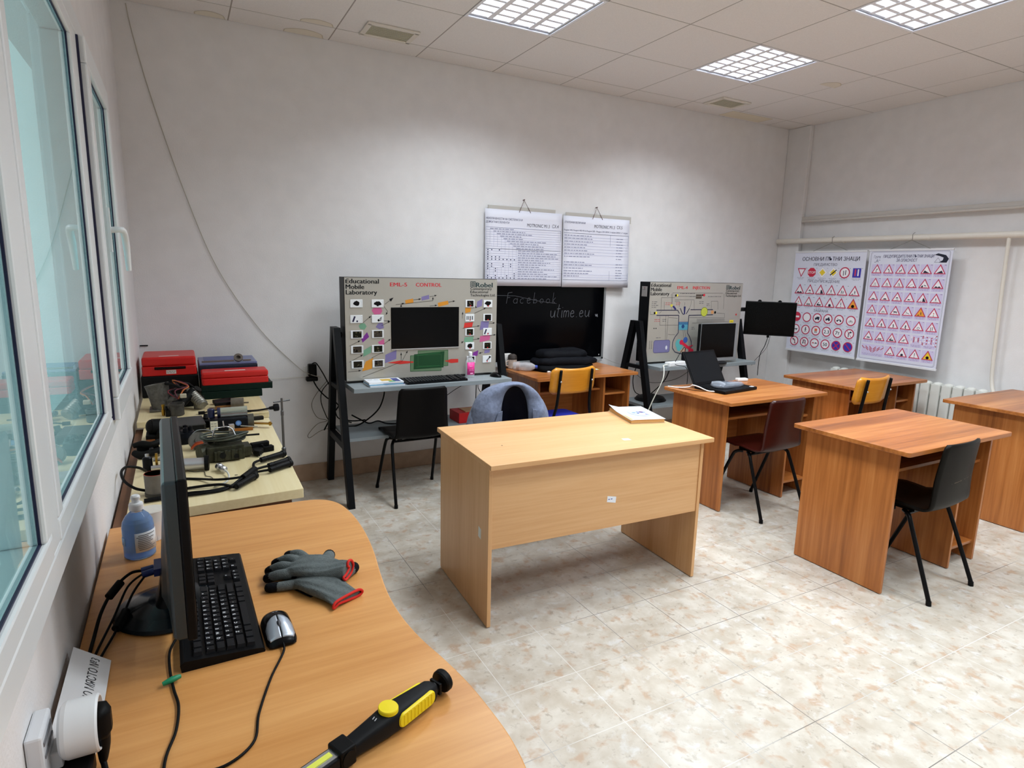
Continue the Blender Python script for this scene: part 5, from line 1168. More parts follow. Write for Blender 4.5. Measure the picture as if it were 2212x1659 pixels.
for r_, gs in enumerate(rowsG):
    v0 = 0.125+0.1185*r_
    for c_, g in enumerate(gs):
        u0 = 0.045+0.153*c_
        if g is None: continue
        x0_, x1_ = X(u0+0.006), X(u0+0.147)
        if g == 'chev': x1_ = X(u0+0.30)
        pr.rect(x0_, Z(v0+0.108), x1_, Z(v0+0.004), (212, 204, 236), 0)
        xc, yc = (x0_+x1_)/2, Z(v0+0.048)
        if g == 'chev':
            for k in range(6):
                a = x0_+0.014+0.034*k; dr = 1 if k < 3 else -1
                for e in range(min(k+1, 6-k)): pr.line((a-0.013, yc+dr*0.012-0.014*e+0.014), (a+0.013, yc-dr*0.012-0.014*e+0.014), 0.006, (180, 60, 80), 2)
        elif g.startswith('andrew'):
            for b_ in ((0.012, 0) if g == 'andrew1' else (0.022, -0.006)):
                for sg in (1, -1):
                    for e in range(6):
                        k = -0.045+0.018*e
                        pr.line((xc+k, yc+sg*k*0.55+b_), (xc+k+0.010, yc+sg*(k+0.010)*0.55+b_), 0.008, (180, 60, 80) if e % 2 else WHT, 2)
        else: sign_tri(pr, xc, yc, 0.082, g, {'works': (240, 170, 60), 'dot': YEL}.get(g, WHT))
        pr.words(x0_+0.008, x1_-0.008, Z(v0+0.092), 0.006, (160, 150, 190), 1, rnd); pr.words(x0_+0.016, x1_-0.016, Z(v0+0.102), 0.006, (168, 158, 198), 1, rnd); pr.words(x1_-0.018, x1_-0.004, Z(v0+0.012), 0.005, (110, 104, 140), 1, rnd)
pr.build('poster_print', t)

# ------------------------------------------------------------------ things on the desk under the blackboard and the laptop desk
bag = thing('bag', 'flat folded black fabric bag lying on the desk under the blackboard', 'bag', (2.96, -0.24, 0.7505), 0.0)
m = MB(); rnd = random.Random(9)
def slab(m, cx, cy, z0, z1, hx, hy, seed, n=40):
    rg = random.Random(seed); ph = [rg.uniform(0, 6.28) for _ in range(6)]
    rings = []
    for f, k in ((0.0, 0.90), (0.15, 1.0), (0.55, 1.01), (0.85, 0.94), (1.0, 0.78), (1.02, 0.4), (1.05, 0.05)):
        ring = []
        for j in range(n):
            a = 2*PI*j/n; c, s_ = math.cos(a), math.sin(a)
            e = 1+0.06*math.sin(3*a+ph[0])+0.035*math.sin(7*a+ph[1]+2*f)+0.02*math.sin(13*a+ph[2])
            x = hx*math.copysign(abs(c)**0.6, c)*e*k; y = hy*math.copysign(abs(s_)**0.6, s_)*e*k
            z = z0+(z1-z0)*f*(1+0.10*math.sin(2*a+ph[3]))
            ring.append((cx+x, cy+y, max(0.0, z)))
        rings.append(ring)
    m.loft(rings)
slab(m, -0.03, 0.0, 0.0, 0.05, 0.285, 0.15, 1); build('lower_fold', m, mat((14, 15, 20), 0.8, bump=0.4, bscale=60), bag)
m = MB(); slab(m, 0.0, 0.01, 0.042, 0.105, 0.275, 0.14, 5); build('upper_fold', m, mat((20, 22, 30), 0.75, bump=0.4, bscale=60), bag)
m = MB(); slab(m, -0.03, 0.02, 0.090, 0.158, 0.215, 0.12, 12); build('top_fold', m, mat((18, 20, 27), 0.75, bump=0.4, bscale=60), bag)
mg = thing('mug', 'patterned mug with a dark rim standing left of the clear bottle under the blackboard', 'mug', (2.555, -0.10, 0.7505))
m = MB(); m.lathe([(0.033, 0), (0.036, 0.004), (0.037, 0.075)], n=20); build('body', m, mat((196, 176, 162), 0.4, noise=0.3, nscale=50), mg)
m = MB(); m.lathe([(0.0372, 0.074), (0.038, 0.09), (0.034, 0.108), (0.02, 0.118), (0.0, 0.12)], n=20); build('lid', m, mat((60, 52, 48), 0.6), mg)
m = MB(); m.tube([(-0.035, 0, 0.065), (-0.058, 0, 0.055), (-0.058, 0, 0.03), (-0.035, 0, 0.02)], 0.005, 8, smooth_pts=4); build('handle', m, mat((196, 176, 162), 0.4), mg)
cb = thing('plastic_bottle', 'clear crumpled plastic bottle lying beside the black bag', 'bottle', (2.585, -0.235, 0.7505+0.036))
m = MB(); d = Vector((0.68, -0.55, -0.0)).normalized()
m.lathe([(0.0, -0.085), (0.030, -0.082), (0.034, -0.06), (0.031, -0.02), (0.035, 0.02), (0.032, 0.06), (0.020, 0.085), (0.013, 0.095)], (0, 0, 0), d, 18); build('body', m, mat((214, 212, 216), 0.12, alpha=0.45), cb)
m = MB(); m.lathe([(0.0145, 0.0), (0.0145, 0.018), (0.0, 0.019)], d*0.094, d, 14); build('cap', m, mat((60, 80, 170), 0.4), cb)
m = MB(); m.lathe([(0.0335, -0.055), (0.0345, -0.03)], (0, 0, 0), d, 18); build('label', m, mat((206, 190, 186), 0.5, alpha=0.6), cb)
pa = thing('paper_stack', 'papers with a yellow-green sheet edge under the black bag', 'papers', (3.07, -0.36, 0.7505), 0.1)
for i, (c, dx) in enumerate((((236, 236, 230), 0), ((214, 220, 60), 0.012), ((230, 232, 236), -0.004))):
    m = MB(); m.box(-0.12+dx, 0.12+dx, -0.05-0.006*i, 0.06, 0.0015*i, 0.0015*i+0.0013); build('sheet', m, mat(c, 0.7), pa)
m = MB(); m.box(-0.018, 0.018, -0.01, 0.01, 0, 0.012); o = build('eraser', m, mat((236, 236, 238), 0.6), None, loc=(2.735, -0.375, 0.7507), rot=(0, 0, 0.2), bevel=0.003); tag(o, 'small white eraser on the desk beside the orange chair back', 'eraser')

lp = thing('laptop', 'open black laptop on the middle orange-brown desk', 'laptop', (3.535, -1.435, 0.7505), 0.13)
lb_m = mat((20, 21, 25), 0.38)
m = MB(); m.box(-0.185, 0.185, -0.125, 0.125, 0.002, 0.022); build('base', m, lb_m, lp, bevel=0.004)
m = MB()
for r in range(5):
    for k in range(14): m.cbox((-0.156+0.024*k, 0.085-0.024*r, 0.0232), (0.020, 0.020, 0.002))
build('keys', m, mat((30, 31, 34), 0.4), lp)
m = MB(); m.box(-0.045, 0.045, -0.112, -0.055, 0.0222, 0.0228); build('touchpad', m, mat((34, 35, 39), 0.3), lp)
lid = Matrix.Translation((-0.012, 0.122, 0.022)) @ Matrix.Rotation(-0.50, 4, 'X')
m = MB(); m.box(-0.178, 0.178, 0.0, 0.008, 0.0, 0.252, 0, lid); build('lid', m, lb_m, lp, bevel=0.003)
m = MB(); m.box(-0.165, 0.165, -0.0012, -0.0002, 0.018, 0.238, 0, lid); build('screen', m, mat((32, 34, 38), 0.35), lp)
pr = Print((0, 0, 0.0225), (1, 0, 0), (0, 1, 0)); pr.rect(0.135, -0.115, 0.170, -0.090, (206, 208, 214)); pr.build('sticker', lp)
pk = thing('plastic_pouch', 'crumpled clear plastic pouch lying on the laptop keyboard', 'pouch', (3.52, -1.45, 0.7505+0.026), 0.1)
m = MB(); slab(m, 0, 0, 0.0, 0.026, 0.125, 0.07, 33, 36); build('film', m, mat((150, 158, 172), 0.12, alpha=0.38), pk)
m = MB(); m.tube([(-0.11, 0.03, 0.022), (-0.10, -0.02, 0.032), (-0.085, -0.05, 0.018)], 0.016, 10, smooth_pts=4); m.box(-0.02, 0.11, -0.05, -0.01, 0.022, 0.026); build('fold', m, mat((190, 198, 210), 0.15, alpha=0.4), pk)
cable('charger_cable', 'white charger cable lying on the middle desk left of the laptop', [(3.395, -1.545, 0.765), (3.34, -1.47, 0.757), (3.315, -1.40, 0.775), (3.295, -1.36, 0.782), (3.29, -1.33, 0.765), (3.24, -1.28, 0.756), (3.20, -1.22, 0.756)], 0.0042, (232, 234, 236))
m = MB(); m.tube([(3.235, -1.29, 0.7535), (3.30, -1.43, 0.7535), (3.36, -1.45, 0.7535)], 0.0022, 6, smooth_pts=4); tag(build('pen_cable', m, mat((40, 24, 22), 0.5)), 'thin dark cable beside the white charger cable on the middle desk', 'cable')
m = MB(); m.box(-0.045, 0.045, -0.02, 0.02, 0, 0.022); o = build('charger_brick', m, mat((236, 238, 240), 0.4), None, loc=(3.92, -1.235, 0.7507), rot=(0, 0, -0.2), bevel=0.006); tag(o, 'white charger block behind the laptop on the middle desk', 'charger')

# lower boards of the stands
m = MB(); m.lathe([(0.135, 0.0), (0.14, 0.006), (0.12, 0.03), (0.05, 0.05), (0.0, 0.052)], n=28); o = build('round_stand', m, mat((16, 16, 18), 0.4), None, loc=(3.86, -0.30, 0.4255)); tag(o, 'round black monitor foot on the lower board of the right stand', 'stand')
rb = thing('carton', 'red carton on the lower board of the left stand behind the black chair', 'carton', (2.055, -0.34, 0.4255))
m = MB(); m.box(-0.11, 0.11, -0.09, 0.09, 0, 0.075); build('box', m, mat((190, 22, 26), 0.5), rb, bevel=0.002)
m = MB(); m.box(-0.05, 0.09, -0.07, 0.05, 0.0755, 0.082); build('papers', m, mat((196, 150, 110), 0.7), rb)
so = thing('wall_socket', 'white box socket on the back wall left of the mug, beside the left stand', 'socket', (2.535, 0, 0.815))
m = MB(); m.box(-0.04, 0.04, -0.05, -0.0005, -0.062, 0.05); build('box', m, mat((228, 224, 220), 0.4), so, bevel=0.004)
m = MB(); m.tube([(0.0, -0.052, 0.0), (0.03, -0.07, 0.01), (0.035, -0.08, -0.03), (0.0, -0.085, -0.058)], 0.003, 6, smooth_pts=5); build('lead', m, mat((20, 20, 22), 0.5), so)
# ------------------------------------------------------------------ tool cases in the far left corner
TZ = 0.7715
redp = mat((196, 26, 22), 0.38, name='red_plastic'); dgm = mat((16, 42, 34), 0.5, name='dark_green_painted_steel')
gc = thing('metal_toolbox', 'dark green metal toolbox under the long red case', 'toolbox', (0, 0, TZ))
m = MB(); m.box(0.285, 0.603, -0.615, -0.14, 0, 0.042); build('base', m, dgm, gc, bevel=0.003)
m = MB(); m.box(0.285, 0.662, -0.610, -0.12, 0.0425, 0.078); build('tray', m, dgm, gc, bevel=0.003)
m = MB()
for y in (-0.52, -0.22): m.cyl((0.6625, y, 0.06), (0.672, y, 0.06), 0.008, n=10); m.cyl((0.6625, y, 0.03), (0.670, y, 0.03), 0.006, n=10)
build('hinge', m, mat((20, 26, 24), 0.4, 0.5), gc)
bc = thing('tool_case', 'black tool case under the square red case in the far left corner', 'tool case', (0, 0, TZ))
m = MB(); m.box(-0.012, 0.278, -0.455, -0.16, 0, 0.122); build('body', m, mat((22, 22, 24), 0.5), bc, bevel=0.006)
m = MB(); m.box(0.05, 0.2, -0.4565, -0.455, 0.04, 0.09); build('label', m, mat((30, 30, 34), 0.4), bc)
r1 = thing('tool_case', 'square red plastic case with a dark handle on top of the black case', 'tool case', (0.133, -0.30, TZ+0.1225))
m = MB(); m.prism(rrect(-0.138, 0.138, -0.15, 0.15, 0.012), 0, 0.055); build('base', m, redp, r1, bevel=0.005)
m = MB(); m.prism(rrect(-0.136, 0.136, -0.148, 0.148, 0.012), 0.0555, 0.108); build('lid', m, redp, r1, bevel=0.012, seg=3)
m = MB(); m.tube([(-0.068, -0.151, 0.046), (-0.05, -0.156, 0.046), (0.06, -0.156, 0.046), (0.078, -0.151, 0.046)], 0.0055, 8); m.box(-0.075, 0.082, -0.1515, -0.1495, 0.036, 0.052); build('handle', m, mat((40, 16, 16), 0.5), r1)
pr = Print((0, -0.150, 0), (1, 0, 0), (0, 0, 1)); pr.rect(-0.018, 0.010, 0.032, 0.032, (216, 206, 200)); pr.words(-0.015, 0.028, 0.022, 0.004, (120, 110, 110), 1); pr.words(-0.015, 0.028, 0.015, 0.004, (120, 110, 110), 1); pr.build('label', r1)
pr = Print((0, 0, 0.108), (1, 0, 0), (0, 1, 0)); pr.rect(-0.05, -0.120, 0.05, -0.098, (226, 210, 204)); pr.build('label', r1)
r2 = thing('tool_case', 'long flat red plastic case lying on the green toolbox', 'tool case', (0.466, -0.535, TZ+0.0785))
m = MB(); m.prism(rrect(-0.176, 0.176, -0.075, 0.075, 0.012), 0, 0.038); build('base', m, redp, r2, bevel=0.005)
m = MB(); m.prism(rrect(-0.176, 0.176, -0.075, 0.075, 0.012), 0.0385, 0.074); build('lid', m, redp, r2, bevel=0.010, seg=3)
pr = Print((0, 0, 0.074), (1, 0, 0), (0, 1, 0)); pr.rect(-0.055, -0.045, 0.055, -0.020, (230, 214, 206)); pr.build('label', r2)
bl = thing('tool_case', 'flat grey-blue case behind the long red case, with a spanner on its lid', 'tool case', (0.445, -0.275, TZ+0.0785))
m = MB(); m.box(-0.162, 0.16, -0.14, 0.15, 0, 0.085); build('base', m, mat((34, 38, 54), 0.4), bl, bevel=0.004)
m = MB(); m.box(-0.160, 0.158, -0.138, 0.148, 0.0855, 0.100); build('lid', m, mat((104, 112, 150), 0.35), bl, bevel=0.004)
m = MB(); m.box(-0.13, 0.06, -0.04, 0.13, 0.1005, 0.103); build('panel', m, mat((72, 82, 134), 0.4), bl)
sp = thing('spanner', 'dark ring spanner lying across the front of the grey-blue case', 'spanner', (0.50, -0.395, TZ+0.0785+0.1035))
m = MB(); m.box(-0.20, -0.024, -0.008, 0.008, 0, 0.008); m.box(0.024, 0.07, -0.008, 0.008, 0, 0.008)
m.lathe([(0.013, -0.006), (0.026, -0.006), (0.026, 0.006), (0.013, 0.006), (0.013, -0.006)], (0, -0.003, 0.0205), V3_(0, -0.8, 0.6), 18); build('body', m, mat((116, 110, 104), 0.35, 0.7), sp, bevel=0.001)

# ------------------------------------------------------------------ engine parts on the benches
dk = mat((34, 34, 34), 0.55, 0.2, name='oily_dark_metal', noise=0.3, nscale=60)
dk2 = mat((24, 25, 24), 0.6, 0.0, name='sooty_black_plastic', noise=0.2, nscale=40)
gm = mat((96, 94, 88), 0.5, 0.5, name='grey_cast_aluminium', noise=0.25, nscale=70, bump=0.3, bscale=90)
gm2 = mat((128, 126, 118), 0.42, 0.6, name='bright_cast_aluminium', noise=0.2, nscale=70)
ol = mat((54, 54, 40), 0.5, 0.4, name='olive_cast_metal', noise=0.35, nscale=60, bump=0.4, bscale=80)
rub = mat((18, 18, 19), 0.5, name='black_rubber')
cop = mat((176, 84, 40), 0.4, 0.6, name='copper_wire'); brs = mat((170, 132, 48), 0.35, 0.8, name='brass')
chrome = mat((198, 200, 204), 0.2, 0.9, name='chrome')
BZ = 0.7402
V3 = Vector
t = thing('throttle_housing', 'grey cast air funnel standing in front of the black tool case', 'engine part', (0.085, -0.80, TZ))
m = MB(); ax = V3((-0.16, 0.12, 1)).normalized()
m.lathe([(0.034, 0), (0.046, 0.004), (0.048, 0.05), (0.052, 0.11), (0.057, 0.135), (0.052, 0.136), (0.046, 0.10), (0.03, 0.03), (0, 0.03)], (0.01, -0.01, 0.004), ax, 28); build('funnel', m, gm, t)
m = MB(); m.box(-0.05, 0.06, -0.06, 0.05, 0.0, 0.012); m.cyl((0.05, -0.02, 0.05), (0.10, -0.03, 0.075), 0.022, 0.018); m.box(0.03, 0.08, -0.05, -0.02, 0.012, 0.06); build('flange', m, gm, t, bevel=0.003)
m = MB(); m.tube([(0.03, -0.03, 0.145), (0.07, -0.05, 0.135), (0.10, -0.06, 0.120)], 0.008, 8, smooth_pts=3); build('lever', m, dk, t)
t = thing('idle_valve', 'dark engine valve with red and orange wires in the heap before the green toolbox', 'engine part', (0.190, -0.855, TZ))
m = MB(); m.cyl((-0.03, -0.01, 0.02), (0.03, 0.03, 0.075), 0.026); m.cyl((0.03, 0.03, 0.075), (0.05, 0.045, 0.10), 0.016); m.box(-0.05, 0.0, -0.02, 0.03, 0.0, 0.05); m.cyl((-0.01, 0.03, 0.03), (-0.01, 0.03, 0.12), 0.015); build('body', m, dk, t, bevel=0.002)
rg = random.Random(3)
for c, s_ in (((116, 30, 40), 1), ((176, 96, 40), 2), ((90, 30, 44), 3), ((40, 40, 44), 4)):
    rg = random.Random(s_*7); m = MB()
    m.tube([(-0.02+0.01*s_, 0.02, 0.10), (-0.01+rg.uniform(-0.04, 0.04), 0.03, 0.15+0.01*rg.random()), (0.02+rg.uniform(-0.03, 0.03), 0.01, 0.125), (-0.04+rg.uniform(-0.03, 0.05), -0.02, 0.11), (-0.02, -0.04, 0.07)], 0.0035, 6, smooth_pts=5); build('wire', m, mat(c, 0.5), t)
m = MB(); m.box(-0.012, 0.018, -0.055, -0.030, 0.075, 0.095); build('connector', m, mat((190, 182, 160), 0.5), t, bevel=0.003)
t = thing('intake_manifold', 'lumpy dark intake piece in the middle of the engine part heap', 'engine part', (0.205, -0.745, TZ))
m = MB(); m.box(-0.05, 0.055, -0.03, 0.04, 0.0, 0.06); m.cyl((-0.02, -0.02, 0.05), (-0.03, -0.03, 0.105), 0.026, n=18); m.cyl((0.03, 0.0, 0.05), (0.06, -0.02, 0.095), 0.02, n=16); m.box(-0.01, 0.05, 0.0, 0.035, 0.06, 0.09); m.cyl((0.05, 0.0, 0.03), (0.085, -0.005, 0.03), 0.022, n=16)
build('body', m, dk, t, bevel=0.004)
m = MB(); m.tube([(-0.05, 0.0, 0.07), (-0.02, -0.03, 0.125), (0.02, -0.02, 0.12), (0.055, 0.0, 0.07)], 0.007, 8, smooth_pts=5); build('hose', m, rub, t)
t = thing('ribbed_pipe', 'grey ribbed metal pipe leaning at the right of the engine part heap', 'engine part', (0.252, -0.845, TZ))
m = MB(); a, b = V3((-0.03, 0.06, 0.085)), V3((0.03, -0.045, 0.026)); d = (b-a).normalized(); Ln = (b-a).length
pf = []
for k in range(9): pf += [(0.024, Ln*k/9), (0.028, Ln*(k+0.5)/9)]
m.lathe([(0.018, -0.004)]+pf+[(0.02, Ln)], a, d, 20); m.cyl((0.0, 0.0, 0.0), (0.0, 0.0, 0.05), 0.014); m.cyl((0.035, 0.0, 0.02), (0.05, 0.0, 0.03), 0.012); build('pipe', m, gm2, t)
t = thing('intake_ring', 'round dark metal cup with a black opening in front of the grey funnel', 'engine part', (0.160, -0.965, TZ))
m = MB(); m.lathe([(0.030, 0), (0.034, 0.004), (0.034, 0.05), (0.037, 0.052), (0.037, 0.062), (0.030, 0.062), (0.027, 0.02), (0.0, 0.02)], (0, 0, 0), 'Z', 26); build('cup', m, mat((70, 68, 64), 0.5, 0.4, noise=0.2, nscale=60), t)
m = MB(); m.box(-0.05, -0.03, -0.02, 0.02, 0.0, 0.03); m.cyl((-0.046, 0, 0.03), (-0.046, 0, 0.05), 0.006); build('bracket', m, dk, t, bevel=0.002)
m = MB(); m.lathe([(0.008, 0), (0.009, 0.03), (0.006, 0.03), (0.006, 0.045), (0.0075, 0.045), (0.0075, 0.056), (0, 0.057)], (0.10, -0.945, TZ), 'Z', 12)
o = build('fitting', m, brs, None); tag(o, 'small brass fitting standing left of the round dark metal cup', 'engine part')
t = thing('ignition_trigger', 'black lever mechanism with a round grey can on the bare part of the far bench', 'engine part', (0.425, -0.86, TZ), 0.0)
m = MB(); m.prism([(-0.095, 0.10), (-0.02, 0.13), (0.03, 0.11), (0.035, 0.085), (-0.02, 0.09), (-0.09, 0.07)], 0.006, 0.026); m.cyl((0.0, 0.10, 0.02), (0.03, 0.02, 0.03), 0.010); build('lever', m, dk, t, bevel=0.003)
m = MB(); m.cyl((-0.01, -0.05, 0.03), (0.05, -0.06, 0.03), 0.0275, n=22); m.cyl((0.05, -0.06, 0.03), (0.075, -0.064, 0.03), 0.004); build('can', m, mat((112, 104, 92), 0.5, 0.4, noise=0.2, nscale=60), t)
m = MB(); m.box(-0.085, 0.0, -0.045, -0.01, 0.0, 0.018); build('bracket', m, mat((140, 96, 50), 0.5, 0.3), t, bevel=0.002)
m = MB(); m.prism([(-0.09, -0.04), (0.0, -0.03), (0.02, 0.0), (-0.02, 0.03), (-0.09, 0.02)], 0.018, 0.034); build('arm', m, dk, t, bevel=0.002)
t = thing('sensor_cable', 'long black sensor cable with a round connector hanging over the bench edge', 'cable', (0, 0, 0))
m = MB(); m.tube([(0.18, -1.075, 0.7465), (0.235, -1.09, 0.7465), (0.29, -1.065, 0.776), (0.36, -1.00, 0.7765), (0.45, -1.01, 0.7765), (0.53, -1.03, 0.778), (0.595, -1.02, 0.782)], 0.0048, 8, smooth_pts=6); build('cable', m, rub, t)
m = MB(); m.tube([(0.27, -0.99, 0.7765), (0.31, -0.955, 0.777), (0.36, -0.94, 0.777), (0.41, -0.965, 0.777), (0.46, -1.03, 0.7765), (0.50, -1.04, 0.777)], 0.0035, 8, smooth_pts=6); m.box(0.255, 0.285, -0.998, -0.978, 0.772, 0.786); build('branch', m, rub, t)
m = MB(); m.lathe([(0.008, 0), (0.010, 0.02), (0.018, 0.022), (0.020, 0.03), (0.020, 0.045), (0.016, 0.05), (0, 0.05)], (0.59, -1.02, 0.782), V3((1, 0, 0.05)), 14); build('connector', m, mat((36, 36, 40), 0.4, 0.3), t)
m = MB(); m.box(-0.028, 0.028, -0.012, 0.012, 0, 0.018); m.cyl((-0.03, 0, 0.009), (-0.05, 0.0, 0.009), 0.006)
o = build('cable_clip', m, mat((38, 36, 34), 0.5), None, loc=(0.525, -1.085, BZ), rot=(0, 0, 0.15), bevel=0.003); tag(o, 'small dark clip at the step between the two benches', 'engine part')

t = thing('control_unit', 'flat grey-black electronic box behind the top of the near monitor', 'electronic box', (0.215, -1.14, BZ), 0.06)
m = MB(); m.box(-0.066, 0.06, -0.10, 0.085, 0, 0.040); build('body', m, mat((62, 62, 62), 0.5, 0.2), t, bevel=0.003)
m = MB(); m.box(-0.060, 0.052, -0.1015, -0.0995, 0.006, 0.034); build('connector_face', m, mat((34, 34, 36), 0.5), t)
m = MB(); m.box(0.06, 0.085, -0.03, 0.05, 0.0, 0.035); m.cyl((0.07, 0.02, 0.035), (0.075, 0.03, 0.055), 0.012); build('plug', m, rub, t, bevel=0.003)
t = thing('fuel_pump', 'black pump module with a white label and a clear cylinder on top', 'engine part', (0.38, -1.235, BZ), -0.05)
m = MB(); m.box(-0.085, 0.085, -0.035, 0.05, 0.004, 0.060); build('body', m, mat((26, 28, 36), 0.35), t, bevel=0.006)
m = MB(); m.cyl((0.085, 0.005, 0.035), (0.112, 0.005, 0.035), 0.034, n=20); build('end_cap', m, mat((88, 86, 78), 0.4, 0.5), t)
pr = Print((0, -0.035, 0), (1, 0, 0), (0, 0, 1)); pr.rect(-0.080, 0.010, -0.048, 0.054, (214, 212, 196)); pr.words(-0.077, -0.052, 0.040, 0.004, (120, 118, 110), 1); pr.words(-0.077, -0.052, 0.028, 0.004, (120, 118, 110), 1); pr.disc(0.042, 0.036, 0.013, (80, 126, 196), 0, 16); pr.disc(0.042, 0.036, 0.008, (120, 160, 216), 1, 12); pr.build('label', t)
m = MB(); m.cyl((-0.035, 0.02, 0.083), (0.085, 0.025, 0.083), 0.0225, n=20); build('glass_filter', m, mat((190, 200, 198), 0.12, trans=0.7), t)
m = MB(); m.cyl((-0.048, 0.02, 0.083), (-0.034, 0.02, 0.083), 0.024, n=16); m.lathe([(0.016, 0.06), (0.016, 0.098), (0.012, 0.102), (0, 0.102)], (-0.075, 0.03, 0), 'Z', 14); build('collar', m, mat((30, 36, 70), 0.4), t)
m = MB(); m.box(0.02, 0.105, -0.055, -0.036, 0.0, 0.012); build('base_strip', m, mat((160, 100, 40), 0.5, 0.3), t, bevel=0.002)
m = MB(); m.prism([(0.10, -0.004), (0.185, -0.045), (0.194, -0.036), (0.192, -0.026), (0.11, 0.016)], 0.018, 0.024); m.cyl((0.184, -0.035, 0.012), (0.184, -0.035, 0.030), 0.006); build('lever', m, brs, t)
m = MB(); m.cyl((0.05, -0.06, 0.028), (0.125, -0.072, 0.02), 0.0025); m.cyl((0.06, 0.04, 0.05), (0.14, 0.045, 0.05), 0.002); build('pin', m, chrome, t)

t = thing('distributor', 'black distributor cap beside the near monitor top, left of the disc with orange wires', 'engine part', (0.185, -1.40, BZ))
m = MB(); m.lathe([(0.045, 0), (0.047, 0.03), (0.043, 0.05), (0.02, 0.056), (0, 0.056)], n=26)
for k in range(5): m.lathe([(0.011, 0.045), (0.010, 0.072), (0.006, 0.072), (0.006, 0.06), (0, 0.06)], (0.027*math.cos(k*1.257), 0.027*math.sin(k*1.257), 0), n=12)
build('cap', m, mat((18, 22, 30), 0.35), t)
m = MB(); m.box(-0.06, -0.04, -0.03, 0.02, 0.0, 0.04); build('clip', m, mat((70, 72, 78), 0.4, 0.4), t, bevel=0.002)
t = thing('distributor_plate', 'upright round metal disc wrapped with orange wires', 'engine part', (0.240, -1.545, BZ), 0.2)
m = MB(); m.lathe([(0.0, 0.016), (0.014, 0.016), (0.014, 0.008), (0.036, 0.008), (0.037, 0.0), (0.037, -0.028), (0.0, -0.03)], (0, 0.0, 0.040), V3((-0.1, -1, 0.35)), 28); build('disc', m, gm, t)
for k in range(3):
    m = MB(); m.tube([(-0.034, -0.022, 0.010+0.004*k), (-0.018, -0.034, 0.030+0.005*k), (0.012, -0.032, 0.034+0.004*k), (0.034, -0.022, 0.028+0.006*k)], 0.0024, 6, smooth_pts=5); build('wire', m, mat([(190, 70, 30), (206, 92, 40), (150, 48, 28)][k], 0.5), t)
m = MB(); m.cyl((0.03, -0.02, 0.03), (0.062, -0.022, 0.033), 0.010, n=12); m.cyl((0.06, -0.022, 0.033), (0.07, -0.022, 0.033), 0.014, n=12); build('shaft', m, chrome, t)
m = MB(); m.tube([(-0.03, 0.02, 0.05), (0.0, 0.01, 0.082), (0.05, -0.01, 0.078), (0.07, -0.03, 0.045)], 0.0022, 6, smooth_pts=6); build('tube', m, mat((160, 164, 168), 0.3, 0.7), t)

t = thing('carburettor', 'large dark carburettor with coiled cables on top, in the middle of the near bench', 'engine part', (0.345, -1.71, BZ), 0.08)
m = MB(); m.box(-0.085, 0.055, -0.055, 0.05, 0, 0.062); m.box(-0.06, 0.04, -0.07, -0.05, 0.005, 0.045); m.box(0.05, 0.085, -0.045, 0.035, 0.006, 0.048)
m.cyl((-0.075, -0.01, 0.035), (-0.11, -0.02, 0.035), 0.034, n=20); m.lathe([(0.028, 0.06), (0.028, 0.078), (0.033, 0.08), (0.033, 0.086), (0.024, 0.086), (0.02, 0.06)], (-0.02, 0, 0), n=22)
for k in range(4): m.box(-0.05+0.026*k, -0.036+0.026*k, -0.074, -0.066, 0.008, 0.05)
build('body', m, ol, t, bevel=0.003)
m = MB(); m.lathe([(0.014, 0.062), (0.014, 0.074), (0, 0.074)], (0.03, 0.03, 0), n=12); m.lathe([(0.012, 0.062), (0.012, 0.08), (0.006, 0.082), (0, 0.082)], (-0.06, 0.03, 0), n=12); m.cyl((-0.03, -0.078, 0.03), (-0.03, -0.07, 0.03), 0.012); m.cyl((0.02, -0.078, 0.02), (0.02, -0.07, 0.02), 0.009); build('screw', m, dk, t)
rg = random.Random(6)
for k in range(4):
    m = MB(); pts = []
    for j in range(12):
        a = 2*PI*j/12; pts.append((0.0+(0.078+0.004*k)*math.cos(a)-0.01, 0.004+(0.040+0.003*k)*math.sin(a), 0.078+0.006*k+0.005*math.sin(2*a+k)))
    m.tube(pts, 0.0042, 8, smooth_pts=3, closed=True); build('cable_coil', m, mat([(70, 74, 66), (44, 48, 44), (88, 92, 80), (54, 60, 52)][k], 0.45), t)
m = MB(); m.tube([(-0.055, 0.0, 0.092), (-0.045, 0.0, 0.125), (-0.02, 0.005, 0.128), (0.0, 0.0, 0.130), (0.02, 0.0, 0.118), (0.03, -0.01, 0.092)], 0.003, 6, smooth_pts=4); m.tube([(-0.01, 0.0, 0.128), (-0.012, 0.0, 0.155)], 0.003, 6); m.box(0.01, 0.03, 0.0, 0.02, 0.09, 0.135); build('linkage', m, chrome, t)
m = MB(); m.cyl((0.06, 0.0, 0.085), (0.125, 0.0, 0.082), 0.004); build('rod', m, dk, t)
t = thing('throttle_linkage', 'black toothed lever arm at the right of the carburettor', 'engine part', (0.445, -1.715, BZ), 0.25)
m = MB(); m.prism([(-0.012, -0.03), (0.0, -0.055), (0.012, -0.05), (0.018, -0.03), (0.03, -0.022), (0.034, 0.0), (0.048, 0.0), (0.05, 0.022), (0.0, 0.03)], 0.004, 0.026); build('toothed_arm', m, dk, t, bevel=0.002)
m = MB(); m.box(-0.005, 0.07, 0.012, 0.036, 0.024, 0.044); m.box(0.025, 0.085, 0.0, 0.03, 0.0, 0.024); m.cyl((0.03, 0.0, 0.028), (0.05, 0.04, 0.032), 0.008); build('bracket', m, rub, t, bevel=0.003)
m = MB(); m.lathe([(0.008, 0), (0.008, 0.01), (0, 0.011)], (0.005, -0.045, 0.0), 'Z', 10); build('bolt', m, chrome, t)

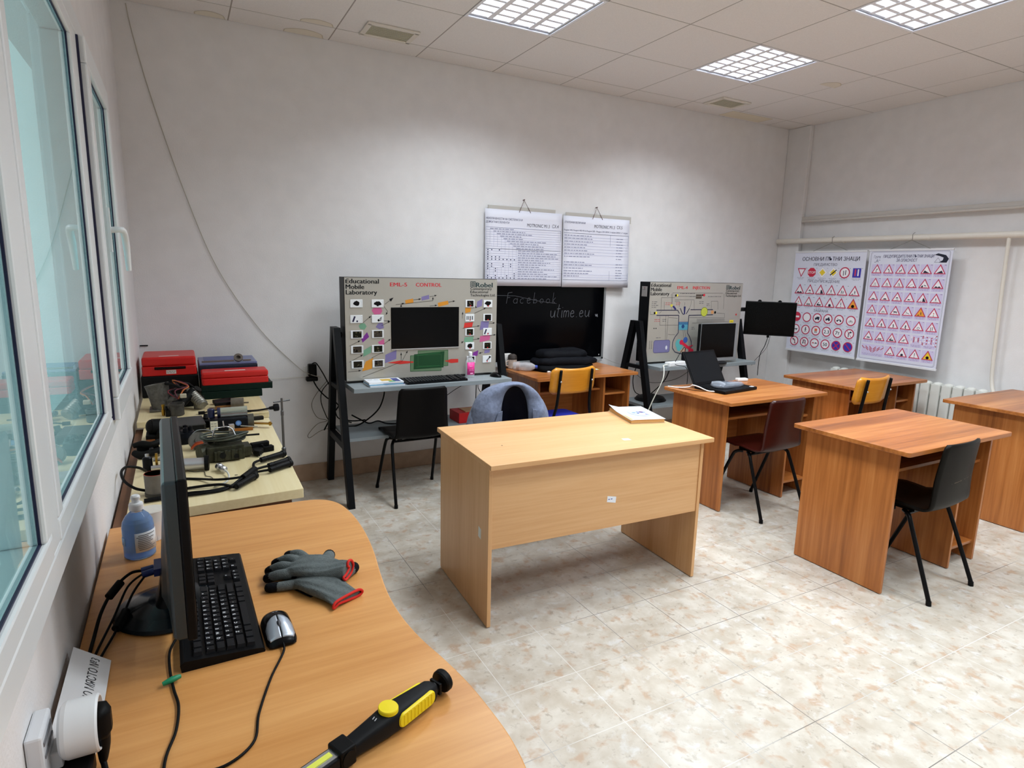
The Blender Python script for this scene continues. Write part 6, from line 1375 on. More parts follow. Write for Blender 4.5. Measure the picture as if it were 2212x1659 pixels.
t = thing('starter_brush_holder', 'black round-edged engine part at the wall side behind the near monitor', 'engine part', (0.072, -1.30, BZ))
m = MB(); m.box(-0.036, 0.05, -0.04, 0.05, 0.0, 0.03); m.cyl((-0.012, 0.0, 0.06), (0.055, 0.01, 0.055), 0.036, n=22); m.ball((-0.012, 0.0, 0.06), (0.024, 0.034, 0.034), 16, 10); m.cyl((0.02, -0.05, 0.03), (0.02, -0.02, 0.04), 0.014); build('body', m, dk2, t, bevel=0.003)
m = MB(); m.box(-0.036, 0.0, -0.07, -0.042, 0.0, 0.014); build('terminal', m, mat((150, 92, 50), 0.4, 0.5), t, bevel=0.002)
t = thing('battery_clamp', 'black jaw-shaped rubber clamp at the wall edge of the near bench', 'clamp', (0.065, -1.575, BZ), 0.1)
m = MB(); m.tube([(-0.062, 0.005, 0.022), (-0.035, -0.02, 0.014), (0.0, -0.02, 0.020), (0.035, -0.012, 0.026), (0.06, 0.01, 0.024)], [0.012, 0.017, 0.015, 0.014, 0.010], 12, smooth_pts=5)
m.tube([(-0.06, 0.03, 0.045), (-0.03, 0.02, 0.052), (0.0, 0.0, 0.050), (0.04, 0.015, 0.056), (0.062, 0.03, 0.05)], [0.010, 0.014, 0.013, 0.012, 0.008], 12, smooth_pts=5)
m.box(-0.05, 0.03, 0.02, 0.05, 0.0, 0.04); build('jaw', m, dk2, t, bevel=0.003)
m = MB(); m.cyl((0.0, -0.01, 0.03), (0.0, 0.03, 0.04), 0.008); build('pivot', m, chrome, t)
t = thing('ignition_coil_pair', 'two black upright cylinders with a brass-yellow disc between them', 'engine part', (0.085, -1.775, BZ))
m = MB(); m.lathe([(0.017, 0), (0.017, 0.05), (0.012, 0.055), (0, 0.055)], (-0.026, 0, 0), n=16); m.lathe([(0.017, 0), (0.017, 0.05), (0.012, 0.055), (0, 0.055)], (0.034, 0.005, 0), n=16); build('cylinder', m, mat((22, 22, 26), 0.4), t)
m = MB(); m.lathe([(0.0, -0.004), (0.026, -0.004), (0.026, 0.004), (0, 0.004)], (0.004, 0.02, 0.034), 'X', 22); build('disc', m, brs, t)
m = MB(); m.cyl((-0.008, 0.02, 0.034), (0.03, 0.02, 0.034), 0.007); m.cyl((-0.015, -0.02, 0.014), (0.025, -0.02, 0.014), 0.010); m.lathe([(0.007, 0.05), (0.007, 0.066), (0, 0.067)], (-0.026, 0, 0), n=10); build('spindle', m, chrome, t)
t = thing('measuring_cup', 'grey cylindrical cup with a red inside at the near left corner of the bench', 'cup', (0.095, -2.075, BZ))
m = MB(); m.lathe([(0.032, 0), (0.033, 0.003), (0.0345, 0.075), (0.0345, 0.078)], n=30); build('wall', m, mat((112, 108, 100), 0.55, 0.2, noise=0.1, nscale=40), t)
m = MB(); m.lathe([(0.0343, 0.078), (0.0325, 0.0785), (0.030, 0.02), (0, 0.018)], n=30); build('inside', m, mat((170, 50, 30), 0.5), t)
m = MB(); m.lathe([(0.0355, 0.0), (0.0355, 0.012), (0.033, 0.012)], n=30); build('foot_ring', m, mat((58, 56, 52), 0.5), t)
m = MB(); m.tube([(0.062, -2.055, 0.753), (0.03, -2.05, 0.765), (0.0, -2.02, 0.785), (-0.012, -1.96, 0.80), (0.0, -1.90, 0.80), (0.035, -1.875, 0.785), (0.055, -1.83, 0.755)], 0.0048, 10, smooth_pts=7)
o = build('hose', m, rub, None); tag(o, 'black hose bowing out toward the wall left of the grey cup', 'hose')
t = thing('actuator', 'silver cylinder with a black end cap lying behind the near monitor', 'engine part', (0.21, -1.845, BZ), -0.10)
m = MB(); m.cyl((-0.07, 0, 0.030), (0.043, 0, 0.026), 0.0225, n=26); build('barrel', m, mat((196, 196, 202), 0.28, 0.7), t)
m = MB(); m.cyl((0.043, 0, 0.027), (0.058, 0, 0.027), 0.030, n=26); build('end_cap', m, rub, t, bevel=0.003)
m = MB(); m.box(-0.055, 0.01, 0.035, 0.075, 0.0, 0.024); build('block', m, mat((24, 34, 40), 0.4), t, bevel=0.004)
t = thing('sensor', 'small chrome sensor with a white curved lead on the bare near bench', 'sensor', (0.310, -1.93, BZ))
m = MB(); a = V3((-0.012, 0.055, 0.016)); m.lathe([(0.008, 0), (0.014, 0.004), (0.014, 0.022), (0.010, 0.024), (0.010, 0.045), (0.013, 0.046), (0.013, 0.056), (0.006, 0.06), (0, 0.06)], a, V3((0.35, -1, -0.02)), 14); build('body', m, chrome, t)
m = MB(); m.tube([(0.008, -0.004, 0.015), (0.017, -0.04, 0.012), (0.016, -0.085, 0.006), (0.0, -0.125, 0.004), (-0.035, -0.150, 0.0035)], 0.0036, 8, smooth_pts=6); build('lead', m, mat((206, 206, 200), 0.4), t)
m = MB(); m.tube([(0.185, -1.83, BZ+0.002), (0.215, -1.868, BZ+0.002), (0.247, -1.875, BZ+0.002), (0.252, -1.935, BZ+0.002), (0.268, -1.955, BZ+0.002), (0.275, -1.985, BZ+0.002)], 0.0014, 6, smooth_pts=4)
o = build('wire', m, mat((86, 84, 78), 0.4, 0.6), None); tag(o, 'thin bent wire lying in front of the silver cylinder', 'wire')
hs = thing('ignition_harness', 'black ignition lead harness with four rubber boots at the right edge of the near bench', 'cable harness', (0, 0, 0))
def boot(p, q, r=0.0135):
    m = MB(); p, q = V3(p), V3(q); d = (q-p); Ln = d.length
    m.lathe([(0.005, 0), (r*0.8, 0.003), (r*0.85, Ln*0.2), (r*0.72, Ln*0.22), (r*0.8, Ln*0.27), (r*0.92, Ln*0.85), (r*1.08, Ln*0.87), (r*1.08, Ln*0.97), (r*0.8, Ln), (0, Ln)], p, d.normalized(), 16)
    build('boot', m, rub, hs)
boot((0.452, -1.862, BZ+0.0155), (0.556, -1.800, BZ+0.0155)); boot((0.470, -1.955, BZ+0.0165), (0.560, -1.902, BZ+0.0165)); boot((0.468, -2.005, BZ+0.0155), (0.560, -1.942, BZ+0.0155)); boot((0.34, -2.150, BZ+0.0155), (0.418, -2.045, BZ+0.0155), 0.0130)
for pts, r in (([(0.06, -2.135, BZ+0.006), (0.13, -2.125, BZ+0.006), (0.20, -2.122, BZ+0.006), (0.27, -2.128, BZ+0.006), (0.34, -2.095, BZ+0.007), (0.38, -2.03, BZ+0.009), (0.415, -1.965, BZ+0.010), (0.425, -1.90, BZ+0.018), (0.455, -1.858, BZ+0.0155)], 0.0052),
               ([(0.06, -2.15, BZ+0.006), (0.15, -2.142, BZ+0.006), (0.24, -2.145, BZ+0.006), (0.31, -2.13, BZ+0.006), (0.36, -2.075, BZ+0.016), (0.40, -2.005, BZ+0.018), (0.44, -1.965, BZ+0.016), (0.472, -1.953, BZ+0.0165)], 0.005),
               ([(0.10, -2.075, BZ+0.006), (0.19, -2.068, BZ+0.006), (0.255, -2.078, BZ+0.010), (0.30, -2.095, BZ+0.012), (0.335, -2.14, BZ+0.012)], 0.0052),
               ([(0.10, -1.93, BZ+0.005), (0.17, -1.945, BZ+0.005), (0.23, -1.975, BZ+0.005), (0.29, -2.05, BZ+0.018), (0.36, -2.06, BZ+0.020), (0.42, -2.00, BZ+0.012), (0.47, -2.003, BZ+0.0155)], 0.0046)):
    m = MB(); m.tube(pts, r, 8, smooth_pts=7); build('lead', m, rub, hs)
m = MB(); m.tube([(0.37, -2.065, BZ+0.016), (0.42, -1.975, BZ+0.016)], [0.013, 0.013], 12); m.tube([(0.355, -2.03, BZ+0.02), (0.345, -2.06, BZ+0.03)], 0.0015, 6); build('tie', m, rub, hs)
tb = thing('spark_plug_wrench', 'thin steel T-handle wrench standing upright at the bench edge', 'wrench', (0.556, -1.770, BZ))
m = MB(); m.lathe([(0.009, 0), (0.009, 0.03), (0.005, 0.034), (0.0048, 0.17), (0.0062, 0.172), (0.0062, 0.19), (0.0045, 0.192), (0.0045, 0.245), (0.0, 0.246)], n=12); build('shaft', m, mat((96, 96, 98), 0.3, 0.8), tb)
m = MB(); m.cyl((-0.034, -0.012, 0.232), (0.034, 0.012, 0.232), 0.0028); build('handle', m, mat((70, 70, 72), 0.3, 0.8), tb)

# ------------------------------------------------------------------ things on the wavy desk
DZ = 0.7402
mn = thing('monitor', 'large black monitor seen edge-on from behind on the wavy desk', 'monitor', (0.150, -2.905, DZ), 0.025)
shell_m = mat((46, 56, 60), 0.30, 0.0, 0.5, name='dark_glossy_monitor_plastic')
m = MB()
m.loft([[(0.022, -0.275, 0.070), (0.022, 0.275, 0.070), (0.022, 0.275, 0.392), (0.022, -0.275, 0.392)], [(0.004, -0.275, 0.070), (0.004, 0.275, 0.070), (0.004, 0.275, 0.392), (0.004, -0.275, 0.392)],
        [(-0.002, -0.270, 0.076), (-0.002, 0.270, 0.076), (-0.002, 0.270, 0.388), (-0.002, -0.270, 0.388)], [(-0.008, -0.17, 0.090), (-0.008, 0.19, 0.090), (-0.006, 0.19, 0.25), (-0.006, -0.17, 0.25)], [(-0.020, -0.12, 0.09), (-0.020, 0.12, 0.09), (-0.010, 0.12, 0.20), (-0.010, -0.12, 0.20)]], 0, False)
build('back_shell', m, shell_m, mn, bevel=0.006, seg=3)
m = MB(); m.box(0.0222, 0.040, -0.277, 0.277, 0.066, 0.394); build('bezel', m, mat((20, 21, 24), 0.35), mn, bevel=0.004)
m = MB(); m.box(0.0402, 0.0412, -0.262, 0.262, 0.088, 0.380); build('screen', m, mat((5, 5, 7), 0.2), mn)
m = MB(); m.lathe([(0.112, 0.0), (0.116, 0.004), (0.112, 0.011), (0.085, 0.020), (0.045, 0.030), (0.0, 0.034)], (-0.005, 0.0, 0), 'Z', 40); build('base', m, mat((20, 28, 34), 0.18, 0, 0.6), mn)
m = MB(); m.loft([[(x, y, z) for x, y in rrect(cx-wx, cx+wx, -wy, wy, min(wx, wy)*0.8)] for cx, wx, wy, z in ((-0.006, 0.032, 0.055, 0.024), (-0.008, 0.020, 0.040, 0.05), (-0.008, 0.014, 0.034, 0.085), (-0.006, 0.010, 0.032, 0.115))]); build('neck', m, mat((18, 20, 24), 0.3), mn)
m = MB(); m.box(-0.036, -0.010, 0.05, 0.11, 0.062, 0.080); m.cyl((-0.036, 0.06, 0.072), (-0.060, 0.055, 0.070), 0.008); m.cyl((-0.036, 0.08, 0.072), (-0.062, 0.078, 0.070), 0.008); build('plug', m, mat((24, 44, 110), 0.4), mn)
for k, (pts, r) in enumerate((([(-0.06, 0.08, 0.070), (-0.085, 0.085, 0.066), (-0.115, 0.06, 0.05), (-0.138, 0.0, 0.03), (-0.150, -0.08, 0.008), (-0.156, -0.18, 0.006)], 0.0036), ([(-0.06, 0.06, 0.07), (-0.09, 0.05, 0.05), (-0.115, -0.02, 0.02), (-0.140, -0.12, 0.006), (-0.152, -0.20, 0.006)], 0.0026), ([(-0.055, 0.05, 0.068), (-0.08, 0.02, 0.045), (-0.105, -0.05, 0.014), (-0.130, -0.14, 0.006), (-0.148, -0.22, 0.006)], 0.0026))):
    m = MB(); m.tube(pts, r, 8, smooth_pts=6); build('lead', m, rub, mn)
m = MB(); m.cyl((-0.104, 0.068, 0.056), (-0.126, 0.035, 0.042), 0.0095, n=14); build('ferrite', m, rub, mn)
m = MB(); m.cyl((-0.092, -0.02, 0.0275), (-0.110, -0.062, 0.012), 0.0095, n=14); build('ferrite', m, rub, mn)
pr = Print((0.0, 0, 0), (0, -1, 0), (0, 0, 1)); pr.O = V3((-0.0205, 0, 0)); pr.rect(-0.02, 0.165, 0.0, 0.177, (190, 196, 200)); pr.build('badge', mn)

kb = thing('keyboard', 'black keyboard half hidden under the near monitor on the wavy desk', 'keyboard', (0.236, -2.935, DZ), 0.015)
# local x: toward the user (right in the photo), local y: along the keyboard, away from the camera
m = MB(); prof = [(-0.076, 0.0), (-0.078, 0.016), (-0.070, 0.022), (0.060, 0.012), (0.074, 0.010), (0.078, 0.004), (0.077, 0.0)]
m.loft([[(x, y, z) for x, z in prof] for y in (-0.240, -0.234, 0.234, 0.240)], 0, False); build('case', m, mat((20, 21, 24), 0.42), kb, bevel=0.004)
kk_m = mat((36, 37, 41), 0.38); kx0, kp = 0.052, 0.0188
def key_mesh(w, d):
    k = MB(); a, b = w/2, d/2
    k.loft([[(-b, -a, 0), (b, -a, 0), (b, a, 0), (-b, a, 0)], [(-b*0.80, -a+0.0022, 0.0085), (b*0.80, -a+0.0022, 0.0085), (b*0.80, a-0.0022, 0.0085), (-b*0.80, a-0.0022, 0.0085)]], 0, False)
    return k
cache = {}
rowsK = [[1.25, 1.25, 1.25, 5.5, 1.25, 1.25, 1.25, 1.5], [2.25]+[1]*10+[2.75], [1.75]+[1]*11+[2.25-0.5], [1.5]+[1]*12+[1.0], [1]*13+[1.5], [1, 1.3, 1, 1, 1, 1.3, 1, 1, 1, 1.3, 1, 1, 1, 1]]
names = [['', '', '', '', '', '', '', ''], ['', 'Z', 'X', 'C', 'V', 'B', 'N', 'M', ',', '.', '/', ''], ['', 'A', 'S', 'D', 'F', 'G', 'H', 'J', 'K', 'L', ';', "'", ''], ['', 'Q', 'W', 'E', 'R', 'T', 'Y', 'U', 'I', 'O', 'P', '[', ']', ''], ['`', '1', '2', '3', '4', '5', '6', '7', '8', '9', '0', '-', '=', '']]
leg = Print((0, 0, 0), (0, 1, 0), (-1, 0, 0), eps=0.0)
def put_key(x, y, w, d, ch):
    z = 0.0126+0.010*(0.060-x)/0.130
    kq = (round(w, 4), round(d, 4))
    if kq not in cache:
        cache[kq] = build('key', key_mesh(w, d), kk_m, kb); o = cache[kq]
    else:
        o = cache[kq].copy(); COL.objects.link(o); o.parent = kb
    o.location = (x, y, z-0.0015); o.rotation_euler = (0, 0.1, 0)
    if ch:
        vs, fs, x0, w_ = text_polys(ch, 0.02)
        s_ = 0.0085
        h = z+0.0078
        leg.mb.add([(x+0.001-b*s_, y-0.004+a*s_, h+0.00012*0+0.1*(b*s_)) for a, b in vs], fs, leg.ci((226, 228, 232)))
for r, row in enumerate(rowsK):
    tot = sum(row); sc = 0.285/tot if r else 0.285/tot
    y = -0.228; x = kx0-kp*r-(0.004 if r == 5 else 0)
    for k, wk in enumerate(row):
        w = wk*sc
        nm = names[r][k] if r < 5 and k < len(names[r]) else ''
        if r == 5: nm = '' 
        put_key(x, y+w/2, w-0.002, 0.0170, nm); y += w
for r, cs in ((0, (0, 1, 2)), (1, (1,)), (3, (0, 1, 2)), (4, (0, 1, 2))):
    for c in cs: put_key(kx0-kp*r, 0.070+0.0188*c+0.0094, 0.0168, 0.0170, {0: '<v>', 1: ' ^ '}.get(r, '   ')[c].strip())
for r in range(5):
    for c in range(4):
        ch = [['0', '', '.', ''], ['1', '2', '3', ''], ['4', '5', '6', '+'], ['7', '8', '9', ''], ['', '/', '*', '-']][r][c]
        if r in (0,) and c == 1: continue
        if c == 3 and r in (0, 2): continue
        put_key(kx0-kp*r, 0.1400+0.0212*c+0.0106, 0.0190, 0.0170, ch)
leg.build('key_legends', kb)
m = MB(); m.tube([(-0.080, -0.12, 0.012), (-0.095, -0.16, 0.006), (-0.096, -0.22, 0.0035), (-0.090, -0.29, 0.0035), (-0.083, -0.345, 0.0035), (-0.088, -0.41, 0.0035), (-0.105, -0.48, 0.0035), (-0.11, -0.60, 0.0035)], 0.0026, 8, smooth_pts=7); build('cord', m, rub, kb)
m = MB(); m.tube([(-0.108, -0.272, 0.008), (-0.092, -0.268, 0.010), (-0.078, -0.262, 0.009)], [0.004, 0.006, 0.004], 8, smooth_pts=3); build('cable_tie', m, mat((20, 130, 90), 0.45), kb)

mu = thing('mouse', 'black computer mouse with silver buttons beside the keyboard on the wavy desk', 'mouse', (0.3495, -3.115, DZ), 0.04)
def mring(y, w, h, n=22):
    return [(w*math.cos(PI*j/(n-1)), y, max(0.0, 0.003+h*(math.sin(PI*j/(n-1))**0.8))) for j in range(n)]
secs = [(-0.062, 0.020, 0.006), (-0.059, 0.027, 0.013), (-0.045, 0.031, 0.021), (-0.02, 0.031, 0.029), (0.01, 0.031, 0.033), (0.035, 0.0305, 0.030), (0.052, 0.026, 0.021), (0.060, 0.016, 0.010), (0.0625, 0.006, 0.002)]
m = MB(); m.loft([mring(*s) for s in secs]); build('body', m, mat((20, 20, 24), 0.25), mu)
def top_z(x, y):
    for a, b in zip(secs, secs[1:]):
        if a[0] <= y <= b[0]:
            f = (y-a[0])/(b[0]-a[0]); w = a[1]+(b[1]-a[1])*f; h = a[2]+(b[2]-a[2])*f
            c = max(-1, min(1, x/w)); return 0.003+h*(math.sqrt(max(0, 1-c*c))**0.8)
    return 0.0
for s in (-1, 1):
    m = MB(); n, k = 10, 8; vs = []
    for i in range(n+1):
        y = -0.054+0.064*i/n
        for j in range(k+1):
            ym = y+0.010*(j/k if i == n else 0)*0
            x = s*(0.0012+(0.0262-0.006*max(0, (i-7)/3)-0.004*max(0, (2-i)/2))*j/k)
            vs.append((x, y-0.010*(j/k)**2*(i/n), top_z(x, y-0.010*(j/k)**2*(i/n))+0.0008))
    m.add(vs, [(i*(k+1)+j, i*(k+1)+j+1, (i+1)*(k+1)+j+1, (i+1)*(k+1)+j) for i in range(n) for j in range(k)], 0, True)
    build('button', m, mat((178, 186, 198), 0.3, 0.5), mu, solid=0.0008)
m = MB(); m.ball((0, -0.016, 0.031), (0.0048, 0.012, 0.0055), 14, 8); build('wheel', m, mat((70, 70, 76), 0.4), mu)
pr = Print((0, 0.030, 0.0338), (1, 0, 0), (0, 1, -0.1), eps=0.0002); 
for s in (-1, 1): pr.path([(s*0.006, 0.002), (s*0.003, -0.002), (s*0.001, 0.001)], 0.0012, (150, 152, 160))
pr.build('badge', mu)
m = MB(); m.tube([(0, -0.060, 0.010), (-0.004, -0.085, 0.005), (-0.040, -0.155, 0.003), (-0.075, -0.245, 0.003), (-0.095, -0.315, 0.003), (-0.150, -0.345, 0.003), (-0.215, -0.315, 0.003), (-0.27, -0.30, 0.003)], 0.0024, 8, smooth_pts=8); build('cord', m, rub, mu)

# blue bottle
bo = thing('bottle', 'blue liquid soap bottle with a white cap beside the near monitor', 'bottle', (0.068, -2.566, DZ))
m = MB(); prof = [(0.034, 0), (0.038, 0.003), (0.0385, 0.05), (0.0385, 0.085), (0.036, 0.100), (0.028, 0.115), (0.017, 0.126), (0.0145, 0.130), (0.0145, 0.136)]
m.lathe(prof, n=36); build('body', m, mat((206, 228, 250), 0.05, 0, 0.5, trans=0.8, ior=1.2), bo)
m = MB(); m.lathe([(0.0, 0.003), (0.034, 0.004), (0.0368, 0.008), (0.0370, 0.086), (0.034, 0.100), (0.028, 0.110), (0.0, 0.110)], n=32); build('liquid', m, mat((126, 186, 246), 0.12, 0, 0.5, trans=0.6, ior=1.2), bo)
m = MB(); m.lathe([(0.0165, 0.131), (0.0175, 0.132), (0.0175, 0.146), (0.016, 0.150), (0.0095, 0.152), (0.0095, 0.160), (0.0115, 0.162), (0.0115, 0.168), (0.008, 0.172), (0.0, 0.172)], n=28); build('cap', m, mat((238, 240, 242), 0.35), bo)
m = MB(); rr = [[(0.0392*math.cos(a), 0.0392*math.sin(a), h) for a in [-1.75+1.75*j/16 for j in range(17)]] for h in (0.022, 0.076)]
m.loft(rr, closed=False); build('label', m, mat((222, 224, 226), 0.5), bo, solid=0.0006)
m = MB(); rr = [[(0.0392*math.cos(a), 0.0392*math.sin(a), h) for a in [-2.95+0.5*j/8 for j in range(9)]] for h in (0.04, 0.062)]
m.loft(rr, closed=False); build('label', m, mat((150, 190, 230), 0.5), bo, solid=0.0006)
m = MB(); rg = random.Random(2)
for k in range(9):
    a0 = -1.65+0.12*rg.random(); a1 = a0+0.7+0.5*rg.random(); z = 0.068-0.005*k
    rr = [[(0.0399*math.cos(a0+(a1-a0)*j/8), 0.0399*math.sin(a0+(a1-a0)*j/8), z+dz) for j in range(9)] for dz in (0, 0.0022)]
    m.loft(rr, closed=False)
build('label_print', m, mat((120, 122, 128), 0.6), bo)
cu = thing('cup', 'clear plastic cup just behind the blue bottle', 'cup', (0.095, -2.470, DZ))
m = MB(); m.lathe([(0.0, 0.001), (0.024, 0.001), (0.034, 0.088), (0.0355, 0.089), (0.0355, 0.092)], n=30); build('wall', m, mat((236, 238, 240), 0.25, alpha=0.5), cu)
# paper card against the wall
ca = thing('name_card', 'white folded paper card lettered МЯСТО №3 leaning against the wall on the wavy desk', 'card', (0.0, -3.215, DZ), 0.0)
A, B_ = V3((-0.018, 0, 0.050)), V3((0.040, 0, 0.003))
Ud = V3((0, 1, 0)); Vd = (A-B_).normalized()
m = MB(); hl = 0.14
m.add([tuple(B_-Ud*hl), tuple(B_+Ud*hl), tuple(A+Ud*hl), tuple(A-Ud*hl)], [(0, 1, 2, 3)]); build('sheet', m, mat((226, 226, 228), 0.6), ca, solid=0.0006)
pr = Print(B_, Ud, Vd, eps=0.0008); pr.text('РАБОТНО МЯСТО №3', -0.068, 0.022, 0.024, (60, 60, 64), 0, 0.0, width=0.195); pr.build('lettering', ca)
# socket, timer and plugs on the wall
so = thing('wall_socket', 'white surface socket on the wall at the near end of the wavy desk', 'socket', (XL, -3.40, 0.815))
m = MB(); m.box(0.0005, 0.022, -0.028, 0.045, -0.070, 0.040); build('box', m, mat((222, 224, 228), 0.4), so, bevel=0.004)
m = MB(); m.box(0.0222, 0.0235, -0.022, 0.035, 0.020, 0.026); m.box(0.0222, 0.0235, -0.022, 0.035, 0.0, 0.005); build('groove', m, mat((120, 120, 124), 0.5), so)
ti = thing('plug_timer', 'round white plug-in socket timer at the left edge of the photo', 'timer', (-0.0055, -3.375, 0.820))
m = MB(); m.lathe([(0.034, 0.010), (0.040, 0.014), (0.0425, 0.020), (0.0425, 0.058), (0.0405, 0.061), (0.038, 0.061), (0.031, 0.044), (0.0, 0.044)], (0, 0, 0), 'X', 40); build('drum', m, mat((226, 228, 230), 0.35), ti)
m = MB(); m.box(-0.004, 0.012, -0.02, 0.02, -0.05, -0.02); build('adapter_base', m, mat((222, 224, 226), 0.4), ti, bevel=0.003)
pl = thing('plug', 'black plug pushed into the round white timer', 'plug', (0.042, -3.375, 0.822))
m = MB(); m.loft([[(x, y, z) for y, z in rrect(-hw, hw, -hh, hh*0.9, min(hw, hh)*0.7)] for x, hw, hh in ((0.0, 0.019, 0.026), (0.012, 0.0205, 0.029), (0.022, 0.017, 0.028), (0.028, 0.008, 0.018))]); m.tube([(0.012, -0.002, -0.02), (0.014, -0.003, -0.042), (0.012, -0.003, -0.070)], [0.014, 0.010, 0.0055], 12, smooth_pts=4); build('body', m, rub, pl)
m = MB(); m.tube([(0.011, -0.003, -0.068), (0.014, -0.012, -0.074), (0.020, -0.05, -0.076), (0.022, -0.14, -0.076), (0.026, -0.28, -0.076)], 0.0045, 8, smooth_pts=5); build('cord', m, rub, pl)
ap = thing('power_adapter', 'black power adapter at the bottom left corner, in front of the white timer', 'adapter', (0.008, -3.418, DZ), 0.0)
m = MB(); m.box(-0.022, 0.036, -0.055, 0.050, 0.0, 0.034); build('body', m, rub, ap, bevel=0.005)

# ------------------------------------------------------------------ inspection lamp
wl = thing('inspection_lamp', 'black and yellow hand inspection lamp lying at the front of the wavy desk', 'lamp', (0.4755, -3.506, DZ), 0.40)
wl.scale = (1.0, 1.12, 1.08)
# local +x runs toward the knob end
def sect(x, wy, z0, z1, r=0.6):
    p = rrect(-wy, wy, z0, z1, min(wy, (z1-z0)/2)*r, 4); return [(x, y, z) for y, z in p]
m = MB(); m.loft([sect(-0.078, 0.0135, 0.006, 0.032), sect(-0.05, 0.015, 0.004, 0.035), sect(-0.01, 0.0185, 0.002, 0.039), sect(0.02, 0.0190, 0.002, 0.040), sect(0.06, 0.0168, 0.003, 0.038), sect(0.098, 0.0155, 0.004, 0.036), sect(0.106, 0.012, 0.008, 0.033)]); build('handle', m, mat((30, 31, 34), 0.5), wl)
yl = mat((240, 214, 22), 0.45, name='yellow_rubber')
for s in (-1, 1):
    m = MB(); oc = rrect(0.008, 0.096, 0.0095, 0.0345, 0.0105, 6); n = len(oc)
    wy = lambda x: 0.0195-0.0042*(x-0.008)/0.088
    ic = [(0.052+(x-0.052)*0.965, 0.022+(z-0.022)*0.88) for x, z in oc]
    m.loft([[(x, s*0.008, z) for x, z in oc], [(x, s*wy(x), z) for x, z in oc], [(x, s*(wy(x)+0.0022), z) for x, z in ic]], 0, False)
    for k in range(9):
        x = 0.018+0.0085*k; m.box(x-0.0012, x+0.0012, min(s*0.012, s*(wy(x)+0.0030)), max(s*0.012, s*(wy(x)+0.0030)), 0.0125, 0.0315)
    build('grip', m, yl, wl, bevel=0.0008)
m = MB(); m.lathe([(0.0165, 0.038), (0.0165, 0.0435), (0.0155, 0.045), (0, 0.0455)], (0.002, 0, 0), n=30); build('button', m, yl, wl)
m = MB(); m.lathe([(0.009, 0), (0.0105, 0.002), (0.0105, 0.012), (0.006, 0.014), (0.006, 0.020)], (0.106, 0, 0.020), 'X', 16); m.box(0.112, 0.118, -0.012, 0.012, 0.010, 0.031); build('swivel', m, rub, wl, bevel=0.001)
m = MB(); m.lathe([(0.006, -0.003), (0.018, -0.002), (0.0195, 0.001), (0.0195, 0.009), (0.018, 0.012), (0, 0.012)], (0.128, 0.0, 0.0225), V3((1, 0.0, 0.12)), 24); build('magnet_foot', m, rub, wl)
m = MB(); m.box(-0.108, -0.078, -0.0165, 0.0165, 0.004, 0.036); m.cyl((-0.093, -0.018, 0.020), (-0.093, 0.018, 0.020), 0.0125, n=16); build('joint', m, rub, wl, bevel=0.003)
m = MB(); m.box(-0.30, -0.106, -0.0145, 0.0145, 0.006, 0.029); build('lamp_bar', m, mat((26, 27, 30), 0.4), wl, bevel=0.003)
m = MB(); m.box(-0.298, -0.108, -0.0105, 0.0105, 0.0291, 0.0302); build('reflector', m, mat((196, 200, 206), 0.2, 0.8), wl)
m = MB(); m.box(-0.296, -0.114, -0.0045, 0.0045, 0.0303, 0.0316); build('light_strip', m, mat((226, 228, 90), 0.4), wl)
pr = Print((-0.03, 0, 0.0380), (1, 0, 0.05), (0, 1, 0), eps=0.0005); pr.line((0.0, -0.003), (0.006, -0.001), 0.0015, (180, 180, 184)); pr.line((0.0, 0.002), (0.006, 0.004), 0.0015, (180, 180, 184)); pr.build('marking', wl)

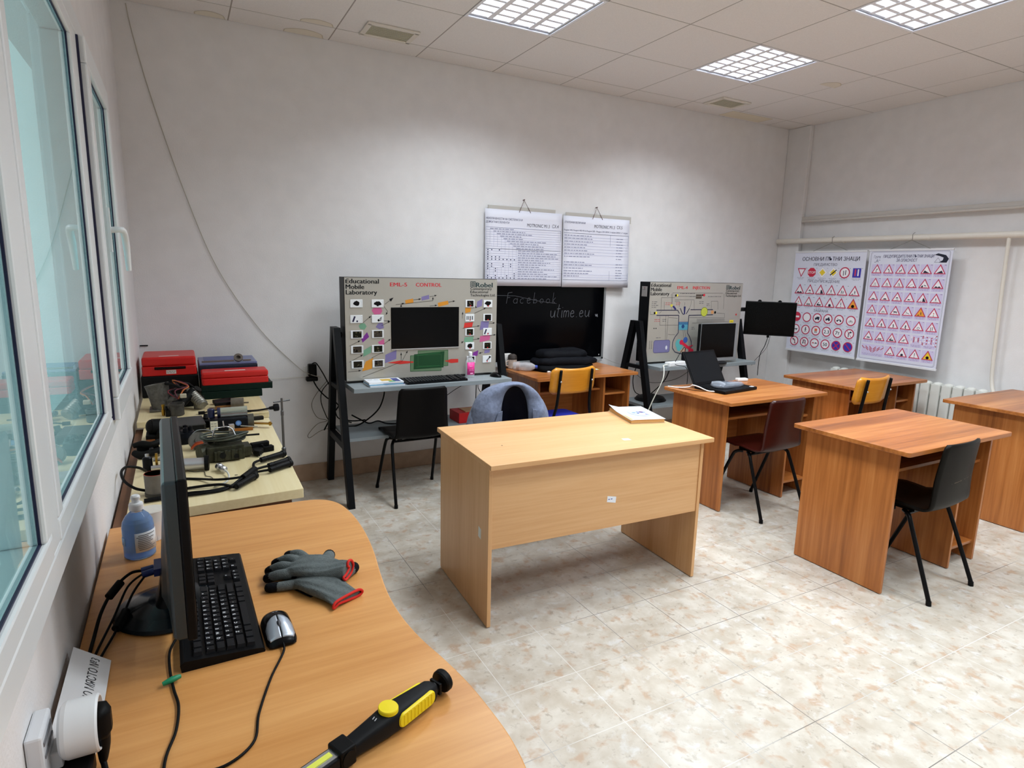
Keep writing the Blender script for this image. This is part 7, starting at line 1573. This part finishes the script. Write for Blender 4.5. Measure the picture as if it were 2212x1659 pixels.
# ------------------------------------------------------------------ work gloves
kn = mat((98, 104, 104), 0.95, 0, 0.2, name='grey_knit_fabric', noise=0.14, nscale=160, bump=0.5, bscale=420)
ct = mat((24, 26, 32), 0.7, 0, 0.3, name='black_latex_coating', bump=0.3, bscale=300)
hem = mat((206, 34, 24), 0.8, name='red_overlock_hem')
def glove(label, loc, rz, fingers, thumb, cuff, zoff, sag):
    """fingers: (base, mid, tip) points with radii; palm lofted along local x from cuff (+x) to knuckles (-x)"""
    t = thing('work_glove', label, 'glove', loc, rz, 'grey work gloves with red hems')
    m = MB()
    rings = []
    for x, cy, wy, z0, z1 in cuff+[(0.045, 0.0, 0.043, 0.001, 0.033), (0.01, 0.0, 0.048, 0.001, 0.037), (-0.025, 0.0, 0.047, 0.001, 0.033), (-0.042, 0.0, 0.042, 0.002, 0.027), (-0.050, 0.0, 0.034, 0.005, 0.021)]:
        n = 28; ring = []
        for j in range(n):
            a = 2*PI*j/n; c, s_ = math.cos(a), math.sin(a)
            ring.append((x, cy+wy*math.copysign(abs(c)**0.75, c), zoff+(z0+z1)/2+(z1-z0)/2*math.copysign(abs(s_)**0.8, s_)+0.002*math.sin(9*a+x*70)))
        rings.append(ring)
    m.loft(rings)
    for f in fingers+[thumb]:
        m.tube([(p[0], p[1], p[2]+zoff) for p in f[0]], f[1], 14, smooth_pts=5)
        e = f[0][-1]; m.ball((e[0], e[1], e[2]+zoff), f[1][-1]*1.0, 12, 8)
    o = build('knit_body', m, kn, t)
    md = o.modifiers.new('merge', 'REMESH'); md.mode = 'VOXEL'; md.voxel_size = 0.0022; md.use_smooth_shade = True
    sm = o.modifiers.new('soften', 'SMOOTH'); sm.factor = 0.6; sm.iterations = 7
    for f in fingers+[thumb]:
        a, b = V3(f[0][-2]), V3(f[0][-1]); mid = a.lerp(b, 0.12); r = f[1][-1]*1.08; m = MB()
        z = V3((0, 0, zoff)); d = (b-mid).normalized()
        m.tube([tuple(mid+z), tuple(mid.lerp(b, 0.5)+z), tuple(b+z), tuple(b+d*r*0.55+z), tuple(b+d*r*0.85+z), tuple(b+d*r*0.97+z)], [r*0.9, r, r, r*0.84, r*0.5, r*0.08], 14)
        build('coated_fingertip', m, ct, t)
    m = MB(); m.prism([(0.03, -0.040), (-0.045, -0.042), (-0.052, 0.038), (0.03, 0.040)], zoff+0.0002, zoff+0.004); build('coated_palm', m, ct, t, bevel=0.002)
    m = MB(); m.tube([(p[0], p[1], p[2]+zoff) for p in sag], 0.0033, 8, smooth_pts=5, closed=True); build('hem', m, hem, t)
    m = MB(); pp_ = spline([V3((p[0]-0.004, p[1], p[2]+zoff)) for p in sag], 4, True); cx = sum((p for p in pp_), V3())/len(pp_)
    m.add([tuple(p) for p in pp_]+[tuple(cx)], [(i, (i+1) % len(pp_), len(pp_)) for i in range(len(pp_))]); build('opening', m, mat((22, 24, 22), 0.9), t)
    return t
glove('lower grey work glove, its flat red-hemmed cuff sticking out at the front', (0.462, -2.955, DZ), -1.10,
      [([(-0.03, 0.034, 0.014), (-0.070, 0.058, 0.013), (-0.108, 0.080, 0.012)], [0.014, 0.013, 0.012]), ([(-0.04, 0.012, 0.014), (-0.085, 0.024, 0.013), (-0.128, 0.034, 0.012)], [0.014, 0.013, 0.012]),
       ([(-0.04, -0.012, 0.014), (-0.080, -0.020, 0.013), (-0.118, -0.026, 0.012)], [0.014, 0.013, 0.012]), ([(-0.03, -0.032, 0.014), (-0.052, -0.058, 0.012), (-0.074, -0.082, 0.011)], [0.013, 0.012, 0.011])],
      ([(0.025, 0.030, 0.014), (0.022, 0.072, 0.014), (0.012, 0.108, 0.013)], [0.018, 0.016, 0.014]),
      [(0.115, 0.0, 0.042, 0.002, 0.016), (0.095, 0.0, 0.039, 0.001, 0.020), (0.07, 0.0, 0.039, 0.001, 0.026)], 0.0,
      [(0.116, -0.040, 0.004), (0.118, -0.044, 0.011), (0.117, -0.034, 0.018), (0.116, 0.0, 0.019), (0.116, 0.034, 0.018), (0.118, 0.044, 0.010), (0.116, 0.034, 0.003), (0.116, 0.0, 0.006), (0.116, -0.026, 0.009)])
glove('upper grey work glove with dark fingertips and a curled red-hemmed cuff', (0.456, -2.908, DZ), -0.70,
      [([(-0.03, 0.034, 0.014), (-0.058, 0.046, 0.020), (-0.092, 0.052, 0.010)], [0.014, 0.0135, 0.012]), ([(-0.04, 0.014, 0.014), (-0.072, 0.020, 0.018), (-0.108, 0.018, 0.002)], [0.014, 0.0135, 0.012]),
       ([(-0.04, -0.012, 0.012), (-0.072, -0.014, 0.014), (-0.106, -0.014, -0.003)], [0.014, 0.0135, 0.012]), ([(-0.03, -0.034, 0.010), (-0.060, -0.044, 0.008), (-0.090, -0.046, -0.004)], [0.0135, 0.013, 0.0115])],
      ([(0.018, 0.034, 0.012), (0.016, 0.062, 0.012), (0.006, 0.088, 0.006)], [0.018, 0.0165, 0.0145]),
      [(0.104, 0.0, 0.024, 0.002, 0.040), (0.088, 0.0, 0.029, 0.001, 0.038), (0.066, 0.0, 0.036, 0.001, 0.033)], 0.020,
      [(0.105, -0.025, 0.012), (0.107, -0.020, 0.004), (0.105, -0.002, 0.001), (0.105, 0.018, 0.006), (0.106, 0.026, 0.022), (0.105, 0.018, 0.038), (0.105, 0.002, 0.042), (0.106, -0.004, 0.034), (0.105, 0.006, 0.024), (0.105, -0.010, 0.015)])
